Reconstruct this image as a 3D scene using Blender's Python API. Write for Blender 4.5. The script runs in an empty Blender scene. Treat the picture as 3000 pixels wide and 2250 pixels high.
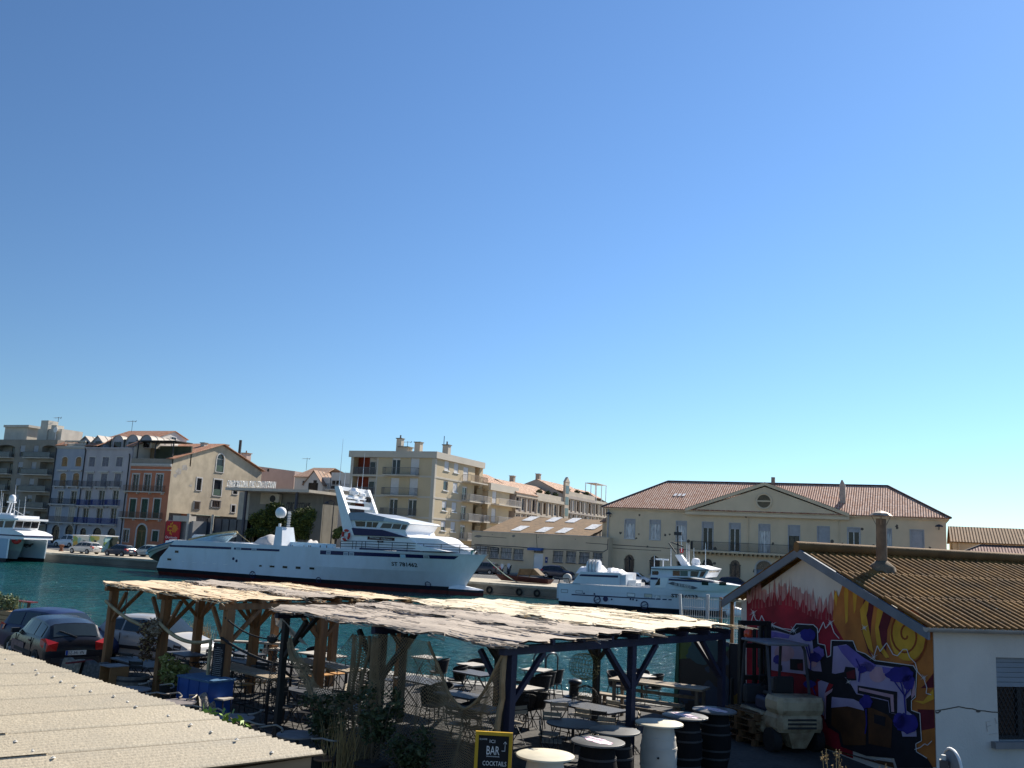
import bpy, math, random
from mathutils import Vector, Matrix
random.seed(7)
SC=bpy.context.scene; COL=SC.collection
R=math.radians
F=2750.0; PITCH=math.atan(465/2750); ROLL=math.atan(.05); TH=R(23); CZ=4.3
FW=Vector((-math.sin(TH)*math.cos(PITCH),math.cos(TH)*math.cos(PITCH),math.sin(PITCH)))
_r=Vector((math.cos(TH),math.sin(TH),0)); _u=_r.cross(FW)
RT=(_r*math.cos(ROLL)+_u*math.sin(ROLL)); UP=(-_r*math.sin(ROLL)+_u*math.cos(ROLL))
def ray(px,py): return FW+RT*((px-1500)/F)+UP*((1125-py)/F)
def G(px,py,z=0):
 d=ray(px,py); return Vector((0,0,CZ))+d*((z-CZ)/d.z)
def PY(px,py,Y):
 d=ray(px,py); return Vector((0,0,CZ))+d*(Y/d.y)
def PX(px,py,X):
 d=ray(px,py); return Vector((0,0,CZ))+d*(X/d.x)
ZM={1:(0,1200,3.318),2:(350,1200,3.3185),3:(950,1250,3.2527),4:(1350,1350,4.046),5:(1750,1350,3.6873),6:(2200,1350,2.765),
 7:(2150,1550,2.369),8:(0,1230,7.373),9:(100,1500,5.53),10:(440,1540,4.254),11:(940,1400,4.424),12:(1620,1560,3.6867),13:(0,1420,6.9125),
 21:(0,1650,3.318),22:(300,1680,3.318),23:(700,1680,2.911),24:(1100,1700,3.016),25:(1500,1750,3.318),26:(1900,1750,3.318),28:(0,1850,2.212)}
def zp(k,x,y): a=ZM[k]; return (a[0]+x/a[2], a[1]+y/a[2])
MATS={}
def mat(name,col,rough=.7,var=.18,scale=3.0,bump=0.0,metal=0.0,spec=.3,stretch=(1,1,1),stain=None,stain_scale=.6,stain_amt=.5,detail=4,coat=0,bscale=None):
 if name in MATS: return MATS[name]
 m=bpy.data.materials.new(name); m.use_nodes=True; nt=m.node_tree; n=nt.nodes; L=nt.links
 b=n['Principled BSDF']; b.inputs['Roughness'].default_value=rough; b.inputs['Metallic'].default_value=metal
 b.inputs['Specular IOR Level'].default_value=spec; b.inputs['Coat Weight'].default_value=coat
 tc=n.new('ShaderNodeTexCoord'); mp=n.new('ShaderNodeMapping'); mp.inputs['Scale'].default_value=stretch
 L.new(tc.outputs['Object'],mp.inputs[0])
 nz=n.new('ShaderNodeTexNoise'); nz.inputs['Scale'].default_value=scale; nz.inputs['Detail'].default_value=detail; L.new(mp.outputs[0],nz.inputs['Vector'])
 rp=n.new('ShaderNodeValToRGB'); e=rp.color_ramp.elements
 c=lambda k:(min(1,col[0]*k),min(1,col[1]*k),min(1,col[2]*k),1)
 e[0].position=.3; e[0].color=c(1-var); e[1].position=.7; e[1].color=c(1+var)
 L.new(nz.outputs['Fac'],rp.inputs[0]); out=rp.outputs[0]
 if stain:
  n2=n.new('ShaderNodeTexNoise'); n2.inputs['Scale'].default_value=stain_scale; n2.inputs['Detail'].default_value=6; n2.inputs['Roughness'].default_value=.65; mq=n.new('ShaderNodeMapping'); mq.inputs['Scale'].default_value=(1.3,1.3,.28) if ('render' in name or 'hull' in name or 'concrete' in name or 'plaster' in name) else stretch; L.new(tc.outputs['Object'],mq.inputs[0]); L.new(mq.outputs[0],n2.inputs['Vector'])
  r2=n.new('ShaderNodeValToRGB'); r2.color_ramp.elements[0].position=.45; r2.color_ramp.elements[0].color=(0,0,0,1); r2.color_ramp.elements[1].position=.7; r2.color_ramp.elements[1].color=(stain_amt,)*3+(1,)
  L.new(n2.outputs['Fac'],r2.inputs[0]); mx=n.new('ShaderNodeMix'); mx.data_type='RGBA'
  L.new(r2.outputs[0],mx.inputs['Factor']); L.new(out,mx.inputs[6]); mx.inputs[7].default_value=(*stain,1); out=mx.outputs[2]
 L.new(out,b.inputs['Base Color'])
 if bump:
  bp=n.new('ShaderNodeBump'); bp.inputs['Strength'].default_value=bump; bp.inputs['Distance'].default_value=.03
  if bscale:
   nb=n.new('ShaderNodeTexNoise'); nb.inputs['Scale'].default_value=bscale; nb.inputs['Detail'].default_value=4; L.new(mp.outputs[0],nb.inputs['Vector']); L.new(nb.outputs['Fac'],bp.inputs['Height'])
  else: L.new(nz.outputs['Fac'],bp.inputs['Height'])
  L.new(bp.outputs[0],b.inputs['Normal'])
 MATS[name]=m; return m
def node(nt,t,**kw):
 n=nt.nodes.new(t)
 for k,v in kw.items():
  if k=='op': n.operation=v
  else: n.inputs[int(k[1:])].default_value=v
 return n
def tile_mat(name,c1,c2,du=.25,dv=.38,bump=.6,rough=.8,moss=None):
 """roman tiles from roof coordinates in metres: u along the ridge, v down the slope"""
 if name in MATS: return MATS[name]
 m=bpy.data.materials.new(name); m.use_nodes=True; nt=m.node_tree; L=nt.links; b=nt.nodes['Principled BSDF']; b.inputs['Roughness'].default_value=rough; b.inputs['Specular IOR Level'].default_value=.25
 uv=nt.nodes.new('ShaderNodeUVMap'); sp=nt.nodes.new('ShaderNodeSeparateXYZ'); L.new(uv.outputs[0],sp.inputs[0])
 su=node(nt,'ShaderNodeMath',op='MULTIPLY',i1=2*math.pi/du); L.new(sp.outputs[0],su.inputs[0])
 si=node(nt,'ShaderNodeMath',op='SINE'); L.new(su.outputs[0],si.inputs[0])
 ab=node(nt,'ShaderNodeMath',op='ABSOLUTE'); L.new(si.outputs[0],ab.inputs[0])
 dv_=node(nt,'ShaderNodeMath',op='DIVIDE',i1=dv); L.new(sp.outputs[1],dv_.inputs[0])
 fr=node(nt,'ShaderNodeMath',op='FRACT'); L.new(dv_.outputs[0],fr.inputs[0])
 h=node(nt,'ShaderNodeMath',op='MULTIPLY_ADD',i1=.6); L.new(fr.outputs[0],h.inputs[0]); L.new(si.outputs[0],h.inputs[2])
 bp=nt.nodes.new('ShaderNodeBump'); bp.inputs['Strength'].default_value=bump; bp.inputs['Distance'].default_value=.06; L.new(h.outputs[0],bp.inputs['Height']); L.new(bp.outputs[0],b.inputs['Normal'])
 fu=node(nt,'ShaderNodeMath',op='DIVIDE',i1=du); L.new(sp.outputs[0],fu.inputs[0])
 f1=node(nt,'ShaderNodeMath',op='FLOOR'); L.new(fu.outputs[0],f1.inputs[0]); f2=node(nt,'ShaderNodeMath',op='FLOOR'); L.new(dv_.outputs[0],f2.inputs[0])
 cb=nt.nodes.new('ShaderNodeCombineXYZ'); L.new(f1.outputs[0],cb.inputs[0]); L.new(f2.outputs[0],cb.inputs[1])
 wn=nt.nodes.new('ShaderNodeTexWhiteNoise'); L.new(cb.outputs[0],wn.inputs[0])
 mx=nt.nodes.new('ShaderNodeMix'); mx.data_type='RGBA'; mx.inputs[6].default_value=(*c1,1); mx.inputs[7].default_value=(*c2,1); L.new(wn.outputs['Value'],mx.inputs['Factor'])
 out=mx.outputs[2]
 if moss:
  nz=nt.nodes.new('ShaderNodeTexNoise'); nz.inputs['Scale'].default_value=.5; nz.inputs['Detail'].default_value=8; nz.inputs['Roughness'].default_value=.7; L.new(uv.outputs[0],nz.inputs['Vector'])
  rp=nt.nodes.new('ShaderNodeValToRGB'); rp.color_ramp.elements[0].position=.4; rp.color_ramp.elements[1].position=.65; L.new(nz.outputs['Fac'],rp.inputs[0])
  m2=nt.nodes.new('ShaderNodeMix'); m2.data_type='RGBA'; L.new(rp.outputs[0],m2.inputs['Factor']); L.new(out,m2.inputs[6]); m2.inputs[7].default_value=(*moss,1); out=m2.outputs[2]
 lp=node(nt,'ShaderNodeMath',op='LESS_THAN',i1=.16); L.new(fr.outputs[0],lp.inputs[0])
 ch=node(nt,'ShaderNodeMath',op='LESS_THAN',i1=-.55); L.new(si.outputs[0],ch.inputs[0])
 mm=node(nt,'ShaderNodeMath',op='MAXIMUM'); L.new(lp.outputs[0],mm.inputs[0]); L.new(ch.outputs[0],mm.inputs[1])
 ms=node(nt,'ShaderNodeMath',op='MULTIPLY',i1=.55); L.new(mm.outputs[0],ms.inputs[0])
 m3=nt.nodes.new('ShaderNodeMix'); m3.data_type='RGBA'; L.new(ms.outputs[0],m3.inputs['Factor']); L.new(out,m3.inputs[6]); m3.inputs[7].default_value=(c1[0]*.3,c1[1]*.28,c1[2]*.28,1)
 L.new(m3.outputs[2],b.inputs['Base Color']); MATS[name]=m; return m
def wloc(o):
 v=Vector((0,0,0))
 while o: v=v+o.location; o=o.parent
 return v
class MB:
 def __init__(s): s.v=[]; s.f=[]; s.m=[]; s.uv={}
 def add(s,vs,fs,mi=0,uvs=None):
  b=len(s.v); s.v+= [tuple(p) for p in vs]
  for k,f in enumerate(fs):
   if uvs: s.uv[len(s.f)]=uvs[k]
   s.f.append([b+i for i in f]); s.m.append(mi)
  return s
 def quad(s,a,b,c,d,mi=0,uv=None): return s.add([a,b,c,d],[(0,1,2,3)],mi,[uv] if uv else None)
 def poly(s,pts,mi=0,uv=None): return s.add(pts,[tuple(range(len(pts)))],mi,[uv] if uv else None)
 def box(s,x0,x1,y0,y1,z0,z1,mi=0):
  return s.add([(x0,y0,z0),(x1,y0,z0),(x1,y1,z0),(x0,y1,z0),(x0,y0,z1),(x1,y0,z1),(x1,y1,z1),(x0,y1,z1)],
          [(3,2,1,0),(4,5,6,7),(0,1,5,4),(1,2,6,5),(2,3,7,6),(3,0,4,7)],mi)
 def bar(s,p,q,w,h=None,mi=0,upv=None):
  p=Vector(p);q=Vector(q);h=h or w;d=(q-p)
  if d.length<1e-6: return s
  d=d.normalized(); u=Vector(upv) if upv else Vector((0,0,1))
  if abs(d.dot(u))>.98: u=Vector((1,0,0))
  a=d.cross(u).normalized()*(w/2); b=a.cross(d).normalized()*(h/2)
  vs=[p-a-b,p+a-b,p+a+b,p-a+b,q-a-b,q+a-b,q+a+b,q-a+b]
  return s.add(vs,[(0,1,2,3),(7,6,5,4),(0,4,5,1),(1,5,6,2),(2,6,7,3),(3,7,4,0)],mi)
 def tube(s,pts,r,n=6,mi=0,closed=False):
  P=[Vector(p) for p in pts]; rs=r if isinstance(r,(list,tuple)) else [r]*len(P); vs=[];N=len(P); prev=None
  for i,p in enumerate(P):
   a=P[(i-1)%N] if (i>0 or closed) else p; b=P[(i+1)%N] if (i<N-1 or closed) else p
   d=(b-a)
   d=d.normalized() if d.length>1e-9 else Vector((0,0,1))
   if prev is None:
    t=Vector((0,0,1)) if abs(d.z)<.9 else Vector((1,0,0)); u=d.cross(t).normalized()
   else:
    u=prev-d*prev.dot(d); u=u.normalized() if u.length>1e-6 else d.orthogonal().normalized()
   prev=u; w=d.cross(u)
   for k in range(n):
    an=2*math.pi*k/n; vs.append(p+(u*math.cos(an)+w*math.sin(an))*rs[i])
  fs=[]
  for i in range(N if closed else N-1):
   for k in range(n):
    j=(i+1)%N; fs.append((i*n+k,i*n+(k+1)%n,j*n+(k+1)%n,j*n+k))
  if not closed: fs+= [tuple(range(n-1,-1,-1)),tuple(range((N-1)*n,N*n))]
  return s.add(vs,fs,mi)
 def lathe(s,c,prof,n=20,mi=0,axis='z'):
  vs=[];c=Vector(c)
  for r,z in prof:
   for k in range(n):
    a=2*math.pi*k/n; x,y=r*math.cos(a),r*math.sin(a)
    vs.append(c+ (Vector((x,y,z)) if axis=='z' else Vector((x,z,y)) if axis=='y' else Vector((z,x,y))))
  fs=[]
  for i in range(len(prof)-1):
   for k in range(n): fs.append((i*n+k,i*n+(k+1)%n,(i+1)*n+(k+1)%n,(i+1)*n+k))
  fs+= [tuple(range(n-1,-1,-1)),tuple(range((len(prof)-1)*n,len(prof)*n))]
  return s.add(vs,fs,mi)
 def prism(s,pts,ext,mi=0):
  P=[Vector(p) for p in pts];E=Vector(ext);n=len(P)
  return s.add(P+[p+E for p in P],[tuple(range(n-1,-1,-1)),tuple(range(n,2*n))]+[(i,(i+1)%n,n+(i+1)%n,n+i) for i in range(n)],mi)
 def grid(s,fn,nu,nv,mi=0,uvf=None,closed=False):
  vs=[fn(i/nu,j/nv) for j in range(nv+1) for i in range(nu+1)]; fs=[];uv=[]
  for j in range(nv):
   for i in range(nu):
    a=j*(nu+1)+i; fs.append((a,a+1,a+nu+2,a+nu+1))
    if uvf: uv.append([uvf(i/nu,j/nv),uvf((i+1)/nu,j/nv),uvf((i+1)/nu,(j+1)/nv),uvf(i/nu,(j+1)/nv)])
  return s.add(vs,fs,mi,uv or None)
 def xf(s,M):
  s.v=[tuple(M@Vector(p)) for p in s.v]; return s
 def build(s,name,mats,parent=None,smooth=None,base=None):
  me=bpy.data.meshes.new(name); off=wloc(parent) if parent else (Vector(base) if base is not None else Vector((0,0,0)))
  me.from_pydata([(p[0]-off.x,p[1]-off.y,p[2]-off.z) for p in s.v],[],s.f)
  if not isinstance(mats,(list,tuple)): mats=[mats]
  for m in mats: me.materials.append(m)
  if len(mats)>1: me.polygons.foreach_set('material_index',s.m)
  if s.uv:
   ul=me.uv_layers.new(name='UVMap')
   for p in me.polygons:
    u=s.uv.get(p.index)
    if u:
     for k,li in enumerate(p.loop_indices): ul.data[li].uv=u[k][:2]
  if smooth is not None:
   me.polygons.foreach_set('use_smooth',[True]*len(me.polygons)); me.set_sharp_from_angle(angle=R(smooth))
  me.update(); o=bpy.data.objects.new(name,me); COL.objects.link(o)
  if parent: o.parent=parent
  else: o.location=off
  return o
def tag(o,label=None,cat=None,group=None,kind=None):
 if label: o['label']=label
 if cat: o['category']=cat
 if group: o['group']=group
 if kind: o['kind']=kind
 return o
def thing(name,label,cat,loc=(0,0,0),group=None):
 o=bpy.data.objects.new(name,None); COL.objects.link(o); o.location=loc; o.empty_display_size=.2
 return tag(o,label,cat,group)
def dup(root,loc,rz=0,label=None,group=None,scale=None,parent=None):
 def cp(o,p):
  c=o.copy(); COL.objects.link(c)
  if p: c.parent=p
  for ch in list(o.children): cp(ch,c)
  return c
 r=cp(root,parent); r.location=loc; r.rotation_euler=(0,0,rz)
 if scale: r.scale=(scale,)*3
 if label: r['label']=label
 if group: r['group']=group
 return r
def text(parent,body,origin,right,up,height,m,width=None,name='lettering',depth=.01,center=False,shear=0,label=None,bold=0):
 cu=bpy.data.curves.new('t','FONT'); cu.body=body; cu.extrude=0; cu.resolution_u=2; cu.offset=bold; cu.size=1; cu.align_x='CENTER' if center else 'LEFT'
 ob=bpy.data.objects.new('t',cu); COL.objects.link(ob); dg=bpy.context.evaluated_depsgraph_get()
 me=bpy.data.meshes.new_from_object(ob.evaluated_get(dg)); bpy.data.objects.remove(ob); bpy.data.curves.remove(cu)
 xs=[v.co.x for v in me.vertices]; ys=[v.co.y for v in me.vertices]
 w=max(xs)-min(xs); h=max(ys)-min(ys); sy=height/(h if h else 1); sx=(width/w) if width else sy
 x0=min(xs)+(w/2 if center else 0); y0=min(ys); rgt=Vector(right).normalized(); u=Vector(up).normalized(); nn=rgt.cross(u)
 off=wloc(parent); o0=Vector(origin)-off
 b=MB(); b.v=[tuple(o0+rgt*((v.co.x-x0)*sx+shear*(v.co.y-y0)*sy)+u*((v.co.y-y0)*sy)) for v in me.vertices];
 n=len(b.v); b.v+= [tuple(Vector(p)-nn*depth) for p in b.v]
 b.f=[list(p.vertices) for p in me.polygons]; b.m=[0]*len(b.f)
 cnt={}
 for f in b.f:
  for i in range(len(f)):
   e=(f[i],f[(i+1)%len(f)]); cnt[e]=1
 for (i,j) in list(cnt):
  if (j,i) not in cnt: b.f.append([j,i,i+n,j+n]); b.m.append(0)
 bpy.data.meshes.remove(me)
 m2=bpy.data.meshes.new(name); m2.from_pydata(b.v,[],b.f); m2.materials.append(m); o=bpy.data.objects.new(name,m2); COL.objects.link(o); o.parent=parent
 if label: o['label']=label
 return o
class Fac:
 """vertical wall plane: s metres along it, z up, dep inwards"""
 def __init__(s,axis,c): s.ax=axis; s.c=c
 def p(s,a,z,d=0): return Vector((a,s.c+d,z)) if s.ax=='y' else Vector((s.c-d,a,z))
 def px(s,x,y):
  q=PY(x,y,s.c) if s.ax=='y' else PX(x,y,s.c); return (q.x if s.ax=='y' else q.y, q.z)
 def zr(s,k,x0,x1,y0,y1):
  xm=(x0+x1)/2; ym=(y0+y1)/2
  return (s.px(*zp(k,x0,ym))[0], s.px(*zp(k,x1,ym))[0], s.px(*zp(k,xm,y1))[1], s.px(*zp(k,xm,y0))[1])
 def box(s,m,a0,a1,z0,z1,d0,d1,mi=0):
  p,q=s.p(a0,z0,d0),s.p(a1,z1,d1)
  return m.box(min(p.x,q.x),max(p.x,q.x),min(p.y,q.y),max(p.y,q.y),min(p.z,q.z),max(p.z,q.z),mi)
 def wall(s,m,a0,a1,z0,z1,ops,dep=.22,mi=0):
  """ops: (a0,a1,z0,z1,arch)"""
  A=sorted({a0,a1,*[o[0] for o in ops],*[o[1] for o in ops]}); Z=sorted({z0,z1,*[o[2] for o in ops],*[o[3] for o in ops]})
  A=[a for a in A if a0<=a<=a1]; Z=[z for z in Z if z0<=z<=z1]
  for i in range(len(A)-1):
   j=0
   while j<len(Z)-1:
    ca=(A[i]+A[i+1])/2
    hit=lambda jj: any(o[0]<ca<o[1] and o[2]<(Z[jj]+Z[jj+1])/2<o[3] for o in ops)
    if hit(j): j+=1; continue
    k=j
    while k+1<len(Z)-1 and not hit(k+1): k+=1
    m.quad(s.p(A[i],Z[j]),s.p(A[i+1],Z[j]),s.p(A[i+1],Z[k+1]),s.p(A[i],Z[k+1]),mi); j=k+1
  for o in ops:
   b0,b1,c0,c1=o[:4]; ar=o[4] if len(o)>4 else 0; D=o[5] if len(o)>5 else dep
   if ar:
    h=min(ar,c1-c0); n=10; cx=(b0+b1)/2; rx=(b1-b0)/2
    pts=[(cx-rx*math.cos(math.pi*t/n),c1-h+h*math.sin(math.pi*t/n)) for t in range(n+1)]
    for t in range(n):
     (x,z),(x2,z2)=pts[t],pts[t+1]; m.quad(s.p(x,z),s.p(x2,z2),s.p(x2,c1),s.p(x,c1),mi); m.quad(s.p(x,z),s.p(x,z,D),s.p(x2,z2,D),s.p(x2,z2),mi)
    top=c1-h
   else:
    m.quad(s.p(b0,c1),s.p(b0,c1,D),s.p(b1,c1,D),s.p(b1,c1),mi); top=c1
   m.quad(s.p(b0,c0),s.p(b0,c0,D),s.p(b0,top,D),s.p(b0,top),mi); m.quad(s.p(b1,c0),s.p(b1,c0,D),s.p(b1,top,D),s.p(b1,top),mi)
   m.quad(s.p(b0,c0),s.p(b1,c0),s.p(b1,c0,D),s.p(b0,c0,D),mi)
GL=mat('window_glass',(.03,.035,.04),.08,.3,1.0,spec=.6)
GLD=mat('dark_glass',(.012,.013,.016),.15,.3,1.0,spec=.4)
WHT=mat('white_paint',(.72,.71,.68),.55,.06)
GREYF=mat('grey_window_frame',(.34,.35,.37),.6,.08)
CURT=mat('curtained_glass',(.4,.42,.43),.25,.5,1.6,spec=.5,stretch=(3,3,.6))
IRON=mat('dark_iron',(.035,.035,.038),.6,.2)
def window(fc,parent,o,style='glass',frame=WHT,pane=GL,dep=.18,mull=1,trim=None,sill=None,shutter=None,sh_frac=0,name='window',sub='pane',label=None,tw=.16):
 """frame + pane (+ shutter box, sill, trim) in a wall opening"""
 a0,a1,z0,z1=o[:4]; ar=o[4] if len(o)>4 else 0; w=a1-a0; t=.07
 m=MB()
 fc.box(m,a0,a0+t,z0,z1-(ar or 0)*.6,dep-.05,dep+.03); fc.box(m,a1-t,a1,z0,z1-(ar or 0)*.6,dep-.05,dep+.03)
 fc.box(m,a0+t,a1-t,z0,z0+t,dep-.05,dep+.03)
 zt=z1-(ar or 0)
 if style!='open':
  fc.box(m,a0+t,a1-t,zt-t,zt,dep-.05,dep+.03)
  for k in range(mull):
   x=a0+w*(k+1)/(mull+1); fc.box(m,x-.05,x+.05,z0+t,zt-t,dep-.048,dep+.028)
 mi=[frame]
 if trim:
  mi.append(trim); fc.box(m,a0-tw,a0-.002,z0,zt,-.05,.02,1); fc.box(m,a1+.002,a1+tw,z0,zt,-.05,.02,1)
  if ar:
   n=10;cx=(a0+a1)/2;rx=w/2
   for k in range(n):
    q=[]
    for rr in (0,tw):
     for tt in (k,k+1):
      an=math.pi*tt/n; q.append((cx-(rx+rr)*math.cos(an),zt+(ar+rr)*math.sin(an)))
    P=[q[0],q[1],q[3],q[2]]; m.prism([fc.p(x,z,-.05) for x,z in P],fc.p(0,0,.07)-fc.p(0,0,0),1)
  else: fc.box(m,a0-tw,a1+tw,z1+.002,z1+tw,-.052,.02,1)
 if sill: mi.append(sill); fc.box(m,a0-.18,a1+.18,z0-.13,z0-.003,-.12,.1,len(mi)-1)
 fo=m.build(name,mi,parent)
 if label: fo['label']=label
 b=MB();
 zs=z1-(z1-z0)*sh_frac
 if ar:
  n=10;cx=(a0+a1)/2;rx=w/2
  pts=[fc.p(a0,z0,dep),fc.p(a1,z0,dep)]+[fc.p(cx+rx*math.cos(math.pi*k/n),zt+ar*math.sin(math.pi*k/n),dep) for k in range(n+1)]
  b.poly(pts)
 else: b.quad(fc.p(a0,z0,dep),fc.p(a1,z0,dep),fc.p(a1,zs,dep),fc.p(a0,zs,dep))
 b.build(sub,pane,fo)
 if shutter and sh_frac>0:
  c=MB(); nsl=max(3,int((z1-zs)/.09))
  for k in range(nsl):
   za=zs+(z1-zs)*k/nsl; zb=zs+(z1-zs)*(k+1)/nsl-.012; fc.box(c,a0+.02,a1-.02,za,zb,dep-.12,dep-.07)
  fc.box(c,a0+.03,a1-.03,zs,z1,dep-.09,dep-.066)
  c.build('roller_shutter',shutter,fo)
 return fo
def leaf_shutters(fc,parent,o,m,dep=.1):
 """a pair of closed wooden shutter leaves in an opening"""
 a0,a1,z0,z1=o[:4]; ar=o[4] if len(o)>4 else 0; b=MB(); xm=(a0+a1)/2
 for x0,x1 in ((a0+.02,xm-.02),(xm+.02,a1-.02)):
  fc.box(b,x0,x0+.07,z0,z1-ar*.7,dep-.03,dep+.03); fc.box(b,x1-.07,x1,z0,z1-ar*.7,dep-.03,dep+.03)
  n=max(4,int((z1-z0)/.13))
  for k in range(n):
   za=z0+(z1-ar*.5-z0)*k/n; fc.box(b,x0+.07,x1-.07,za,za+.1,dep-.02,dep+.03)
 if ar: fc.box(b,a0+.1,a1-.1,z1-ar*.8,z1-.05,dep,dep+.04)
 return b.build('window_shutters',m,parent)
def balcony(fc,parent,a0,a1,z,depth,slabm,railm,h=1.0,sp=.14,th=.18,solid=False,br=0,panel=None):
 s=MB(); fc.box(s,a0,a1,z-th,z,-depth,-.003)
 if br:
  for k in range(br):
   x=a0+.3+(a1-a0-.6)*(k/(br-1) if br>1 else .5); fc.box(s,x-.09,x+.09,z-th-.28,z-th-.003,-depth*.7,-.003)
 so=s.build('balcony',slabm,parent); r=MB(); d=-depth+.06
 def run(p,q):
  L=(q-p).length; n=max(2,int(L/sp)); zz=Vector((0,0,1))
  r.bar(p+zz*h,q+zz*h,.06,.05); r.bar(p+zz*.1,q+zz*.1,.04,.04)
  for k in range(n+1): a=p.lerp(q,k/n); r.bar(a+zz*.1,a+zz*(h-.03),.028)
 A=fc.p(a0+.05,z,d);B=fc.p(a1-.05,z,d)
 if solid:
  fc.box(r,a0,a1,z,z+h,-depth-.02,-depth+.07); fc.box(r,a0,a0+.08,z,z+h,-depth+.07,-.003); fc.box(r,a1-.08,a1,z,z+h,-depth+.07,-.003)
 else:
  run(A,B); run(fc.p(a0+.05,z,-.03),A); run(B,fc.p(a1-.05,z,-.03))
 ro=r.build('railing',railm,so)
 if panel:
  q=MB(); fc.box(q,a0+.08,a1-.08,z+.12,z+h-.06,d-.02,d-.008); q.build('railing_panel',panel,so)
 return so
def box_walls(m,x0,x1,y0,y1,z0,z1,skip='',mi=0,top=True):
 if 'f' not in skip: m.quad((x0,y0,z0),(x1,y0,z0),(x1,y0,z1),(x0,y0,z1),mi)
 if 'r' not in skip: m.quad((x1,y0,z0),(x1,y1,z0),(x1,y1,z1),(x1,y0,z1),mi)
 m.quad((x1,y1,z0),(x0,y1,z0),(x0,y1,z1),(x1,y1,z1),mi)
 if 'l' not in skip: m.quad((x0,y1,z0),(x0,y0,z0),(x0,y0,z1),(x0,y1,z1),mi)
 if top: m.quad((x0,y0,z1),(x1,y0,z1),(x1,y1,z1),(x0,y1,z1),mi)
 return m
def slope(m,e0,e1,r1,r0,mi=0,th=.12):
 """a pitched roof plane: eave e0-e1, ridge r0-r1, with uv in metres and a thickness"""
 e0,e1,r1,r0=map(Vector,(e0,e1,r1,r0)); u=(e1-e0).normalized(); n=u.cross(r0-e0).normalized(); v=n.cross(u)
 uv=[((p-e0).dot(u),(p-e0).dot(v)) for p in (e0,e1,r1,r0)]
 m.quad(e0,e1,r1,r0,mi,uv); d=Vector((0,0,-th))
 P=[e0,e1,r1,r0]
 for i in range(4):
  a,b=P[i],P[(i+1)%4]
  if (b-a).length>1e-6: m.quad(a,b,b+d,a+d,mi,[uv[i],uv[(i+1)%4],uv[(i+1)%4],uv[i]])
 m.poly([p+d for p in P[::-1]],mi,uv[::-1])
 return m
def antenna(parent,x,y,z,h,w=1.6,name='roof_aerial'):
 m=MB(); m.tube([(x,y,z),(x,y,z+h)],.04,5); m.tube([(x-w*.6,y,z+h*.93),(x+w*.4,y,z+h*.93)],.03,4)
 for k in range(6): m.tube([(x-w*.6+k*w*.18,y-.35,z+h*.93),(x-w*.6+k*w*.18,y+.35,z+h*.93)],.018,4)
 m.bar((x+w*.3,y,z+h*.86),(x+w*.42,y,z+h*1.0),.05)
 return m.build(name,IRON,parent)
def chimney(parent,x,y,z,w,h,m,capm,pots=0):
 b=MB(); b.box(x-w/2,x+w/2,y-w/2,y+w/2,z,z+h,0); b.box(x-w*.62,x+w*.62,y-w*.62,y+w*.62,z+h,z+h+.14,1)
 for k in range(pots): b.lathe((x-w*.25+k*w*.5/max(1,pots-1) if pots>1 else x,y,z+h+.14),[(.14,0),(.12,.45),(.17,.5)],8,1)
 return b.build('chimney',[m,capm],parent)
SUN=Vector((.34,1.3,1.0)).normalized()
w=bpy.data.worlds.new('World'); SC.world=w; w.use_nodes=True; nt=w.node_tree
bg=nt.nodes['Background']; sky=nt.nodes.new('ShaderNodeTexSky'); sky.sky_type='NISHITA'; sky.sun_disc=False
sky.sun_elevation=math.asin(SUN.z); sky.sun_rotation=math.atan2(SUN.x,SUN.y); sky.altitude=0; sky.air_density=1.0; sky.dust_density=0.05; sky.ozone_density=1.6
hs=nt.nodes.new('ShaderNodeHueSaturation'); hs.inputs['Saturation'].default_value=1.0; hs.inputs['Value'].default_value=1.0
tn=nt.nodes.new('ShaderNodeMix'); tn.data_type='RGBA'; tn.blend_type='MULTIPLY'; tn.inputs['Factor'].default_value=1; tn.inputs[7].default_value=(.64,.86,1.12,1)
tcw=nt.nodes.new('ShaderNodeTexCoord'); spz=nt.nodes.new('ShaderNodeSeparateXYZ'); nt.links.new(tcw.outputs['Generated'],spz.inputs[0]); rz=nt.nodes.new('ShaderNodeValToRGB'); rz.color_ramp.elements[0].position=.0; rz.color_ramp.elements[0].color=(.36,.31,.45,1); rz.color_ramp.elements[1].position=.55; rz.color_ramp.elements[1].color=(.57,.78,.98,1); q_=rz.color_ramp.elements.new(.1); q_.color=(.475,.47,.68,1); q_=rz.color_ramp.elements.new(.22); q_.color=(.6,.7,.92,1)
dt=nt.nodes.new('ShaderNodeVectorMath'); dt.operation='DOT_PRODUCT'; dt.inputs[1].default_value=(.75,.35,.56); nt.links.new(tcw.outputs['Generated'],dt.inputs[0]); mrr=nt.nodes.new('ShaderNodeMapRange'); mrr.inputs[1].default_value=-.3; mrr.inputs[2].default_value=.75; mrr.inputs[3].default_value=.94; mrr.inputs[4].default_value=1.45; nt.links.new(dt.outputs['Value'],mrr.inputs[0])
sc_=nt.nodes.new('ShaderNodeVectorMath'); sc_.operation='SCALE'; nt.links.new(rz.outputs[0],sc_.inputs[0]); nt.links.new(mrr.outputs[0],sc_.inputs['Scale']); nt.links.new(sc_.outputs[0],tn.inputs[7])
nt.links.new(sky.outputs[0],hs.inputs['Color']); nt.links.new(hs.outputs[0],tn.inputs[6]); nt.links.new(tn.outputs[2],bg.inputs[0]); bg.inputs[1].default_value=.062
sl=bpy.data.lights.new('sun','SUN'); sl.energy=5.0; sl.angle=R(.5); sl.color=(1,.93,.82); so=bpy.data.objects.new('sun',sl); COL.objects.link(so)
so.rotation_euler=SUN.to_track_quat('Z','Y').to_euler(); so.location=(0,60,80)
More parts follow.
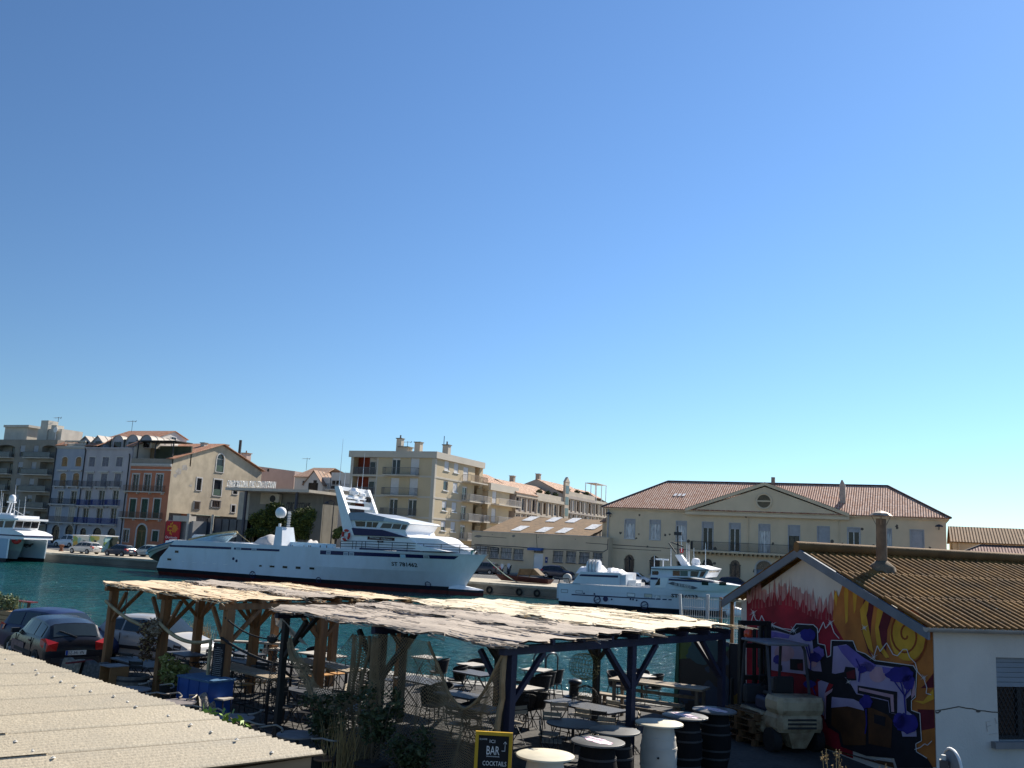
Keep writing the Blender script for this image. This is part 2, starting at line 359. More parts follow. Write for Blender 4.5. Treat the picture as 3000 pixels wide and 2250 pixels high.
SC.view_settings.view_transform='Standard'; SC.view_settings.look='None'; SC.view_settings.exposure=0.9; SC.view_settings.gamma=1
cd=bpy.data.cameras.new('camera'); cd.sensor_width=36; cd.sensor_fit='HORIZONTAL'; cd.lens=36*F/3000; cd.clip_end=6000; cd.clip_start=.1
cam=bpy.data.objects.new('camera',cd); COL.objects.link(cam); SC.camera=cam
cam.matrix_world=Matrix(((RT.x,UP.x,-FW.x,0),(RT.y,UP.y,-FW.y,0),(RT.z,UP.z,-FW.z,CZ),(0,0,0,1)))
QY=27.7; FQ=93.5; WZ=-1.2; BY=128.0
M_QUAY=mat('quay_concrete',(.30,.285,.25),.85,.2,2.5,.25,stain=(.16,.15,.14),stain_scale=.5,stain_amt=.5)
M_WALL=mat('quay_wall_stone',(.22,.19,.15),.85,.35,.8,.5,stain=(.05,.05,.04),stain_scale=.4,stain_amt=.8)
M_ASPH=mat('asphalt',(.07,.07,.07),.9,.25,6,.2)
M_TERR=mat('terrace_asphalt',(.058,.055,.052),.9,.35,9,.35,stain=(.14,.13,.115),stain_scale=.8,stain_amt=.35,bscale=60)
M_GRAV=mat('quay_gravel',(.40,.355,.27),.9,.25,5,.4,stain=(.24,.21,.17),stain_scale=1.2,stain_amt=.6)
M_EARTH=mat('dry_ground',(.2,.18,.14),.95,.3,.05)
def water_mat():
 m=bpy.data.materials.new('harbour_water'); m.use_nodes=True; nt=m.node_tree; L=nt.links; b=nt.nodes['Principled BSDF']
 b.inputs['Base Color'].default_value=(.004,.04,.045,1); b.inputs['Roughness'].default_value=.07; b.inputs['IOR'].default_value=1.33; b.inputs['Specular IOR Level'].default_value=.5
 tc=nt.nodes.new('ShaderNodeTexCoord')
 def nz(scale,st,det=3):
  mp=nt.nodes.new('ShaderNodeMapping'); mp.inputs['Scale'].default_value=st; mp.inputs['Rotation'].default_value=(0,0,R(18)); L.new(tc.outputs['Object'],mp.inputs[0])
  n=nt.nodes.new('ShaderNodeTexNoise'); n.inputs['Scale'].default_value=scale; n.inputs['Detail'].default_value=det; n.inputs['Distortion'].default_value=.4; L.new(mp.outputs[0],n.inputs['Vector']); return n
 a=nz(.55,(1,1.6,1)); c=nz(2.2,(1,1.8,1),4)
 ad=node(nt,'ShaderNodeMath',op='MULTIPLY_ADD',i1=.42); L.new(c.outputs['Fac'],ad.inputs[0]); L.new(a.outputs['Fac'],ad.inputs[2])
 bp=nt.nodes.new('ShaderNodeBump'); bp.inputs['Strength'].default_value=1; bp.inputs['Distance'].default_value=.75; L.new(ad.outputs[0],bp.inputs['Height']); L.new(bp.outputs[0],b.inputs['Normal'])
 g=nz(.05,(1,1,1),2); rp=nt.nodes.new('ShaderNodeValToRGB'); rp.color_ramp.elements[0].position=.35; rp.color_ramp.elements[0].color=(.006,.06,.053,1); rp.color_ramp.elements[1].position=.65; rp.color_ramp.elements[1].color=(.008,.09,.088,1)
 L.new(g.outputs['Fac'],rp.inputs[0]); L.new(rp.outputs[0],b.inputs['Base Color']); return m
M_WATER=water_mat()
def struct(m,name,ma,**k): return tag(m.build(name,ma,**k),kind='structure')
struct(MB().quad((-900,QY-3,WZ),(900,QY-3,WZ),(900,FQ+3,WZ),(-900,FQ+3,WZ)),'water',M_WATER)
m=MB(); m.quad((-2500,FQ+.6,-.15),(2500,FQ+.6,-.15),(2500,4000,-.15),(-2500,4000,-.15)); m.quad((-2500,-1500,-.15),(2500,-1500,-.15),(2500,QY-.6,-.15),(-2500,QY-.6,-.15)); struct(m,'ground',M_EARTH)
def quay_slab(y0,y1,face,tops,cop):
 m=MB(); m.quad((-900,y0,0),(900,y0,0),(900,y1,0),(-900,y1,0),0)
 s=1 if face==y0 else -1
 for k,(za,zb) in enumerate(((-.42,0),(-1.0,-.44),(-2.2,-1.02))):
  m.box(-900,900,min(face,face+s*.5)+(0 if k==0 else .0),max(face,face+s*.5)-(0),za,zb-.002,1)
 m.box(-900,900,min(face-s*.03,face+s*.75),max(face-s*.03,face+s*.75),-.22,.02,2)
 return struct(m,'quay',[tops,M_WALL,cop])
quay_slab(FQ,104,FQ,M_GRAV,mat('coping_stone',(.42,.38,.31),.85,.2,1.5,.2,stain=(.2,.18,.15),stain_amt=.6))
quay_slab(-40,QY,QY,M_TERR,M_QUAY)
m=MB(); m.quad((-900,104,-.004),(900,104,-.004),(900,121.6,-.004),(-900,121.6,-.004)); struct(m,'road',M_ASPH)
m=MB()
for k in range(-60,20): m.box(k*5-.06,k*5+.06,104.6,109.2,-.003,.002)
m.box(-900,900,112.9,113.05,-.003,.002); struct(m,'road_markings',mat('road_paint',(.6,.6,.58),.7,.2,4))
m=MB(); m.box(-900,900,121.6,BY+40,-.1,.13); m.box(-900,900,121.4,121.6,-.1,.14,1); struct(m,'pavement',[mat('pavement_slabs',(.3,.28,.25),.85,.15,2),M_QUAY])
FY=Fac('y',BY); Z0=.13
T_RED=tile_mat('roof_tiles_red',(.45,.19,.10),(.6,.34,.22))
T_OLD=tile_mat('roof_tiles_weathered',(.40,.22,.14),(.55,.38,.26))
CONC=mat('facade_concrete',(.26,.235,.195),.85,.1,.8,stain=(.18,.165,.14),stain_scale=.3,stain_amt=.5)
CONCL=mat('pale_concrete',(.5,.46,.39),.85,.1,.8,stain=(.33,.3,.26),stain_scale=.4,stain_amt=.5)
BLUEW=mat('blue_grey_render',(.31,.335,.38),.85,.08,.6,stain=(.22,.26,.33),stain_scale=.3,stain_amt=.5)
LILW=mat('lilac_render',(.40,.375,.385),.85,.08,.6,stain=(.29,.275,.28),stain_scale=.3,stain_amt=.5)
ORAW=mat('terracotta_render',(.44,.17,.095),.85,.12,.8,stain=(.33,.13,.08),stain_scale=.4,stain_amt=.6)
BEIW=mat('ochre_render',(.43,.355,.25),.88,.14,.8,.15,stain=(.27,.225,.165),stain_scale=.25,stain_amt=.7)
TRIM=mat('pale_stone_trim',(.46,.44,.41),.8,.1)
WSHUT=mat('wood_shutters',(.30,.18,.08),.7,.15,2); GSHUT=mat('grey_shutters',(.2,.2,.23),.7,.15,2); GRSH=mat('green_shutters',(.03,.07,.05),.7,.15,2)
BLUR=mat('blue_railing',(.03,.05,.2),.5,.1); BRR=mat('brown_railing',(.16,.11,.075),.6,.1); GRR=mat('grey_railing',(.12,.12,.13),.6,.1)
GLP=mat('tinted_balcony_glass',(.06,.075,.085),.25,.2,1,spec=.5); RECSH=mat('recess_shade',(.02,.02,.02),.9,.3)
rx=FY.px(*zp(1,505,650))[0]
xr=FY.px(*zp(1,545,420))[0]; ztop=FY.px(*zp(1,300,292))[1]
b=thing('apartment_block','grey brown apartment block with glazed balconies behind the white catamaran','apartment block',(xr-18,BY,Z0))
fl=[FY.px(*zp(1,390-24*i/1.0,y))[1] for i,y in enumerate((468,631,793,953,1110))]
colA=FY.zr(8,-90,325,600,700)[:2]; w1=FY.zr(8,430,540,600,700)[:2]; w2=FY.zr(8,720,825,600,700)[:2]; colB=FY.zr(8,905,1195,600,700)[:2]; slB=FY.zr(8,575,1165,790,830)[:2]; slA=FY.zr(8,-120,300,790,830)[:2]
per=colB[0]-colA[0]+.0
ops=[];ht=fl[0]-fl[1]; xl=xr-46
for off in (0,-per*1.0-4.5):
 for f,z in enumerate(fl):
  top=z+2.35
  for c in ((colA if off==0 else None),colB):
    if c: ops.append((c[0]+off,c[1]+off,z,top,.5 if f==0 else 0,1.5,'bay'))
  for c in (w1,w2): ops.append((c[0]+off,c[1]+off,z+.1,top-.05,0,.25,'win'))
ops=[o for o in ops if o[0]>xl]
m=MB(); FY.wall(m,xl,xr,Z0,ztop,ops); box_walls(m,xl,xr,BY,BY+16,Z0,ztop,'f'); m.build('wall',CONC,b)
for k,o in enumerate(ops):
 if o[6]=='bay':
  q=MB(); FY.box(q,o[0]-.1,o[1]+.1,o[2]-.2,o[3]+.1,1.5,1.7); q.build('loggia_wall',CONC,b)
  wdt=(o[1]-o[0]); window(FY,b,(o[1]-wdt*.48,o[1]-.1,o[2]+.02,o[3]-.3),frame=IRON,pane=GLD,dep=1.44,name='balcony_door',mull=0)
 else: window(FY,b,o[:4],frame=GREYF,pane=GLD,shutter=GREYF,sh_frac=[.75,.3,.55,.6,.5,.2,.45][k%7],dep=.2,mull=0)
for off in (0,-per-4.5):
 for z in fl:
  for s in (slA,slB):
   if s[0]+off>xl and not(off and s is slA): balcony(FY,b,s[0]+off,s[1]+off,z,1.0,CONCL,GRR,h=1.0,sp=.5,panel=GLP)
q=MB(); x0,_,_,z1=FY.zr(8,-200,300,120,420); x1=FY.px(*zp(8,300,250))[0]; q.box(x0,x1,BY+3,BY+9,ztop,z1); q.box(x0,x1+.6,BY+2.6,BY+9.3,z1,z1+.45); q.build('roof_house',CONCL,b)
q=MB(); x0,x1,_,z1=FY.zr(8,520,1040,150,420); q.box(x0,x1,BY+3,BY+8,ztop,z1); xx=FY.px(*zp(8,690,200))[0]; q.box(xx-1,xx+.9,BY+2.7,BY+5,ztop,z1+1.6); xx=FY.px(*zp(8,890,200))[0]; q.box(xx-.7,xx+.7,BY+2.8,BY+4.5,ztop,z1+.7); q.build('roof_house',CONCL,b)
q=MB(); q.lathe((x1-1,BY+2.4,ztop+2.2),[(.55,0),(.5,.08),(.2,.2)],12,axis='y'); q.tube([(x1-1,BY+2.6,ztop),(x1-1,BY+2.6,ztop+2.2)],.06); q.build('satellite_dish',WHT,b,smooth=40)
antenna(b,FY.px(*zp(8,755,200))[0],BY+5,z1,2.6,1.8)
def front(b,x0,x1,ztop,rects,wallm,depth,cornice=.35,cm=TRIM,skip='f'):
 m=MB(); FY.wall(m,x0,x1,Z0,ztop,[r[:5] for r in rects]); box_walls(m,x0,x1,BY,BY+depth,Z0,ztop,skip,top=False)
 m.build('wall',wallm,b)
 if cornice:
  q=MB(); FY.box(q,x0,x1,ztop-cornice,ztop,-.3,-.003); FY.box(q,x0,x1,ztop-cornice-.18,ztop-cornice-.003,-.14,-.003); q.build('cornice',cm,b)
def drain(b,x,zt,m=GRR):
 q=MB(); q.tube([(x,BY-.12,Z0),(x,BY-.12,zt-.6),(x,BY-.3,zt-.1)],.1,6); q.build('drainpipe',m,b)
xb0,xb1=xr,FY.px(*zp(1,833,400))[0]; zt=FY.px(*zp(1,700,352))[1]
b=thing('town_house','narrow pale blue house with arched shuttered windows','house',((xb0+xb1)/2,BY,Z0))
rects=[]
for (x0,x1,y0,y1,ar) in ((603,657,460,552,.45),(738,792,460,552,.45),(583,640,617,745,.4),(708,768,617,745,.4),(560,612,792,918,0),(687,742,792,918,0),(537,590,952,1090,0),(668,724,952,1090,0)):
 a=FY.zr(1,x0,x1,y0,y1); rects.append((*a,ar))
gr=[]
for (x0,x1,y0) in ((500,575,1120),(630,708,1122)):
 a=FY.zr(1,x0,x1,y0,1290); gr.append((a[0],a[1],Z0+.02,a[3],(a[1]-a[0])/2))
front(b,xb0,xb1,zt,rects+gr,BLUEW,14)
for k,r in enumerate(rects):
 wo=window(FY,b,r,trim=TRIM,style='glass',frame=TRIM,pane=GLD)
 if k<4 or k>5: leaf_shutters(FY,wo,r,WSHUT if k<4 else CONCL,.1)
for r in gr: window(FY,b,r,trim=TRIM,frame=IRON,pane=GLD,name='arched_doorway',mull=1)
for (x0,x1,yb) in ((537,645,745),(666,776,745)):
 a=FY.zr(1,x0,x1,yb-50,yb); balcony(FY,b,a[0],a[1],a[2],.6,TRIM,GRR,br=2)
a=FY.zr(1,500,760,860,920); balcony(FY,b,a[0],a[1],a[2],.75,TRIM,IRON,br=3); a=FY.zr(1,466,738,1035,1094); balcony(FY,b,a[0],a[1],a[2],.8,TRIM,BRR,br=3)
q=MB()
for (x0,x1,y) in ((567,665,592),(697,800,592)): a=FY.zr(1,x0,x1,y-8,y+8); FY.box(q,a[0],a[1],a[2],a[3],-.35,-.003)
q.build('window_hood',TRIM,b); drain(b,xb0+.1,zt,IRON)
a=FY.zr(1,615,815,358,396); q=MB()
for k in range(17):
 x=a[0]+(a[1]-a[0])*k/16; q.lathe((x,BY+.25,zt),[(.08,0),(.14,.25),(.06,.55),(.1,.8)],6)
FY.box(q,a[0],a[1],zt+.8,zt+1.0,.1,.4); q.build('balustrade',CONCL,b)
def gable_dormer(b,xc,w,z0,z1,y0,y1,wm,rm):
 m=MB(); h=(z1-z0)*.5; m.quad((xc-w/2,y0,z0),(xc+w/2,y0,z0),(xc+w/2,y0,z0+h),(xc-w/2,y0,z0+h)); m.poly([(xc-w/2,y0,z0+h),(xc+w/2,y0,z0+h),(xc,y0,z1)])
 m.quad((xc-w/2,y0,z0),(xc-w/2,y1,z0),(xc-w/2,y1,z0+h),(xc-w/2,y0,z0+h)); m.quad((xc+w/2,y0,z0),(xc+w/2,y1,z0),(xc+w/2,y1,z0+h),(xc+w/2,y0,z0+h))
 m.box(xc-w*.25,xc+w*.25,y0-.03,y0+.05,z0+.1,z0+h*1.05,2)
 for s in (-1,1):
  e=xc+s*(w/2+.25); zz=z0+h-.25*(z1-z0-h)/(w/2)
  P=[(e,y0-.3,zz),(e,y1,zz),(xc,y1,z1+.05),(xc,y0-.3,z1+.05)]; m.quad(*P,1); m.poly([(p[0],p[1],p[2]-.12) for p in P],1); m.quad(P[0],P[3],(xc,y0-.3,z1-.07),(e,y0-.3,zz-.12),1)
  for k in range(1,4): y=y0+(y1-y0)*k/4; m.bar((e,y,zz+.04),(xc,y,z1+.09),.06,.08,3)
 m.build('dormer',[wm,rm,GLD,CONCL],b)
def barrel_dormer(b,xc,w,z0,y0,y1,wm):
 m=MB(); r=w/2; n=12
 A=[(xc-r*math.cos(math.pi*k/n),z0+.9+r*math.sin(math.pi*k/n)) for k in range(n+1)]
 for k in range(n): m.quad((A[k][0],y0,A[k][1]),(A[k+1][0],y0,A[k+1][1]),(A[k+1][0],y1,A[k+1][1]),(A[k][0],y1,A[k][1]),1)
 m.poly([(xc-r,y0+.15,z0)]+[(x,y0+.15,z) for x,z in A]+[(xc+r,y0+.15,z0)],0)
 for s in (-1,1): m.box(xc+s*r-.08,xc+s*r+.08,y0,y1,z0,z0+.9,1)
 m.box(xc-r*.6,xc+r*.6,y0+.05,y0+.148,z0+.1,z0+1.1,2)
 for k in range(4):
  y=y0+(y1-y0)*k/4; m.tube([(x,y,z+.02) for x,z in A],.06,4,1)
 m.build('dormer',[wm,mat('zinc_sheet',(.42,.37,.31),.6,.1),GLD],b,smooth=30)
zl=FY.px(*zp(1,1050,368))[1]; xl1=FY.px(*zp(1,1287,420))[0]
ridge=PX(*zp(2,535,212),xl1); backp=PX(*zp(2,655,292),xl1)
m=MB(); slope(m,(xb0,BY+1.6,zt+.5),(xb1,BY+1.6,zt+.5),(xb1,ridge.y,ridge.z-.4),(xb0,ridge.y,ridge.z-3.5)); slope(m,(xb0,BY-.5,zt+.05),(xb0+2.6,BY-.5,zt+.05),(xb0+2.6,BY+2.2,zt+1.2),(xb0,BY+2.2,zt+1.2)); m.build('roof',T_RED,b)
for (xa,xb_,y0,y1) in ((728,838,250,352),(855,955,245,345)):
 a=FY.zr(1,xa,xb_,y0,y1); gable_dormer(b if xa<800 else b,(a[0]+a[1])/2,(a[1]-a[0]),zt-.1,a[3],BY+1.2,BY+7,BLUEW,mat('zinc_sheet',(.42,.37,.31),.6,.1))
b=thing('town_house','tall lilac grey house with bright blue balcony railings','house',((xb1+xl1)/2,BY,Z0))
rects=[]
cols=[[(867,925),(997,1058),(1132,1193)],[(845,905),(980,1040),(1113,1173)],[(825,882),(957,1015),(1092,1150)],[(802,858),(935,995),(1072,1130)]]
rows=[(462,553),(622,752),(785,933),(957,1108)]
for cs,(y0,y1) in zip(cols,rows):
 for x0,x1 in cs: rects.append((*FY.zr(1,x0,x1,y0,y1),0))
gr=[]
for (x0,x1,y0) in ((775,835,1150),(900,982,1145),(1043,1122,1152)):
 a=FY.zr(1,x0,x1,y0,1290); gr.append((a[0],a[1],Z0+.02,a[3],(a[1]-a[0])/2))
front(b,xb1,xl1,zl,rects+gr,LILW,18,.25,LILW)
for k,r in enumerate(rects):
 wo=window(FY,b,r,trim=TRIM,frame=TRIM,pane=GLD)
 if k<6: leaf_shutters(FY,wo,r,GSHUT,.1)
for r in gr: window(FY,b,r,trim=TRIM,frame=IRON,pane=GLD,name='arched_doorway')
for (x0,x1) in ((800,910),(935,1047),(1070,1182)): a=FY.zr(1,x0,x1,695,752); balcony(FY,b,a[0],a[1],a[2],.6,TRIM,GRR,br=2)
for (x0,x1) in ((766,893),(902,1030),(1040,1168)): a=FY.zr(1,x0,x1,868,933); balcony(FY,b,a[0],a[1],a[2],.7,TRIM,BLUR,br=2,sp=.11)
a=FY.zr(1,745,1145,1045,1110); balcony(FY,b,a[0],a[1],a[2],.85,TRIM,BLUR,br=4,sp=.1)
q=MB()
for (x0,x1) in ((832,925),(963,1058),(1100,1195)): a=FY.zr(1,x0,x1,598,612); FY.box(q,a[0],a[1],a[2],a[3],-.3,-.003)
q.build('window_hood',TRIM,b); drain(b,xb1+.1,zl,IRON); drain(b,xl1-.4,zl-1,IRON)
GABW=mat('white_gable_render',(.62,.58,.52),.85,.06,.6,stain=(.5,.46,.4),stain_scale=.3,stain_amt=.5)
m=MB(); m.poly([(xl1+.01,BY+.3,Z0),(xl1+.01,backp.y,Z0),(xl1+.01,backp.y,backp.z),(xl1+.01,ridge.y,ridge.z),(xl1+.01,BY+.3,zl+.2)]); m.build('gable_wall',GABW,b)
fx=Fac('x',xl1+.02); a=fx.zr(2,500,552,262,315); q=MB(); fx.box(q,a[0],a[1],a[2],a[3],-.04,.02); wo=q.build('window',WHT,b); q=MB(); fx.box(q,a[0]+.12,(a[0]+a[1])/2-.05,a[2]+.12,a[3]-.12,-.06,-.042); fx.box(q,(a[0]+a[1])/2+.05,a[1]-.12,a[2]+.12,a[3]-.12,-.06,-.042); q.build('pane',GLD,wo)
m=MB(); xm=(xb1+xl1)/2
slope(m,(xb1,BY+3,zl+1.7),(xl1+.25,BY+3,zl+1.7),(xl1+.25,ridge.y,ridge.z+.1),(xb1,ridge.y,ridge.z+.1)); slope(m,(xl1+.25,backp.y+.3,backp.z),(xb1,backp.y+.3,backp.z),(xb1,ridge.y,ridge.z+.1),(xl1+.25,ridge.y,ridge.z+.1))
slope(m,(xb1,BY-.4,zl+.3),(xb1+3,BY-.4,zl+.3),(xb1+3,BY+3,zl+1.7),(xb1,BY+3,zl+1.7)); slope(m,(xl1-1.3,BY-.4,zl+.3),(xl1+.25,BY-.4,zl+.3),(xl1+.25,BY+3,zl+1.7),(xl1-1.3,BY+3,zl+1.7))
m.build('roof',T_RED,b)
for (xa,xb_) in ((990,1108),(1128,1258),(1262,1390)):
 a=FY.zr(1,xa,xb_,255,310); barrel_dormer(b,(a[0]+a[1])/2,(a[1]-a[0])*.95,zl+.2,BY+2.3,BY+9,LILW)
q=MB(); FY.box(q,xb1+3,xl1-1.3,zl,zl+1.8,2.6,2.9); q.build('terrace_wall',RECSH,b)  # near-black wall colour stands for the shade in the terrace recess
chimney(b,xl1+.6,BY+4.5,zl-2,.8,FY.px(*zp(2,325,250))[1]-zl+2.2,mat('brown_chimney',(.3,.21,.13),.85,.15),CONCL)
p=PY(*zp(1,1280,205),BY+9); antenna(b,p.x,BY+9,p.z-.6,2.6,2.2)
xo0,xo1=xl1+.02,FY.px(*zp(2,480,800))[0]; zo=FY.px(*zp(1,1450,525))[1]
b=thing('town_house','terracotta red house with iron balconies and an ochre gable side wall','house',((xo0+xo1)/2,BY,Z0))
rects=[]
for x0,x1,y0,y1 in ((1285,1345,628,798),(1400,1460,628,798),(1516,1578,628,798),(1258,1317,868,1055),(1373,1433,868,1055),(1492,1552,868,1055),(1195,1250,1165,1290),(1480,1536,1178,1282)):
 rects.append((*FY.zr(1,x0,x1,y0,y1),0))
a=FY.zr(1,1328,1418,1118,1310); arch=(a[0],a[1],Z0+.02,a[3],(a[1]-a[0])/2)
front(b,xo0,xo1,zo,rects+[arch],ORAW,5,.3,skip='fr')
for k,r in enumerate(rects):
 wo=window(FY,b,r,trim=TRIM,frame=TRIM,pane=GLD,tw=.2)
 if 3<=k<6 or k==7: leaf_shutters(FY,wo,r,GRSH,.1)
window(FY,b,arch,trim=TRIM,frame=WSHUT,pane=mat('olive_door',(.09,.075,.03),.7,.2),name='arched_door',sub='door_leaf',tw=.3)
a=FY.zr(1,1225,1607,738,797); balcony(FY,b,a[0],a[1],a[2],.8,CONCL,BRR,br=4); a=FY.zr(1,1182,1580,995,1055); balcony(FY,b,a[0],a[1],a[2],.8,CONCL,BRR,br=4)
q=MB(); a=FY.zr(1,1255,1650,580,592); FY.box(q,xo0,xo1,a[2],a[3],-.14,-.003); q.build('string_course',TRIM,b)
q=MB(); FY.box(q,xo0,xo1,zo,zo+.9,0,.25); q.build('parapet',CONC,b)
q=MB();
for x in (xo0+.6,(xo0+xo1)/2,xo1-.6): q.box(x-.08,x+.08,BY+.5,BY+.66,zo,zo+4)
FY.box(q,xo0+.3,xo1+.2,zo+4,zo+4.15,.2,4.4); q.build('terrace_canopy',IRON,b)
q=MB(); FY.box(q,xo0,xo1,zo,zo+3.6,4.4,4.7); q.build('terrace_wall',mat('dark_green_render',(.07,.08,.055),.85,.2,1),b)
XM=xo1; fx=Fac('x',XM)
l0=PX(*zp(2,503,482),XM); ap=PX(*zp(2,1000,345),XM); re=PX(*zp(2,1385,600),XM); bl=PX(*zp(2,445,1000),XM)
wops=[]
for x0,x1,y0,y1,ar in ((945,1015,432,608,.9),(915,992,682,838,0),(750,796,667,785,0),(727,778,898,968,0),(900,978,888,948,0),(1107,1150,706,822,0),(1088,1124,930,998,0)):
 wops.append((*fx.zr(2,x0,x1,y0,y1),ar))
m=MB(); zb=l0.z
fx.wall(m,BY,re.y,bl.z,zb,[o for o in wops if o[3]<=zb])
up=[o for o in wops if o[3]>zb]
hi=max(o[3] for o in up)+.02; ua,ub=up[0][0],up[0][1]
yl=BY+(hi-zb)*(ap.y-BY)/(ap.z-zb); yr=re.y-(hi-zb)*(re.y-ap.y)/(ap.z-zb)
m.v and None
o=up[0]
if o[2]<zb:
 m=MB(); fx.wall(m,BY,re.y,bl.z,zb,[q for q in wops if q[3]<=zb]+[(o[0],o[1],o[2],zb-.001,0)])
 o2=(o[0],o[1],zb,o[3],o[4])
else: o2=o
fx.wall(m,o2[0]-.3,o2[1]+.3,zb,hi,[o2])
m.poly([fx.p(BY,zb),fx.p(o2[0]-.3,zb),fx.p(o2[0]-.3,hi),fx.p(yl,hi)]) if yl<o2[0]-.3 else None
m.poly([fx.p(o2[1]+.3,zb),fx.p(re.y,zb),fx.p(yr,hi),fx.p(o2[1]+.3,hi)])
m.poly([fx.p(yl,hi),fx.p(o2[0]-.3,hi),fx.p(o2[1]+.3,hi),fx.p(yr,hi),fx.p(ap.y,ap.z)])
m.quad((xo0,re.y,Z0),(XM,re.y,Z0),(XM,re.y,zb),(xo0,re.y,zb)); m.quad(fx.p(BY,Z0),fx.p(BY+.6,Z0),fx.p(BY+.6,bl.z),fx.p(BY,bl.z)); m.build('gable_wall',BEIW,b)
for k,o in enumerate(wops):
 window(fx,b,o,frame=IRON if k>1 else TRIM,pane=GLD,trim=TRIM,sill=TRIM,mull=0,tw=.22)
 if k<2:
  q=MB(); fx.box(q,o[0]+.05,o[1]-.05,o[2]+.1,o[2]+1.2,.0,.05); q.build('balcony_panel',GRSH,b)
 if k in (3,4):
  q=MB()
  for i in range(6): y=o[0]+(o[1]-o[0])*i/5; fx.box(q,y-.03,y+.03,o[2]-.1,o[3]+.1,-.18,-.12)
  for z in (o[2]-.1,o[3]+.1): fx.box(q,o[0]-.2,o[1]+.2,z-.03,z+.03,-.119,-.02)
  q.build('window_bars',mat('rusty_bars',(.12,.08,.06),.8,.2),b)
q=MB(); fx.box(q,BY+.6,re.y,Z0,bl.z-.01,1.2,1.5); q.build('ground_floor_wall',mat('dark_grey_render',(.16,.16,.17),.85,.2),b)  # even dark grey render on the set-back ground floor
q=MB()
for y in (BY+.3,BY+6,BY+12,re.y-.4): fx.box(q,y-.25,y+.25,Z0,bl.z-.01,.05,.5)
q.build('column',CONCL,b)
m=MB(); dy=.6
slope(m,(xo0,BY+4.6,zb+.25+(4.6)*(ap.z-zb)/(ap.y-BY)),(XM+.5,BY+4.6,zb+.25+4.6*(ap.z-zb)/(ap.y-BY)),(XM+.5,ap.y,ap.z+.25),(xo0,ap.y,ap.z+.25))
slope(m,(XM-1.2,BY-.3,zb+.15),(XM+.5,BY-.3,zb+.15),(XM+.5,BY+4.6,zb+.25+4.6*(ap.z-zb)/(ap.y-BY)),(XM-1.2,BY+4.6,zb+.25+4.6*(ap.z-zb)/(ap.y-BY)))
slope(m,(XM+.5,re.y+.5,re.z+.1),(xo0,re.y+.5,re.z+.1),(xo0,ap.y,ap.z+.25),(XM+.5,ap.y,ap.z+.25)); m.build('roof',T_RED,b)
for (x,y,zz,hh) in ((820,360,0,2.2),(628,410,0,2.0),(1085,385,0,2.2)):
 p=PX(*zp(2,x,y),XM-2.5); chimney(b,XM-2.5,p.y if x!=1085 else ap.y+4,p.z-1.6,.9,hh,CONCL,CONC)
q=MB(); random.seed(3)
for (cx,cy,rr) in ((575,600,32),(635,565,30),(690,740,14),(545,640,18)):
 c=PX(*zp(2,cx,cy),XM); pts=[]
 for k in range(14): an=2*math.pi*k/14; r_=rr/3.3185/2790*170*random.uniform(.7,1.15); pts.append((XM+.012,c.y+r_*1.4*math.cos(an),c.z+r_*math.sin(an)))
 q.poly(pts)
q.build('bare_plaster_patch',mat('bare_plaster',(.33,.3,.26),.9,.25,1.5),b)
LEAF_OL=mat('olive_foliage',(.10,.115,.025),.7,.5,1.2,spec=.2); LEAF_DK=mat('dark_foliage',(.035,.055,.015),.7,.5,1.2,spec=.2); LEAF_LT=mat('light_foliage',(.13,.15,.04),.7,.4,2,spec=.2)
BARK=mat('bark',(.11,.085,.06),.9,.3,6,.4)
def leafcloud(m,clumps,n,size,rnd,mi=(0,1),flat=0):
 tot=sum(c[3]**2 for c in clumps)
 for c in clumps:
  k=int(n*c[3]**2/tot)
  for _ in range(k):
   while 1:
    d=Vector((rnd.gauss(0,1),rnd.gauss(0,1),rnd.gauss(0,1)))
    if d.length>.1: break
   d=d.normalized()*(rnd.random()**.4)*rnd.uniform(.75,1.08); p=Vector((c[0]+d.x*c[3],c[1]+d.y*c[3],c[2]+d.z*c[3]*(c[4] if len(c)>4 else .85)))
   a=Vector((rnd.uniform(-1,1),rnd.uniform(-1,1),rnd.uniform(-.6,.6))).normalized(); q=a.cross(Vector((rnd.uniform(-1,1),rnd.uniform(-1,1),rnd.uniform(-1,1)))).normalized()
   s=size*rnd.uniform(.6,1.3); m.quad(p-a*s,p-q*s*.5,p+a*s,p+q*s*.5,mi[0] if rnd.random()<.7 else mi[1])
def tree(name,label,x,y,h,clumps,n,size,leaf,seed=1,group=None,cat='tree',tr=.25):
 rnd=random.Random(seed); t=thing(name,label,cat,(x,y,.1),group)
 m=MB(); zc=min(c[2]-c[3]*.3 for c in clumps); m.tube([(x,y,.1),(x+.1,y,zc*.5),(x-.05,y+.1,zc)],[tr,tr*.8,tr*.65],8)
 for c in clumps: m.tube([(x-.05,y+.1,zc*.8),((x+c[0])/2,(y+c[1])/2,(zc*.6+c[2]*.4)),(c[0],c[1],c[2]+c[3]*.3)],[tr*.5,tr*.35,tr*.1],5)
 m.build('trunk',BARK,t,smooth=60); m=MB(); leafcloud(m,clumps,n,size,rnd); m.build('crown',leaf,t); return t
AY=127.0; fa=Fac('y',AY)
xa0=fa.px(*zp(2,1030,760))[0]; xa1=fa.px(*zp(2,1832,778))[0]; za=fa.px(*zp(2,1400,765))[1]
xs0=FY.px(*zp(2,425,1180))[0]
b=thing('arts_centre','grey concrete arts centre with projecting flat roof behind the trees','gallery',((xs0+xa1)/2,BY,Z0))
GREYC=mat('dark_board_concrete',(.2,.19,.165),.85,.12,.7,.1,stain=(.13,.125,.11),stain_scale=.4,stain_amt=.6)
m=MB(); m.box(xa0,xa1,AY,BY+22,za-.45,za); m.prism([(xa1,AY,za-.45),(xa1,AY,za),(xa1,AY+15,za),(xa1,AY+15,za-.45)],(.25,0,0)); m.build('flat_roof',CONCL,b)
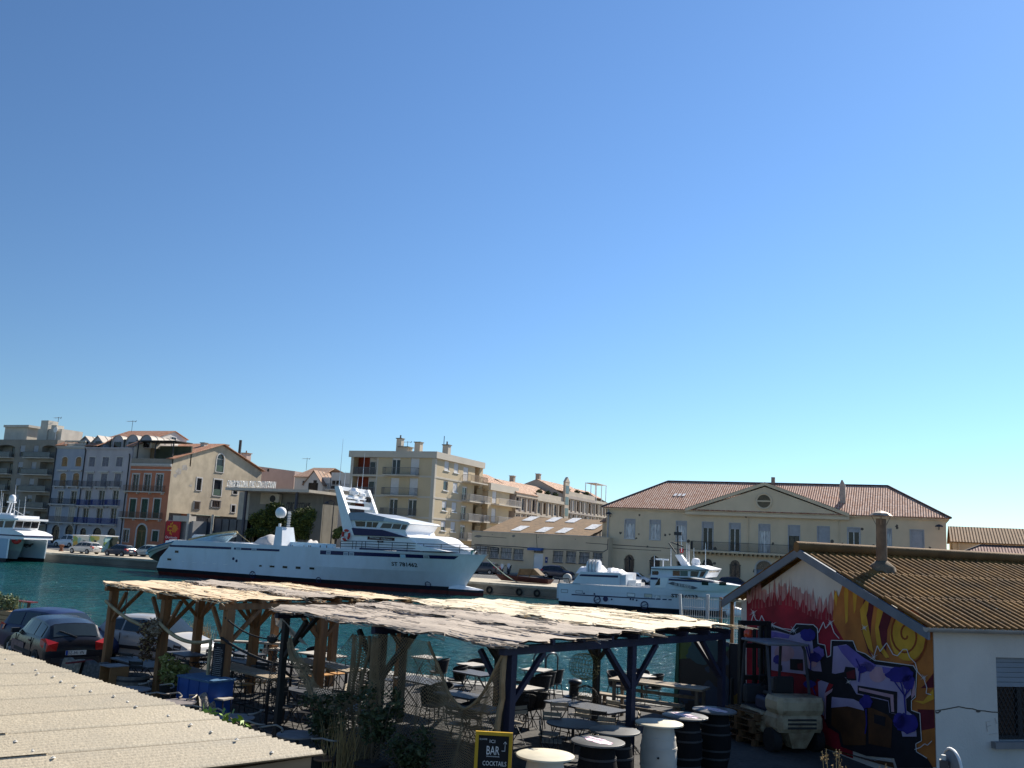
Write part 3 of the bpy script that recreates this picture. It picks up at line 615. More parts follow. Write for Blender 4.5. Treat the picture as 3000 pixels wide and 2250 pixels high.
yb=AY+5
xw=PY(*zp(2,1262,900),yb).x; xe=PY(*zp(2,2010,1000),yb).x
m=MB(); m.box(xw,xa1-.3,yb,yb+.4,Z0,za-.46); m.build('front_wall',GREYC,b)
m=MB(); px_=PY(*zp(2,2030,1000),AY+9).x; m.box(xa1-.3,px_,yb+.3,AY+9.8,Z0,za-.46); m.build('end_wall',GREYC,b)
m=MB(); m.box(px_-.9,px_,AY+9.81,AY+10.6,Z0,za-.7); m.build('end_pillar',CONCL,b)
xp0=PY(*zp(2,1150,900),yb).x; m=MB(); m.box(xp0,xw-.01,yb+.2,yb+.6,Z0,za-.46); m.build('side_panel',mat('pale_grey_panel',(.4,.38,.33),.85,.1,1),b)
for x in (1215,1712):
 c=PY(*zp(2,x,1000),AY+.7); m=MB(); m.box(c.x-.18,c.x+.18,AY+.5,AY+.9,Z0,za-.46); m.build('roof_column',mat('dark_grey_steel',(.07,.07,.085),.6,.1),b)
m=MB(); xq=FY.px(*zp(2,690,1180))[0]; zq=FY.px(*zp(2,560,1075))[1]; m.box(xs0,xq,BY+.5,BY+6,Z0,zq); m.build('entrance_wall',mat('grey_panel_wall',(.25,.25,.25),.85,.12,.7),b)
a=FY.zr(2,528,686,1032,1086); m=MB(); FY.box(m,a[0],a[1],a[2],a[3],-.2,1.5); m.build('entrance_beam',CONCL,b)
for x in (668,905):
 c=FY.px(*zp(2,x,1150))[0]; m=MB(); m.tube([(c,BY-.2,Z0),(c,BY-.2,zq+1.2)],.22,10); m.build('entrance_column',CONCL,b,smooth=40)
a=FY.zr(2,690,1140,1055,1270); m=MB(); m.box(a[0],a[1]+3,BY+4,BY+4.3,Z0,a[3]); m.build('recessed_glazing',mat('dark_blue_glazing',(.035,.045,.065),.3,.3,1,spec=.5),b)
m=MB()
for k in range(9): x=a[0]+(a[1]+3-a[0])*k/8; m.box(x-.05,x+.05,BY+3.9,BY+3.99,Z0,a[3])
m.build('glazing_bars',IRON,b)
MET=mat('sign_metal',(.55,.55,.53),.5,.05)
s0=fa.px(*zp(2,1036,758)); s1=fa.px(*zp(2,1508,762))
text(b,"CENTRE REGIONAL D'ART CONTEMPORAIN",(s0[0],AY+.15,za+.05),(1,0,0),(0,0,1),1.15,mat('letter_silver',(.6,.6,.58),.5,.05),width=s1[0]-s0[0],name='roof_lettering',depth=.12)
c=PY(*zp(2,1620,985),yb); c2=PY(*zp(2,1850,985),yb)
text(b,"CRAC OCCITANIE",(c.x,yb-.06,c.z),(1,0,0),(0,0,1),1.5,mat('letter_dark',(.05,.05,.055),.6,.05),width=c2.x-c.x,name='wall_lettering',depth=.1)
q=PY(*zp(2,1528,870),yb); m=MB(); m.box(q.x-1,q.x+1,yb-.7,yb-.003,q.z-.8,q.z+.8); ac=m.build('air_conditioner',CONCL,b); m=MB(); m.lathe((q.x-.3,yb-.705,q.z),[(.6,-.02),(.6,.01),(.1,.02)],14,axis='y'); m.build('fan_grille',IRON,ac)
q=PY(*zp(2,1480,840),yb); m=MB(); m.box(q.x-2.2,q.x+1.2,yb-.08,yb-.003,q.z-1.4,q.z+1.2); m.build('wall_panel',mat('faded_panel',(.42,.36,.28),.8,.1,1),b)
a=FY.zr(2,462,604,1086,1258); t=thing('sign_panel','tall red sign panel with a golden cross emblem and the word Occitanie','sign',((a[0]+a[1])/2,BY-.1,a[2]))
m=MB(); FY.box(m,a[0],a[1],a[2]-.7,a[3],-.4,-.25); m.build('panel',mat('sign_red',(.42,.012,.02),.5,.08),t)
GOLD=mat('sign_gold',(.75,.38,.03),.5,.1); wd=a[1]-a[0]; hh=a[3]-a[2]; cx,cz=a[0]+wd*.36,a[2]+hh*.58
m=MB()
def stroke(p,q,w_): m.bar((p[0],BY-.42,p[1]),(q[0],BY-.42,q[1]),.03,w_,upv=(0,1,0)) if 0 else m.prism([Vector((p[0],BY-.41,p[1]))+Vector((-(q[1]-p[1]),0,(q[0]-p[0]))).normalized()*w_/2*s for s in (1,)]+[Vector((q[0],BY-.41,q[1]))+Vector((-(q[1]-p[1]),0,(q[0]-p[0]))).normalized()*w_/2*s for s in (1,-1)]+[Vector((p[0],BY-.41,p[1]))-Vector((-(q[1]-p[1]),0,(q[0]-p[0]))).normalized()*w_/2],(0,-.02,0))
u=wd*.085
P=lambda x,y:(cx+x*u,cz+y*u)
for pl in ([(.2,1),(-.4,3.2),(.6,2.7),(1.2,4.2)],[(.2,1),(-2.2,1.6),(-1.7,.6),(-2.7,0),(-1.7,-.5),(-2.2,-1.5),(.2,-.9)],[(.2,-.9),(-.4,-3.2),(.6,-2.6),(1.1,-4)],[(.2,1),(1,1.3)],[(.2,-.9),(1,-1.2)]):
 for i in range(len(pl)-1): stroke(P(*pl[i]),P(*pl[i+1]),u*.55)
for x,y0,y1 in ((1.9,-2.2,2.6),(2.9,-2.2,2.6),(3.9,-2.2,2.4),(4.9,-1.2,1.6)): stroke(P(x,y0),P(x,y1),u*.5)
m.prism([P3 for P3 in [Vector((cx+5.8*u+u*.35*math.cos(k),BY-.41,cz+u*.35*math.sin(k))) for k in (0,1.05,2.1,3.14,4.2,5.25)]],(0,-.02,0))
m.build('emblem',GOLD,t)
text(t,'Occitanie',(a[0]+wd*.06,BY-.43,a[2]+hh*.02),(1,0,0),(0,0,1),hh*.14,WHT,width=wd*.8,depth=.02)
def clump_px(Y,L):
 r=[]
 for k,x,y,rad in L:
  c=PY(*zp(k,x,y),Y); dist=c.length; r.append((c.x,Y+random.uniform(-.8,.8),c.z,1.2*rad/ZM[k][2]*dist/2790))
 return r
TY=122.0
c=clump_px(TY,[(2,1310,1060,62),(2,1330,1120,58),(2,1380,1090,40),(2,1350,1190,45)]); tree('round_tree','smallest dark rounded tree, left of the white radar dome','tree' and c[0][0],TY,0,c,2600,.2,[LEAF_OL,LEAF_DK],2,'rounded trees on the far quay')
c=clump_px(TY+2,[(2,1480,960,70),(2,1450,1040,85),(2,1520,1080,90),(2,1440,1130,70),(2,1560,950,50),(2,1540,1130,60)]); tree('round_tree','dark rounded tree directly behind the white radar dome',c[1][0],TY+2,0,c,4200,.2,[LEAF_OL,LEAF_DK],3,'rounded trees on the far quay')
c=clump_px(TY,[(2,1730,1040,80),(2,1800,1020,80),(2,1850,1070,60),(2,1700,1110,90),(2,1790,1140,90),(2,1730,1200,80),(2,1815,1220,50)]); tree('round_tree','largest rounded tree, right of the white radar dome',c[0][0],TY,0,c,6500,.2,[LEAF_OL,LEAF_DK],4,'rounded trees on the far quay')
c=clump_px(TY,[(2,2105,1190,38),(2,2130,1170,36),(2,2150,1215,36),(2,2090,1235,26)]); tree('round_tree','small light green tree behind the tuna boat mast','x' and c[0][0],TY,0,c,2200,.18,[LEAF_LT,LEAF_OL],5,'rounded trees on the far quay')
c=clump_px(TY-.5,[(2,1300,1200,50),(2,1380,1195,55),(2,1450,1210,50),(2,1500,1225,40)])
t=thing('clipped_hedge','low dark clipped hedge under the rounded trees','hedge',(c[1][0],TY-.5,.1)); m=MB(); leafcloud(m,[(q[0],q[1],q[2],q[3],.8) for q in c],3000,.18,random.Random(9)); m.build('foliage',[LEAF_DK,LEAF_OL],t); m=MB(); [m.tube([(q[0],q[1],.1),(q[0],q[1],q[2])],.08,5) for q in c]; m.build('stem',BARK,t)
c=PY(*zp(2,2055,1280),119); z1=PY(*zp(2,2085,900),119).z; t=thing('street_lamp','slim black street lamp with two curved arms beside the grey arts centre','street lamp',(c.x,119,.13))
m=MB(); m.tube([(c.x,119,.13),(c.x,119,z1-.2)],[.11,.06],8); m.build('pole',IRON,t,smooth=40); m=MB(); m.tube([(c.x,119,z1-.3),(c.x+.1,119,z1),(c.x-.5,119,z1+.25),(c.x-1.2,119,z1)],.05,6); m.build('arm',IRON,t); m=MB(); m.lathe((c.x-1.2,119,z1-.25),[(.35,0),(.28,.15),(.06,.3)],12); m.build('lamp_head',IRON,t,smooth=40)
PINK=mat('pink_render',(.5,.37,.31),.88,.06,.5,stain=(.4,.3,.25),stain_scale=.2,stain_amt=.5); WREN=mat('white_render',(.58,.55,.5),.85,.06,.6)
Yp=165; fp=Fac('y',Yp)
x0,x1,z0,z1=fp.zr(2,1300,1697,585,800); b=thing('rear_building','blank pink rendered building end behind the flat concrete roof','building',((x0+x1)/2,Yp,.13))
m=MB(); zr0=fp.px(*zp(2,1400,548))[1]; zr1=fp.px(*zp(2,1695,598))[1]; m.prism([(x0,Yp,0),(x1,Yp,0),(x1,Yp,zr1),(x0,Yp,zr0)],(0,14,0)); m.build('wall',PINK,b)
a=fp.zr(2,1437,1455,577,602); q=MB(); fp.box(q,*a,-.03,.02); q.build('window',GLD,b)
c=fp.px(*zp(2,1283,510)); chimney(b,c[0],Yp-2,c[1]-4,1.5,5.6,PINK,T_OLD,1)
q=MB(); q.tube([(c[0]-1.8,Yp-2,c[1]-3),(c[0]-1.8,Yp-2,c[1]+4.5)],.3,6); q.build('flue_pipe',IRON,b)
Yw=160; fw=Fac('y',Yw); x0,x1,z0,z1=fw.zr(2,1700,2045,655,800); b=thing('rear_house','white house with tiled roof and pointed dormer behind the flat concrete roof','house',((x0+x1)/2,Yw,.13))
m=MB(); box_walls(m,x0,x1,Yw,Yw+12,0,z1); m.build('wall',WREN,b)
rz=fw.px(*zp(2,1930,600))[1]; xr_=fw.px(*zp(2,1930,600))[0]
m=MB(); slope(m,(x0-.3,Yw-.4,z1),(xr_+1,Yw-.4,z1),(xr_,Yw+6,rz+1.2),(x0+.2,Yw+6,rz+1.2)); slope(m,(x1+.3,Yw+12,z1),(x0-.3,Yw+12,z1),(x0+.2,Yw+6,rz+1.2),(xr_,Yw+6,rz+1.2)); m.build('roof',T_OLD,b)
a=fw.zr(2,1855,1985,625,705); gable_dormer(b,a[1]-1.5,4.5,a[2]-3,a[3]+.6,Yw-1.2,Yw+4,WREN,T_OLD)
for r in ((1783,1852,695,730),(1920,1950,692,765)):
 a=fw.zr(2,*r); q=MB(); fw.box(q,*a,-.12,.02) if r[0]<1800 else fw.box(q,*a,-1.3,-1.15); q.build('window',GLD,b)
x0,x1,z0,z1=fw.zr(2,2045,2150,660,800); b=thing('rear_building','low pale block with balcony seen beside the tuna boat mast','building',((x0+x1)/2,Yw,.13)); m=MB(); box_walls(m,x0+.2,x1+8,Yw,Yw+12,0,z1+1); m.build('wall',WREN,b)
for r in ((2070,2100,690,730),(2110,2150,690,730),(2060,2095,740,775)): a=fw.zr(2,*r); q=MB(); fw.box(q,*a,-.1,.02); q.build('window',GLD,b)
a=fw.zr(2,2030,2150,735,775); balcony(fw,b,a[0],a[1]+3,a[2],1.2,WREN,GRR,sp=.4)
p=PY(*zp(2,1815,590),Yw+4); antenna(b,p.x,Yw+4,p.z,2.6,1.8)
CREAM=mat('cream_render',(.5,.4,.255),.88,.05,.5,stain=(.4,.33,.23),stain_scale=.25,stain_amt=.4); BAND=mat('beige_band',(.5,.45,.37),.88,.06,.8,stain=(.38,.34,.28),stain_scale=.4,stain_amt=.5)
REDP=mat('rust_red_panel',(.2,.035,.015),.7,.1); SHW=mat('white_roller_shutter',(.58,.57,.56),.6,.05); RAILW=mat('pale_railing',(.42,.4,.38),.6,.08); RAILD=mat('dark_grey_railing',(.13,.13,.13),.6,.1)
fl_=FY; xA0=FY.px(*zp(3,250,400))[0]; xA=FY.px(*zp(3,1040,640))[0]; zt=FY.px(*zp(3,650,234))[1]
zs=[FY.px(*zp(3,760-13*i,y))[1] for i,y in enumerate((462,655,850,1043))]; fh=(zs[0]-zs[3])/3; zs.append(zs[3]-fh)
b=thing('apartment_block','cream apartment building with red loggias behind the tuna boat','apartment block',(xA,BY,Z0)); fx=Fac('x',xA)
zpar=FY.px(*zp(3,650,292))[1]
lg=FY.zr(3,272,497,300,460)[:2]; d1=FY.zr(3,643,722,300,460)[:2]; d2=FY.zr(3,822,902,300,460)[:2]; bl_=FY.zr(3,590,908,300,460)[:2]
ops=[]
for i,z in enumerate(zs):
 ops.append((lg[0],lg[1],z+.02,z+fh-.32,0,1.6,'l'))
 for d in (d1,d2): ops.append((d[0],d[1],z+.05,z+fh-.45,0,.2,'d'))
m=MB(); FY.wall(m,xA0,xA,Z0,zpar-.05,ops)
yE=PX(*zp(3,1518,345),xA).y
r1=[fx.zr(3,1146,1190,328,418),fx.zr(3,1237,1280,348,440)]; dr=fx.zr(3,1327,1375,365,447); rec=fx.zr(3,1437,1480,385,475); bal=fx.zr(3,1318,1488,447,530)
dz=[zs[0]-z for z in zs]; ro=[]
for i in range(5):
 for a in r1: ro.append((a[0],a[1],a[2]-dz[i],a[3]-dz[i],0,.2,'w'))
 ro.append((dr[0],dr[1],zs[i]+.05,zs[i]+2.3,0,.2,'d')); ro.append((rec[0],rec[1],zs[i]+.05,zs[i]+fh-.35,0,1.2,'r'))
fx.wall(m,BY,yE,Z0,zpar-.05,ro)
m.quad((xA0,BY,Z0),(xA0,BY+14,Z0),(xA0,BY+14,zt),(xA0,BY,zt)); m.quad((xA0,yE,Z0),(xA,yE,Z0),(xA,yE,zt),(xA0,yE,zt)); m.quad((xA0,BY,zt-.02),(xA,BY,zt-.02),(xA,yE,zt-.02),(xA0,yE,zt-.02)); m.build('wall',CREAM,b)
q=MB(); FY.box(q,xA0-.3,xA+.35,zpar-.05,zt,-.35,0); fx.box(q,BY+.001,yE,zpar-.05,zt,-.35,0); q.build('parapet_band',BAND,b)
q=MB()
for z in zs:
 FY.box(q,xA0,xA+.06,z-.3,z-.02,-.06,-.002); fx.box(q,BY,yE,z-.3,z-.02,-.061,-.002)
FY.box(q,xA-.55,xA+.03,Z0,zpar-.06,-.03,-.002); fx.box(q,BY,BY+.55,Z0,zpar-.06,-.031,-.002); FY.box(q,lg[1]+.05,lg[1]+.3,Z0,zpar-.06,-.03,-.002); FY.box(q,xA0,xA0+.5,Z0,zpar-.06,-.03,-.002); q.build('facade_band',BAND,b)
for k,o in enumerate(ops):
 if o[6]=='l':
  q=MB(); FY.box(q,o[0],o[0]+(o[1]-o[0])*.5,o[2],o[3],1.58,1.65); q.build('red_panel',REDP,b); window(FY,b,(o[0]+(o[1]-o[0])*.5,o[1],o[2],o[3]),frame=WHT,pane=GLD,dep=1.6,name='loggia_door',shutter=SHW,sh_frac=.25)
  r=MB();
  for i in range(34): x=o[0]+(o[1]-o[0])*i/33; FY.box(r,x-.03,x+.03,o[2],o[2]+1.05,.05,.09)
  FY.box(r,o[0],o[1],o[2]+1.05,o[2]+1.13,.03,.11); r.build('railing',RAILD,b)
 else:
  f=(k//3); sh=[.12,1,.08,.1,1][f] if o[0]<(d1[1]+.1) else [1,1,.08,.5,1][f]
  window(FY,b,o[:4],frame=WHT,pane=GLD,shutter=SHW,sh_frac=min(sh,.999),name='balcony_door')
for i,z in enumerate(zs): balcony(FY,b,bl_[0],bl_[1],z,1.15,BAND,RAILD,sp=.13 if i==2 else .2,h=1.1)
for k,o in enumerate(ro):
 i=k//4
 if o[6]=='w': window(fx,b,o[:4],frame=WHT,pane=GLD,shutter=SHW,sh_frac=[.999,.999,.1,.999,.7,.9,.6,.85,.9,.3][(i*2+k%4)%10],sill=WHT,mull=0)
 elif o[6]=='d': window(fx,b,o[:4],frame=WHT,pane=GLD,shutter=SHW,sh_frac=[.999,.1,.1,.15,.2][i],name='balcony_door',mull=1)
 else:
  q=MB(); fx.box(q,o[0],o[1],o[2],o[3],1.15,1.25); q.build('red_panel',REDP,b)
for i,z in enumerate(zs): balcony(fx,b,bal[0],bal[1],z,1.5,BAND,mat('tan_railing',(.33,.25,.18),.6,.1) if i==0 else RAILW,sp=.15,h=1.05)
for (x,y,w_,h_,pt) in ((718,235,.9,2.6,1),(775,235,1.6,1.2,0),(897,232,1.0,2.0,0),(1165,250,1.0,1.6,1)):
 c=PY(*zp(3,x,y),BY+5); chimney(b,c.x,BY+5,zt-.1,w_,h_,BAND,GREYC,pt)
c=PY(*zp(3,790,230),BY+6); antenna(b,c.x,BY+6,zt,2.3,1.8)
c=PY(*zp(3,1135,240),BY+8); q=MB(); q.tube([(c.x,BY+8,zt),(c.x,BY+8,zt+3.4)],.06,5); q.build('mast',IRON,b)
xB=xA+1.2; fb=Fac('x',xB); yF=yE+.01; y1=PX(*zp(4,666,300),xB).y; zf1=PX(*zp(4,262,245),xB).z; zf0=PX(*zp(4,262,330),xB).z
b=thing('apartment_wing','lower cream apartment wing with deep balconies beside the low warehouse','apartment block',(xB,yF,Z0))
rr=fb.zr(4,250,318,412,500);
ops=[]; cs=[(fb.zr(4,258,312,300,400)[:2],'r'),(fb.zr(4,375,425,340,440)[:2],'d'),(fb.zr(4,578,622,360,440)[:2],'r')]
zz=[zs[1]+.0-.0-k*fh for k in range(0,4)]
for z in zz:
 for (c,t_) in cs: ops.append((c[0],c[1],z+.05,min(z+2.35,zf0-.05),0,1.2 if t_=='r' else .2,t_))
m=MB(); fb.wall(m,yF,y1,Z0,zf1,ops); m.quad((xB-12,yF,zf1),(xB,yF,zf1),(xB,y1,zf1),(xB-12,y1,zf1)); m.quad((xB-2,yF,Z0),(xB,yF,Z0),(xB,yF,zf1),(xB-2,yF,zf1)); m.quad((xB-12,y1,Z0),(xB,y1,Z0),(xB,y1,zf1),(xB-12,y1,zf1)); m.build('wall',CREAM,b)
q=MB(); fb.box(q,yF,y1,zf0,zf1,-.4,-.003); q.build('parapet_band',BAND,b)
for k,o in enumerate(ops):
 if o[6]=='r': q=MB(); fb.box(q,o[0],o[1],o[2],o[3],1.1,1.2); q.build('red_panel',REDP,b)
 else: window(fb,b,o[:4],frame=WHT,pane=GLD,shutter=SHW,sh_frac=.95,name='balcony_door')
for z in zz:
 a=fb.zr(4,362,630,430,520); balcony(fb,b,a[0],a[1],z,1.5,BAND,RAILW,sp=.16); a=fb.zr(4,250,320,410,500); balcony(fb,b,a[0],a[1],z,.6,BAND,RAILW,sp=.16)
q=MB(); slope(q,(xB-.6,yF,zf1),(xB-.6,y1,zf1),(xB-6,y1,zf1+2.3),(xB-6,yF,zf1+2.3)); q.build('roof',T_OLD,b)
ROWW=[mat('greige_render',(.36,.31,.27),.88,.08,.5,stain=(.27,.23,.2),stain_scale=.3,stain_amt=.5),mat('tan_render',(.42,.35,.27),.88,.08,.5,stain=(.3,.26,.2),stain_scale=.3,stain_amt=.5),mat('light_tan_render',(.45,.39,.31),.88,.08,.5,stain=(.34,.29,.24),stain_scale=.3,stain_amt=.5)]
xC=xB+.4;
defs=[((645,375),(900,395),'terraced house with angled bay windows next to the cream wing',0),((893,430),(1215,480),'terraced house with a roof terrace, left of the tall glazed bay',1),((1215,400),(1588,545),'terraced house with planted top terrace, right of the tall glazed bay',2),((1588,470),(1750,520),'furthest terraced house with rooftop frame beside the custom house roof',1)]
yprev=None
for i,((xa_,ya),(xb_,yb_),lab,wi) in enumerate(defs):
 fc=Fac('x',xC); ya_=PX(*zp(4,xa_,ya),xC).y; yb2=PX(*zp(4,xb_,yb_),xC).y; ze=PX(*zp(4,xa_,ya),xC).z
 if yprev: ya_=yprev+.02
 yprev=yb2
 b=thing('terraced_house',lab,'house',(xC,ya_,Z0),'terraced houses up the side street')
 n=max(2,int((yb2-ya_)/2.6)); ops=[]; h=3.0; z=ze-.3
 while z-h>2:
  z-=h
  for k in range(n): y=ya_+(yb2-ya_)*(k+.5)/n; wdt=(yb2-ya_)/n*.27*(1+.35*math.sin(k*2.1+i)); ops.append((y-wdt,y+wdt,z+.3,z+2.5))
 m=MB(); fc.wall(m,ya_,yb2,Z0,ze,ops,.3); m.quad((xC-14,ya_,Z0),(xC,ya_,Z0),(xC,ya_,ze),(xC-14,ya_,ze)); m.quad((xC-14,yb2,Z0),(xC,yb2,Z0),(xC,yb2,ze),(xC-14,yb2,ze))
 rz=ze+[2.4,2.9,3.1,2.6][i]; rx_=xC-[4,5.5,6,5][i]; m.poly([(xC,ya_,ze),(rx_,ya_,rz-.15),(xC-14,ya_,ze)]); m.poly([(xC,yb2,ze),(rx_,yb2,rz-.15),(xC-14,yb2,ze)]); m.build('wall',ROWW[wi],b)
 for k,o in enumerate(ops[:26]): window(fc,b,o,frame=[IRON,WHT,WSHUT][(k+i)%3],pane=[GLD,GLD,CURT][k%3],dep=.25)
 q=MB()
 for k in range(n+1): y=ya_+(yb2-ya_)*k/n; fc.box(q,max(ya_,y-.16),min(yb2,y+.16),Z0,ze-.4,-.18,-.003)
 fc.box(q,ya_,yb2,ze-.6,ze,-.3,-.003); fc.box(q,ya_,yb2,ze-3.6,ze-3.3,-.24,-.003); q.build('pilaster',ROWW[(wi+1)%3],b)
 q=MB(); e0=(xC+.4,ya_-.1,ze+.05) if i==0 else (xC-1.6,ya_-.1,ze+1.0); slope(q,e0,(e0[0],yb2,e0[2]),(rx_,yb2,rz),(rx_,ya_-.1,rz)); slope(q,(xC-14,yb2,ze),(xC-14,ya_,ze),(rx_,ya_,rz),(rx_,yb2,rz)); q.build('roof',T_OLD,b)
 if i in (1,2):
  q=MB(); fc.box(q,ya_,yb2,ze,ze+.9,.0,.15); q.build('terrace_parapet',ROWW[2],b)
  for k in range(3):
   y=ya_+(yb2-ya_)*(.2+.3*k); q=MB(); leafcloud(q,[(xC-.7,y,ze+1.2,.7)],160,.2,random.Random(k+i*7)); q.build('terrace_plant',[LEAF_DK,LEAF_OL],b)
  chimney(b,rx_-.5,ya_+2,rz-.4,.9,1.5,ROWW[1],CONCL)
 if i==2:
  y=ya_+1.2; q=MB(); fc.box(q,y-1.3,y+1.3,1,ze+2.6,-.35,.1); q.prism([fc.p(y-1.5,ze+2.6,-.4),fc.p(y+1.5,ze+2.6,-.4),fc.p(y,ze+3.7,-.4)],fc.p(0,0,.5)-fc.p(0,0,0)); q.build('bay_tower',ROWW[1],b)
  q=MB(); z=ze+1.9
  while z>3:
   fc.box(q,y-1.0,y+1.0,z-1.6,z,-.38,-.352); z-=2.3
  q.build('bay_window',GLD,b)
 if i==3:
  q=MB()
  for yy in (ya_+2,ya_+6,yb2-1):
   for xx in (xC-.4,xC-3): q.box(xx-.07,xx+.07,yy-.07,yy+.07,ze,ze+4)
  q.box(xC-3.1,xC-.3,ya_+1.9,yb2-.9,ze+4,ze+4.12); q.build('rooftop_frame',WHT,b)
LY=126.0; fy=Fac('y',LY); xL0=fy.px(*zp(4,128,950))[0]; xL1=fy.px(*zp(4,1752,1000))[0]; zL0=fy.px(*zp(4,140,842))[1]; zL1=fy.px(*zp(4,1745,905))[1]
zL=(zL0+zL1)/2
b=thing('warehouse','long low beige harbour building with barred windows and rusty roof','warehouse',((xL0+xL1)/2,LY,Z0))
WARE=mat('harbour_beige_render',(.57,.455,.31),.88,.07,.5,.1,stain=(.42,.34,.24),stain_scale=.3,stain_amt=.45)
wr=[fy.zr(4,*r) for r in ((180,310,1008,1110),(345,448,1030,1150),(478,600,1032,1160),(628,738,1045,1172),(1100,1208,1070,1200),(1255,1362,1075,1205),(1410,1522,1085,1215),(1570,1676,1090,1220))]
dr=fy.zr(4,860,972,1098,1305); dr=(dr[0],dr[1],Z0+.02,dr[3]); vent=(dr[0],dr[1],dr[3]+.1,dr[3]+.75)
m=MB(); fy.wall(m,xL0,xL1,Z0,zL,wr+[dr,vent]); box_walls(m,xL0,xL1,LY,LY+14,Z0,zL,'f',top=False); m.build('wall',WARE,b)
q=MB(); q.box(xL0-.1,xL1,LY-.1,LY+.35,zL,zL+.12); q.build('coping',BAND,b)
for r in wr:
 wo=window(fy,b,r,frame=WHT,pane=CURT,mull=1,sill=TRIM); q=MB(); n=12
 for k in range(n+1):
  x=r[0]+(r[1]-r[0])*k/n; q.tube([fy.p(x,r[3],-.08),fy.p(x,r[2]+.9,-.1),fy.p(x,r[2]+.4,-.3),fy.p(x,r[2]-.1,-.24)],.022,4)
 for z in (r[3],r[2]+.9,r[2]-.1): fy.box(q,r[0]-.1,r[1]+.1,z-.03,z+.03,-.13 if z>r[2] else -.27,-.07 if z>r[2] else -.2)
 q.build('window_bars',IRON,b)
window(fy,b,dr,frame=WHT,pane=mat('pale_door_panel',(.6,.62,.63),.4,.1,1),name='entrance_door',sub='door_leaf',mull=0); window(fy,b,vent,frame=IRON,pane=GLD,mull=3,name='fanlight')
a=fy.zr(4,815,978,1030,1056); q=MB(); q.prism([fy.p(a[0],a[3],-.003),fy.p(a[0],a[3]-.1,-.9),fy.p(a[0],a[2]-.1,-.9),fy.p(a[0],a[2],-.003)],(a[1]-a[0],0,0)); q.build('door_canopy',mat('blue_canopy',(.02,.09,.28),.5,.1),b)
a=fy.zr(4,1000,1030,1140,1210); q=MB(); fy.box(q,*a,-.05,-.003); sg=q.build('notice_board',mat('sign_blue',(.02,.04,.16),.5,.1),b); q=MB(); fy.box(q,a[0]+.1,a[1]-.1,a[3]-.5,a[3]-.3,-.06,-.052); fy.box(q,a[0]+.1,a[1]-.1,a[2]+.4,a[2]+.48,-.06,-.052); q.build('print',WHT,sg)
def crack(fc,parent,pts,w_,ma,name='crack',d=-.004):
 q=MB()
 for i in range(len(pts)-1):
  A=fc.p(*pts[i],d);B=fc.p(*pts[i+1],d); n_=Vector((0,0,1)); dv=(B-A).normalized(); nn=(fc.p(0,0,1)-fc.p(0,0,0)).cross(dv).normalized()*w_/2
  q.quad(A-nn,B-nn,B+nn,A+nn)
 return q.build(name,ma,parent)
CRK=mat('dark_crack',(.1,.085,.07),.9,.2)
crack(fy,b,[fy.px(*zp(4,x,y)) for x,y in ((160,990),(300,998),(450,1008),(700,1022),(850,1038))],.12,IRON,'wall_cable'); crack(fy,b,[fy.px(*zp(4,x,y)) for x,y in ((970,1045),(1250,1055),(1500,1068),(1690,1080),(1740,1050),(1745,930))],.1,IRON,'wall_cable')
crack(fy,b,[fy.px(*zp(4,x,y)) for x,y in ((1480,972),(1560,980),(1660,985),(1740,992))],.08,CRK); crack(fy,b,[fy.px(*zp(4,x,y)) for x,y in ((897,870),(900,960),(905,1030))],.09,CRK); crack(fy,b,[fy.px(*zp(4,x,y)) for x,y in ((200,890),(300,897),(450,908),(540,915))],.07,CRK)
q=MB()
for cx,cy,rx_,ry_ in ((205,893,45,16),(625,892,24,14),(372,875,6,6),(918,905,7,7),(1360,930,6,6)):
 c=fy.px(*zp(4,cx,cy)); k_=1/4.046/2790*138; q.poly([fy.p(c[0]+rx_*k_*math.cos(t)*random.uniform(.7,1.2),c[1]+ry_*k_*math.sin(t)*random.uniform(.7,1.2),-.005) for t in [j*.52 for j in range(12)]])
q.build('bare_plaster_patch',mat('grey_plaster',(.18,.17,.15),.9,.2),b)
def corr_mat(name,c1,c2,du=.35,patch=True):
 m=mat(name,c1,.85,.35,1.2,0,stain=c2,stain_scale=1.6,stain_amt=.8); return m
RUST=corr_mat('rusty_corrugated_roof',(.12,.065,.024),(.20,.12,.055))
yr_=LY+13; e0=PY(*zp(4,640,848),LY+.36); rt_=PY(*zp(4,645,665),yr_); xr0=rt_.x; xr1=PY(*zp(4,1712,702),yr_).x+2; zr_=(rt_.z+PY(*zp(4,1700,700),yr_).z)/2
q=MB(); n=int((xr1-xr0)/.19);
for k in range(n*2):
 xk=xr0+(xr1-xr0)*k/(n*2); xk1=xr0+(xr1-xr0)*(k+1)/(n*2); o0=.06 if k%2 else -.06
 q.quad((xk,LY+.36,zL+.05+o0),(xk1,LY+.36,zL+.05-o0),(xk1,yr_,zr_-o0),(xk,yr_,zr_+o0))
q.quad((xr0,LY+.36,zL-.1),(xr1,LY+.36,zL-.1),(xr1,yr_,zr_-.15),(xr0,yr_,zr_-.15)); q.build('roof',RUST,b)
SKYL=mat('milky_skylight',(.62,.6,.55),.35,.35,3)
for cx,cy in ((828,705),(1105,715),(1335,725),(705,815),(992,830),(1228,838),(1570,800)):
 f_=(cy-(858+(cx-640)*.04))/(-185.0); y=LY+.36+f_*(yr_-LY-.36); z=zL+.05+f_*(zr_-zL-.05)+.09; c=PY(*zp(4,cx,cy),y)
 dy_=1.9; dz_=dy_*(zr_-zL)/(yr_-LY); q=MB(); q.prism([(c.x-.75,y-dy_,z-dz_),(c.x+.75,y-dy_,z-dz_),(c.x+.75,y+dy_,z+dz_),(c.x-.75,y+dy_,z+dz_)],(0,0,.03)); q.build('roof_skylight',SKYL,b)
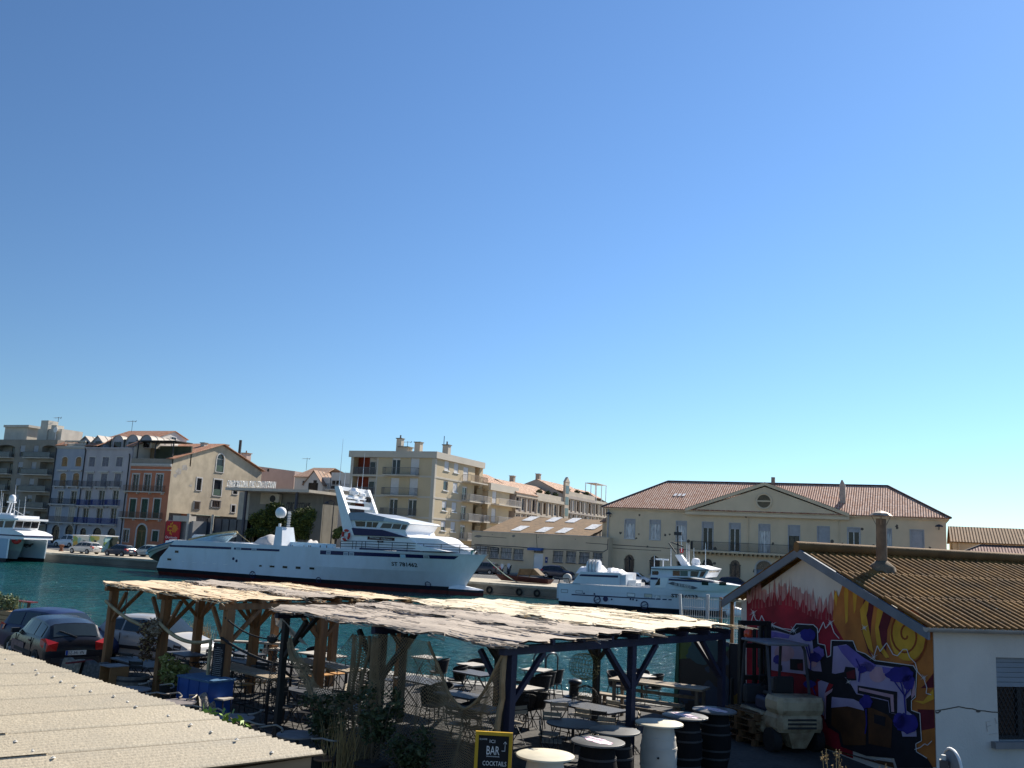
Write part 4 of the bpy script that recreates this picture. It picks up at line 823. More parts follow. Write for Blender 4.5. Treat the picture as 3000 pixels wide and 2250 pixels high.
q=MB(); a=fy.zr(4,1600,1750,755,905); q.box(a[0],xL1,LY+3,LY+8,zL,a[3]+.6); q.build('roof_house',WARE,b); q=MB(); slope(q,(a[0]-.3,LY+2.7,a[3]+.5),(xL1,LY+2.7,a[3]+.5),(xL1,LY+8,a[3]+3.2),(a[0]+2,LY+8,a[3]+3.2)); q.build('roof_house_tiles',T_OLD,b)
xc0=FY.px(*zp(5,100,560))[0]; xc1=FY.px(*zp(6,1583,600))[0]; ze=10.0
b=thing('custom_house','large beige two storey harbour building with pediment and hipped tiled roof','public building',((xc0+xc1)/2,BY,Z0))
CUST=mat('custom_house_render',(.62,.50,.34),.88,.06,.6,.1,stain=(.49,.39,.27),stain_scale=.25,stain_amt=.4)
up=[FY.zr(5,*r) for r in ((302,400,634,838),(572,676,642,852),(857,957,654,865),(1137,1245,668,968),(1430,1538,683,978),(1750,1860,692,1000))]+[FY.zr(6,*r) for r in ((307,392,527,758),(543,633,538,768),(787,880,547,716),(1045,1135,553,730),(1296,1398,564,745))]
flo=sum(r[2] for r in (up[0],up[1],up[2]))/3; bflo=sum(r[2] for r in up[3:6])/3; tops=sum(r[3] for r in up)/len(up)
up=[(r[0],r[1],(bflo if 3<=k<=7 else flo),tops) for k,r in enumerate(up)]
lo=[FY.zr(5,*r) for r in ((296,394,1010,1190),(568,672,1022,1200),(1140,1240,1060,1260),(1436,1540,1076,1270))]
lw=sum(r[1]-r[0] for r in lo)/4; ltop=sum(r[3] for r in lo)/4
cxs=[(r[0]+r[1])/2 for r in lo]; cxs.insert(2,(cxs[1]+cxs[2])/2+.2)
dx=FY.zr(5,1735,1870,1080,1300); dcx=(dx[0]+dx[1])/2
for k in (7,8,9,10): cxs.append((up[k][0]+up[k][1])/2)
cxs.append((up[6][0]+up[6][1])/2)
lops=[(c-lw/2,c+lw/2,1.0,ltop,lw/2) for c in cxs]; dop=(dcx-1.05,dcx+1.05,Z0+.02,dx[3],1.05)
m=MB(); FY.wall(m,xc0,xc1,Z0,ze,up+lops+[dop],.25); DP=18; box_walls(m,xc0,xc1,BY,BY+DP,Z0,ze,'f',top=False); m.build('wall',CUST,b)
for k,r in enumerate(up):
 sf=[.22,.2,.2,.2,.2,.22,.35,.999,.2,.2,.93][k]
 window(FY,b,r,frame=WHT if k!=6 else IRON,pane=GLD if k in (3,4,6,8) else CURT,shutter=GREYF,sh_frac=sf,trim=GREYF,sill=TRIM if k<3 or k>7 else None,tw=.12,name='window' if k<3 or k>7 else 'balcony_door',dep=.2)
for r in lops:
 wo=window(FY,b,r,frame=IRON,pane=GLD,name='arched_window',sill=TRIM); q=MB(); cx=(r[0]+r[1])/2
 for k in range(9):
  an=math.pi*k/8; q.bar(FY.p(cx,r[3]-r[4],.1),FY.p(cx-r[4]*.95*math.cos(an),r[3]-r[4]+r[4]*.95*math.sin(an),.1),.035)
 for k in range(9): x=r[0]-.05+(r[1]-r[0]+.1)*k/8; q.tube([FY.p(x,r[3]-r[4]-.05,-.05),FY.p(x,r[2]+.9,-.08),FY.p(x,r[2]+.4,-.28),FY.p(x,r[2]-.05,-.2)],.022,4)
 FY.box(q,r[0]-.12,r[1]+.12,r[3]-r[4]-.05,r[3]-r[4]+.03,-.09,.05); q.build('window_bars',IRON,wo)
wo=window(FY,b,dop,frame=GREYF,pane=mat('blue_grey_door',(.13,.18,.25),.6,.1,2),name='arched_door',sub='door_leaf',trim=TRIM,tw=.2,dep=.22); q=MB(); FY.box(q,dop[0],dop[1],dop[3]-1.15,dop[3]-1.02,.05,.2); q.poly([FY.p(dcx+1.0*math.cos(t),dop[3]-1.05+1.0*math.sin(t),.15) for t in [math.pi*j/10 for j in range(11)]]); q.build('fanlight',GLD,wo)
a=FY.zr(5,1885,1925,1180,1240); q=MB(); FY.box(q,*a,-.05,-.003); q.build('notice_board',mat('sign_blue',(.02,.04,.16),.5,.1),b)
q=MB(); FY.box(q,xc0-.25,xc1+.25,ze-.35,ze,-.35,-.003); q.box(xc1,xc1+.35,BY,BY+DP,ze-.35,ze); FY.box(q,xc0,xc1,bflo-.9,bflo-.72,-.08,-.003); q.build('cornice',CUST,b)
xp0=FY.px(*zp(5,1000,540))[0]; xp1=FY.px(*zp(6,765,445))[0]; pxc=(xp0+xp1)/2; pz=FY.px(*zp(6,95,200))[1]
q=MB(); FY.box(q,xp0+.5,xp1-.5,Z0,ze-.36,-.1,-.003) if 0 else None
q.prism([(xp0,BY-.42,ze-.3),(xp1,BY-.42,ze-.3),(pxc,BY-.42,pz-.2)],(0,.4,0),0); q.build('pediment',CUST,b)
q=MB()
for s in (-1,1):
 xe_=xp0-.5 if s<0 else xp1+.5; A=Vector((xe_,BY-.6,ze-.32)); B=Vector((pxc,BY-.6,pz-.02)); q.prism([A,B,B+Vector((0,0,.42)),A+Vector((0,0,.42))],(0,.55,0))
q.box(xp0-.5,xp1+.5,BY-.62,BY-.3,ze-.72,ze-.36); q.build('pediment_cornice',CUST,b)
oc=FY.zr(6,40,178,262,398); ocx,ocz=(oc[0]+oc[1])/2,(oc[2]+oc[3])/2; rr_=(oc[1]-oc[0])/2
q=MB(); q.tube([(ocx+rr_*.9*math.cos(t),BY-.45,ocz+rr_*.9*math.sin(t)) for t in [2*math.pi*j/28 for j in range(28)]],.16,6,0,True); ro_=q.build('round_window',CUST,b,smooth=50)
q=MB(); q.poly([(ocx+rr_*.78*math.cos(t),BY-.44,ocz+rr_*.78*math.sin(t)) for t in [2*math.pi*j/28 for j in range(28)]]); q.build('pane',mat('brown_glass',(.1,.075,.04),.3,.4,2),ro_); q=MB(); q.box(ocx-rr_*.78,ocx+rr_*.78,BY-.5,BY-.45,ocz-.07,ocz+.12); q.build('glazing_bar',CUST,ro_)
yrg=BY+DP/2; ra=PY(*zp(5,762,228),yrg); rb=PY(*zp(6,1110,200),yrg); zrg=(ra.z+rb.z)/2
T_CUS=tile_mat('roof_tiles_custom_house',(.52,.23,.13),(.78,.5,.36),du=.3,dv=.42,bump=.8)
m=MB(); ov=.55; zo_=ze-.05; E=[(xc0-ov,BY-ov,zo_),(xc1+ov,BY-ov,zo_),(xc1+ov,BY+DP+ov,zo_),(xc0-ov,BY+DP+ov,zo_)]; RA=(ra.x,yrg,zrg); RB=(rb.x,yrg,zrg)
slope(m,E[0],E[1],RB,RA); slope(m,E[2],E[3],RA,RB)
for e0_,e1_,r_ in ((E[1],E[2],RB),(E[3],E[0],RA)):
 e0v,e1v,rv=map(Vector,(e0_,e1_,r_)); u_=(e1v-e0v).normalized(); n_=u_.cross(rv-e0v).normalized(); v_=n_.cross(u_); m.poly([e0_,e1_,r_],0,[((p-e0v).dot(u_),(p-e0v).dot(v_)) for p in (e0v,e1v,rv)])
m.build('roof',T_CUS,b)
DRK=mat('dark_ridge_tiles',(.07,.05,.045),.85,.2)
q=MB(); q.tube([RA,RB],.17,6)
for e_,r_ in ((E[0],RA),(E[1],RB),(E[2],RB),(E[3],RA)): q.tube([e_,r_],.16,6)
q.build('roof_ridge',DRK,b)
q=MB()
for s in (-1,1):
 xe_=xp0-.6 if s<0 else xp1+.6; sl_=(zrg-zo_)/(DP/2+ov); yk=BY-ov+(pz+.3-zo_)/sl_
 P=[Vector((xe_,BY-.62,ze+.12)),Vector((pxc,BY-.62,pz+.42)),Vector((pxc,yk+.2,pz+.42)),Vector((xe_,BY-.3,ze+.12))]
 q.poly(P if s<0 else P[::-1],0,[(0,0),(5,0),(5,5),(0,2)])
q.build('pediment_roof',T_CUS,b)
c=PY(*zp(6,743,330),BY+3.5); q=MB(); q.box(c.x-.36,c.x+.36,BY+3,BY+3.8,c.z-1.2,c.z+2.2); q.prism([(c.x-.33,BY+3,c.z+2.2),(c.x+.33,BY+3,c.z+2.2),(c.x+.05,BY+3,c.z+2.8),(c.x-.12,BY+3,c.z+2.8)],(0,.8,0)); q.build('chimney',mat('grey_chimney',(.36,.33,.28),.9,.15,2),b)
c=PY(*zp(6,180,180),yrg); q=MB(); q.box(c.x-.25,c.x+.25,yrg-.2,yrg+.2,zrg,zrg+.9); q.build('chimney',CONC,b)
q=MB(); c=PY(*zp(5,893,380),BY+4); z_=zo_+(4+ov)*(zrg-zo_)/(DP/2+ov)
for k in range(3): q.quad((c.x-.9+k*.6,BY+3.6,z_-.08),(c.x-.5+k*.6,BY+3.6,z_-.08),(c.x-.4+k*.6,BY+4.4,z_+.3),(c.x-.8+k*.6,BY+4.4,z_+.3))
q.build('glass_tiles',WHT,b)
a0=FY.px(*zp(5,1025,920))[0]; a1=FY.px(*zp(6,640,740))[0]; bo=balcony(FY,b,a0,a1,bflo-.02,1.3,CUST,IRON,h=1.15,sp=.13,th=.22)
q=MB(); n=30
for k in range(n): x=a0+.3+(a1-a0-.6)*k/(n-1); FY.box(q,x-.12,x+.12,bflo-.5,bflo-.245,-1.1,-.003)
q.build('balcony_brackets',mat('ochre_stone',(.42,.33,.2),.88,.15,2),bo)
drain(b,xc0+.3,ze,GREYF)
for x_ in (FY.px(*zp(5,1630,700))[0],FY.px(*zp(6,715,600))[0]): q=MB(); q.tube([(x_,BY-.1,bflo),(x_,BY-.1,ze-.75)],.07,6); q.build('drainpipe',CUST,b)
crack(FY,b,[FY.px(*zp(5,x,y)) for x,y in ((140,905),(300,915),(540,930),(690,940),(1000,965))],.09,IRON,'wall_cable'); crack(FY,b,[FY.px(*zp(5,x,y)) for x,y in ((140,940),(300,952),(560,965),(690,972))],.07,IRON,'wall_cable')
q=MB(); rnd=random.Random(5)
for (k,x,y) in ((5,250,780),(5,448,792),(5,730,805),(5,782,795),(5,420,838),(5,540,928),(5,455,585),(5,1605,605),(5,1275,950),(5,1895,895),(6,657,655),(6,663,680),(6,742,672),(6,995,685),(6,1180,530),(6,1184,545),(6,1450,705),(6,900,552),(5,985,870),(5,1265,1108),(5,1695,1190)):
 c=FY.px(*zp(k,x,y)); r_=rnd.uniform(.12,.26); q.poly([FY.p(c[0]+r_*math.cos(t)*rnd.uniform(.5,1.2),c[1]+r_*math.sin(t)*rnd.uniform(.6,1.3),-.005) for t in [j*.78 for j in range(8)]])
q.build('wall_pit',CRK,b)
def wall_lamp(x,z):
 q=MB(); q.tube([(x,BY-.003,z-.6),(x,BY-.4,z-.2),(x,BY-.9,z)],.05,6); q.lathe((x,BY-.9,z-.25),[(.5,0),(.35,.18),(.08,.3)],12); q.build('wall_lamp',IRON,b,smooth=40)
c=FY.px(*zp(6,1522,520)); wall_lamp(*c); c=FY.px(*zp(5,130,560)); wall_lamp(c[0]+.2,c[1])
Yr=134; fr=Fac('y',Yr); x0=xc1+.9; z1=fr.px(*zp(6,1900,665))[1]; b=thing('long_shed','long tan building with an aged brown tiled roof right of the custom house','warehouse',(x0+20,Yr,Z0))
m=MB(); box_walls(m,x0,x0+60,Yr,Yr+10,Z0,z1); m.build('wall',WARE,b)
zr2=PY(*zp(6,1900,540),Yr+5).z; T_MOSS=tile_mat('roof_tiles_mossy',(.26,.125,.042),(.36,.2,.085),du=.35,dv=.5,bump=.9,moss=(.2,.105,.035))
m=MB(); slope(m,(x0-.3,Yr-.5,z1),(x0+60,Yr-.5,z1),(x0+60,Yr+5,zr2),(x0-.3,Yr+5,zr2)); slope(m,(x0+60,Yr+10.5,z1),(x0-.3,Yr+10.5,z1),(x0-.3,Yr+5,zr2),(x0+60,Yr+5,zr2)); m.build('roof',T_MOSS,b)
q=MB()
for x_ in (1685,2030): c=fr.px(*zp(6,x_,690))[0]; q.tube([(c,Yr-.15,Z0),(c,Yr-.15,z1)],.12,6)
q.build('drainpipe',WARE,b)
Yh=116; fh_=Fac('y',Yh); c0=PY(*zp(6,1590,785),Yh); c1=PY(*zp(6,1860,684),Yh+4); b=thing('harbour_hut','low hut with a hipped red tiled roof in front of the long shed','hut',(c0.x+8,Yh,Z0))
m=MB(); box_walls(m,c0.x+.4,c0.x+24,Yh,Yh+8,.0,c0.z); m.build('wall',WARE,b)
m=MB(); zz_=c1.z; e=[(c0.x,Yh-.4,c0.z),(c0.x+24.4,Yh-.4,c0.z),(c0.x+24.4,Yh+8.4,c0.z),(c0.x,Yh+8.4,c0.z)]; slope(m,e[0],e[1],(c0.x+20,Yh+4,zz_),(c1.x,Yh+4,zz_)); slope(m,e[2],e[3],(c1.x,Yh+4,zz_),(c0.x+20,Yh+4,zz_)); m.poly([e[3],e[0],(c1.x,Yh+4,zz_)],0,[(0,0),(8.8,0),(4.4,5)]); m.poly([e[1],e[2],(c0.x+20,Yh+4,zz_)],0,[(0,0),(8.8,0),(4.4,5)]); m.build('roof',tile_mat('roof_tiles_hut',(.30,.13,.09),(.45,.26,.2),du=.3,dv=.4,bump=.8),b)
q=MB(); q.tube([(c1.x,Yh+4,zz_),(c0.x+20,Yh+4,zz_)],.14,6); q.tube([e[0],(c1.x,Yh+4,zz_)],.13,6); q.build('roof_ridge',DRK,b)
HULLW=mat('hull_paint_pale_blue',(.64,.675,.72),.4,.04,.5,stain=(.5,.5,.5),stain_scale=.5,stain_amt=.4); HULLB=mat('boot_top_black',(.012,.014,.02),.5,.2); HULLR=mat('antifouling_red',(.10,.014,.012),.6,.25,1.5)
NAVY=mat('navy_stripe',(.012,.014,.07),.4,.1); BWHITE=mat('boat_white',(.78,.78,.78),.4,.04); DECKG=mat('deck_grey',(.3,.32,.34),.7,.1); ROOFG=mat('wheelhouse_grey',(.26,.3,.36),.5,.08); TARP=mat('grey_white_tarp',(.52,.49,.46),.8,.15,1.5,.5); PALEB=mat('pale_blue_paint',(.42,.62,.74),.5,.06)
class Hull:
 """levels bottom to top: (x_stern, x_bow, z_stern, z_bow, half_breadth, t0, p)"""
 def __init__(s,lv,yc,n=26,ez=1.5): s.ez=ez; s.lv=lv; s.yc=yc; s.n=n
 def pt(s,i,t,side=-1):
  xs,xe,z0,z1,hb,t0,p=s.lv[i]; u=max(0,(t-t0)/(1-t0)); k=max(0.0,1-u**p)
  return Vector((xs+(xe-xs)*t, s.yc+side*max(hb*k,.03), z0+(z1-z0)*(t**s.ez)))
 def y(s,x,z,side=-1):
  def at(i,f):
   a,b=s.lv[i],s.lv[i+1]; xs=a[0]+(b[0]-a[0])*f; xe=a[1]+(b[1]-a[1])*f; t=min(1,max(0,(x-xs)/(xe-xs))); p,q=s.pt(i,t,side),s.pt(i+1,t,side); return p.lerp(q,f)
  for i in range(len(s.lv)-1):
   if at(i,0).z-1e-6<=z<=at(i,1).z+1e-6:
    lo,hi=0,1
    for _ in range(24):
     m=(lo+hi)/2
     if at(i,m).z<z: lo=m
     else: hi=m
    return at(i,lo).y
  return at(len(s.lv)-2,1).y
 def build(s,mats,rows,name,parent,deck=None,drop=.5):
  m=MB(); n=s.n
  for side in (-1,1):
   for i in range(len(s.lv)-1):
    for k in range(n):
     t0,t1=k/n,(k+1)/n; q=[s.pt(i,t0,side),s.pt(i,t1,side),s.pt(i+1,t1,side),s.pt(i+1,t0,side)]
     m.quad(*(q if side<0 else q[::-1]),rows[i])
  for i in range(len(s.lv)-1): m.quad(s.pt(i,0,1),s.pt(i,0,-1),s.pt(i+1,0,-1),s.pt(i+1,0,1),rows[i])
  o=m.build(name,mats,parent,smooth=25)
  if deck:
   m=MB(); L=len(s.lv)-1
   for k in range(n):
    a,b=s.pt(L,k/n,-1),s.pt(L,(k+1)/n,-1); c,d=s.pt(L,(k+1)/n,1),s.pt(L,k/n,1); dz=Vector((0,0,drop)); m.quad(a-dz,b-dz,c-dz,d-dz)
   m.build('deck',deck,parent)
  return o
 def strip(s,m,pts,off=.012,mi=0,side=-1):
  """decal: list of (x,zlow,zhigh)"""
  for i in range(len(pts)-1):
   (x0,a0,b0),(x1,a1,b1)=pts[i],pts[i+1]; n=max(1,int(abs(x1-x0)/.5))
   for k in range(n):
    f0,f1=k/n,(k+1)/n; X=[x0+(x1-x0)*f for f in (f0,f1)]; A=[a0+(a1-a0)*f for f in (f0,f1)]; B=[b0+(b1-b0)*f for f in (f0,f1)]
    for g0,g1 in ((0,.5),(.5,1)):
     P=[(X[0],A[0]+(B[0]-A[0])*g0),(X[1],A[1]+(B[1]-A[1])*g0),(X[1],A[1]+(B[1]-A[1])*g1),(X[0],A[0]+(B[0]-A[0])*g1)]; m.quad(*[Vector((x,s.y(x,z,side=side)+side*off,z)) for x,z in P],mi)
 def rect(s,m,x0,x1,z0,z1,off=.012,mi=0): s.strip(m,[(x0,z0,z1),(x1,z0,z1)],off,mi)
def drape(o,H,off=.035):
 w=wloc(o)
 for v in o.data.vertices: v.co.y=H.y(v.co.x+w.x,v.co.z+w.z)-off-w.y
 o.data.update(); return o
def hp(k,x,y,Y): q=PY(*zp(k,x,y),Y); return q.x,q.z
def hrect(k,x0,x1,y0,y1,Y):
 xm,ym=(x0+x1)/2,(y0+y1)/2; return hp(k,x0,ym,Y)[0],hp(k,x1,ym,Y)[0],hp(k,xm,y1,Y)[1],hp(k,xm,y0,Y)[1]
NB=85.0; HB=4.1; YC=NB+HB
def sideprism(k,pts,Y0,Y1,name,ma,parent,smooth=None,ref=None):
 """extrude a side-view outline from Y0 to Y1 (outline measured on the plane Y0 or ref)"""
 P=[hp(k,x,y,ref or Y0) for x,y in pts]; m=MB(); m.prism([(x,Y0,z) for x,z in P],(0,Y1-Y0,0)); return m.build(name,ma,parent,smooth=smooth)
sx,sz=hp(10,75,545,NB); bow=hp(11,2150,1000,YC); stem=hp(11,1870,1375,YC); shx,shz=hp(10,310,178,NB)
t=thing('fishing_boat','long pale blue tuna boat with navy stripes and raked mast, registration ST 781462','boat',((sx+bow[0])/2,YC,WZ))
zbk=-.45
H1=Hull([(sx+.3,stem[0]-.5,-2.2,-2.2,HB*.8,.55,1.6),(sx+.1,stem[0]-.2,-.85,-.85,HB*.96,.5,1.7),(sx,stem[0],zbk,zbk,HB,.48,1.8),(hp(10,120,440,NB)[0],hp(11,1990,1170,YC)[0],zbk+1.2,bow[1]-1.9,HB,.6,2.2),(shx,bow[0],hp(11,400,935,NB)[1],bow[1],HB,.66,2.6)],YC,34)
H1.build([HULLR,HULLB,HULLW],[0,1,2,2],'hull',t,deck=DECKG,drop=.12)
m=MB();
bx0=stem[0]-1.5; bx1,bz=hp(11,2110,1432,YC)
for k,(mi,za,zb) in enumerate(((0,-2.3,-.85),(1,-.85,-.62),(2,-.62,-.1))):
 n=10
 for sd in (-1,1):
  for i in range(n):
   f0,f1=i/n,(i+1)/n; r=lambda f:.75*math.sqrt(max(0,1-(f)**2.4)); X=lambda f:bx0+(bx1-bx0)*f
   zt=lambda f,z:min(z,-.1-.45*f)
   q=[(X(f0),YC+sd*r(f0),zt(f0,za)),(X(f1),YC+sd*r(f1),zt(f1,za)),(X(f1),YC+sd*r(f1)*(.4 if k==2 else 1),zt(f1,zb)),(X(f0),YC+sd*r(f0)*(.4 if k==2 else 1),zt(f0,zb))]
   m.quad(*(q if sd<0 else q[::-1]),mi)
for i in range(10):
 f0,f1=i/10,(i+1)/10; r=lambda f:.75*.4*math.sqrt(max(0,1-(f)**2.4)); m.quad((bx0+(bx1-bx0)*f0,YC-r(f0),-.1-.45*f0),(bx0+(bx1-bx0)*f1,YC-r(f1),-.1-.45*f1),(bx0+(bx1-bx0)*f1,YC+r(f1),-.1-.45*f1),(bx0+(bx1-bx0)*f0,YC+r(f0),-.1-.45*f0),2)
m.build('bulbous_bow',[HULLR,HULLB,BWHITE],t,smooth=40)
def q1(k,x,y): return hp(k,x,y,NB)
sideprism(10,[(265,252),(318,178),(660,190),(830,203),(1030,212),(1012,300),(1005,385),(130,440)],NB-.006,NB+.5,'aft_bulwark',HULLW,t)
sideprism(10,[(318,178),(660,190),(1030,212),(1020,300),(200,330)],NB+7.6,NB+8.1,'aft_bulwark',HULLW,t,ref=NB)
sideprism(10,[(1040,270),(1380,278),(1620,296),(1640,410),(1005,392)],NB-.003,NB+1.2,'deckhouse_side',HULLW,t)
sideprism(10,[(1040,215),(1130,215),(1300,230),(1490,255),(1490,296),(1040,270)],NB+.4,NB+5,'deckhouse_top',BWHITE,t)
P=lambda *a:[(q1(k,x,yl)[0],q1(k,x,yl)[1],q1(k,x,yh)[1]) for k,x,yl,yh in a]
for pts,of in ((P((10,243,262,239),(10,640,280,252),(10,1010,296,268)),.03),(P((10,1045,298,272),(10,1612,322,296)),.03),(P((11,-10,990,938),(11,800,1022,974),(11,1590,1056,1012),(11,1640,1018,1014)),.02),(P((11,500,928,905),(11,1650,972,965)),.02)):
 m=MB(); H1.strip(m,pts,of); m.build('stripe',NAVY,t)
def hatch(k,x0,x1,y0,y1,ma,name='porthole',off=.02):
 a=hrect(k,x0,x1,y0,y1,NB); m=MB(); H1.rect(m,a[0]-.05,a[1]+.05,a[2]-.05,a[3]+.05,off,1); H1.rect(m,*a,off+.012,0); return m.build(name,[ma,HULLW],t)
for r in ((310,355,310,338),(215,265,408,432),(1360,1392,490,512),(1490,1550,497,520),(1652,1710,503,530),(1815,1875,510,540),(1985,2045,520,547)): hatch(10,*r,GLD)
for r in ((395,425,440,450),(525,575,455,464),(650,705,461,471),(780,825,470,480),(910,965,480,487)): hatch(10,*r,BWHITE,'freeing_port')
for r in ((1078,1130,270,300),(1272,1322,282,312)): hatch(10,*r,ROOFG,'side_hatch',.05)
for r in ((77,122,955,985),(300,350,968,1000),(374,424,970,1002)): hatch(11,*r,ROOFG,'side_hatch',.03)
hatch(11,1005,1057,998,1035,PALEB,'side_hatch',.03); hatch(11,1270,1322,1010,1042,DECKG,'side_hatch',.03)
for k,x,y,r in ((10,1275,612,.36),(10,2083,678,.27),(11,1225,1388,.26)):
 c=q1(k,x,y); rr=[(c[0]+r*math.cos(a*.39),c[1]+r*math.sin(a*.39)) for a in range(16)]; V=lambda X_,Z_:Vector((X_,H1.y(X_,Z_)-.03,Z_)); m=MB(); m.tube([V(*q_) for q_ in rr],.045,4,0,True)
 for a in range(3 if r>.3 else 1): dx_,dz_=math.cos(a*1.05)*r,math.sin(a*1.05)*r; m.bar(V(c[0]-dx_,c[1]-dz_),V(c[0]+dx_,c[1]+dz_),.08,.03)
 m.build('thruster_mark',NAVY,t)
for x,y in ((1037,412),(1076,440)): m=MB(); c=q1(10,x,y); m.lathe((c[0],NB-.02,c[1]),[(.16,0),(.16,.02)],10,axis='y'); m.build('hull_outlet',NAVY,t)
a=hrect(11,880,1185,1100,1160,NB); y0=H1.y(a[0],a[2]); y1=H1.y(a[1],a[2]); d=Vector((a[1]-a[0],y1-y0,0))
DTX=mat('black_lettering',(.02,.02,.03),.5,.1); tx=text(t,'ST 781462',(a[0],min(y0,H1.y(a[0],a[3]))-.06,a[2]+.08),d,(0,0,1),a[3]-a[2]-.05,DTX,width=a[1]-a[0],name='registration_number',depth=.02,bold=.018); drape(tx,H1)
HY=NB+.75; WH=HB*2-1.5
fo_=[(245,935),(262,820),(435,700),(800,700),(1130,772),(1480,800),(1850,972),(1640,968)]
pl=[hp(11,x,y,HY) for x,y in [(258,930),(262,770),(440,690),(800,690),(1060,745),(1300,880),(1640,955)]]
m=MB(); m.prism([(x,HY,z) for x,z in pl],(0,WH,0)); m.build('deckhouse',BWHITE,t)
sp=[hp(11,x,y,HY) for x,y in [(1010,735),(1470,800),(1850,975),(1640,960),(1340,880)]]
m=MB(); L=[hp(11,x,y,HY) for x,y in [(1000,720),(1150,770),(1470,790),(1600,870),(1840,975)]]
def trunkpt(i,f):
 x,z=L[i]; w=[WH/2,WH/2-.15,WH/2-1.0,WH/2-1.7,.5][i]; return Vector((x,YC+w*f,z+.25*(1-f*f)))
for i in range(4):
 for k in range(6): f0,f1=-1+k/3,-1+(k+1)/3; m.quad(trunkpt(i,f0),trunkpt(i+1,f0),trunkpt(i+1,f1),trunkpt(i,f1))
 for s_ in (-1,1): a_,b_=trunkpt(i,s_),trunkpt(i+1,s_); m.quad((a_.x,a_.y+s_*.02,bow[1]-.25),(b_.x,b_.y+s_*.02,bow[1]-.25),b_,a_)
m.build('foredeck_trunk',BWHITE,t,smooth=30)
m=MB(); WY=HY+.15; WW=WH-.3
wp=[hp(11,x,y,WY) for x,y in [(385,690),(372,545),(800,560),(1150,600),(1095,690),(1120,745),(420,745)]]
m.prism([(x,WY,z) for x,z in wp],(0,WW,0)); m.build('wheelhouse',BWHITE,t)
m=MB(); rp_=[hp(11,x,y,WY-.25) for x,y in [(375,548),(362,450),(560,446),(830,508),(800,563)]]; m.prism([(x,WY-.25,z) for x,z in rp_],(0,WW+.5,0)); m.build('wheelhouse_roof',ROOFG,t)
m=MB(); rp_=[hp(11,x,y,WY-.22) for x,y in [(480,480),(830,510),(1130,572),(1158,592),(1150,605),(800,562)]]; m.prism([(x,WY-.22,z) for x,z in rp_],(0,WW+.44,0)); m.build('wheelhouse_brow',mat('brow_pale_grey',(.5,.54,.57),.5,.05),t)
for q_ in ([(443,562),(578,568),(572,632),(460,628)],[(600,570),(665,573),(660,640),(590,636)],[(676,575),(750,578),(715,642),(668,640)],[(808,588),(928,594),(905,655),(770,648)],[(945,596),(1045,602),(1020,665),(918,658)],[(1062,606),(1120,612),(1095,672),(1032,668)]):
 P_=[hp(11,x,y,WY) for x,y in q_]; m=MB(); m.prism([(x,WY-.03,z) for x,z in P_],(0,.028,0)); m.build('window',GLD if q_[0][0]<800 else mat('tinted_window',(.05,.05,.052),.2,.2,1,spec=.4),t)
x1,z1=hp(11,1135,612,WY); x0,z0=hp(11,1102,672,WY); m=MB()
for k in range(4):
 y=WY+.25+k*(WW-.5)/4; m.quad((x0+.03,y,z0),(x0+.03,y+(WW-.5)/4-.15,z0),(x1+.03,y+(WW-.5)/4-.15,z1),(x1+.03,y,z1))
m.build('front_windows',GL,t)
P_=[hp(11,x,y,HY) for x,y in [(410,648),(790,672),(1135,772),(440,742)]]; m=MB(); m.prism([(x,HY-.18,z) for x,z in P_],(0,.3,0)); m.build('blue_band',NAVY,t)
a=hrect(11,608,955,768,808,HY); m=MB(); m.box(a[0],a[1],HY-.06,HY-.003,a[2],a[3]); nb=m.build('name_board',mat('dark_red_board',(.05,.01,.012),.5,.1),t); text(nb,'JEAN-MARIE - CHRISTIAN 3',(a[0]+.25,HY-.075,a[2]+.12),(1,0,-.055),(0,0,1),(a[3]-a[2])*.6,WHT,width=a[1]-a[0]-.5,depth=.01)
a=hrect(11,735,812,815,838,HY); m=MB(); m.box(a[0],a[1],HY-.06,HY-.003,a[2],a[3]); nb=m.build('port_board',mat('dark_red_board',(.05,.01,.012),.5,.1),t); text(nb,'SETE',(a[0]+.2,HY-.075,a[2]+.1),(1,0,0),(0,0,1),(a[3]-a[2])*.6,WHT,width=a[1]-a[0]-.4,depth=.01)
LG=[(178,112),(232,104),(300,300),(362,490),(440,745),(255,760),(285,680)]
Yn=HY-.12; Yf=YC+WH/2-.4
Pn=[hp(11,x,y,Yn) for x,y in LG]; m=MB(); m.prism([(x,Yn,z) for x,z in Pn],(0,.5,0)); m.build('mast_leg',BWHITE,t)
m=MB(); Pf=[Pn[0],Pn[1],Pn[2],Pn[3],(Pn[3][0]-1.6,Pn[3][1]-.6)]; m.prism([(x,Yf-.5,z) for x,z in Pf],(0,.5,0)); m.build('mast_leg',BWHITE,t)
m=MB()
def onleg(f): return (Pn[1][0]-.25+(Pn[3][0]-Pn[1][0])*f, Pn[1][1]-.2+(Pn[3][1]-Pn[1][1])*f)
for f,w_ in ((0,.4),(.27,.32),(.42,.2),(.62,.3)): x,z=onleg(f); m.box(x-.35,x+.05,Yn+.5,Yf-.5,z-w_/2,z+w_/2)
m.build('mast_crossbar',BWHITE,t)
m=MB(); x,z=onleg(.27); m.lathe((x,YC-.6,z+.55),[(.1,-.4),(.5,-.25),(.55,.1),(.3,.45),(.05,.5)],12); m.lathe((x,YC+1.2,z+.4),[(.1,-.3),(.38,-.15),(.38,.1),(.1,.25)],12); x,z=onleg(.42); m.box(x-.2,x+.1,YC-2.2,YC+1.5,z+.25,z+.42); m.box(x-.15,x+.15,YC-.3,YC+.1,z+.1,z+.3); m.build('radar',BWHITE,t,smooth=40)
m=MB(); x,z=onleg(.1); m.lathe((x+.6,Yf-1,z-.6),[(.3,-.25),(.34,.2),(.2,.3)],10,axis='x'); m.build('searchlight',IRON,t,smooth=40)
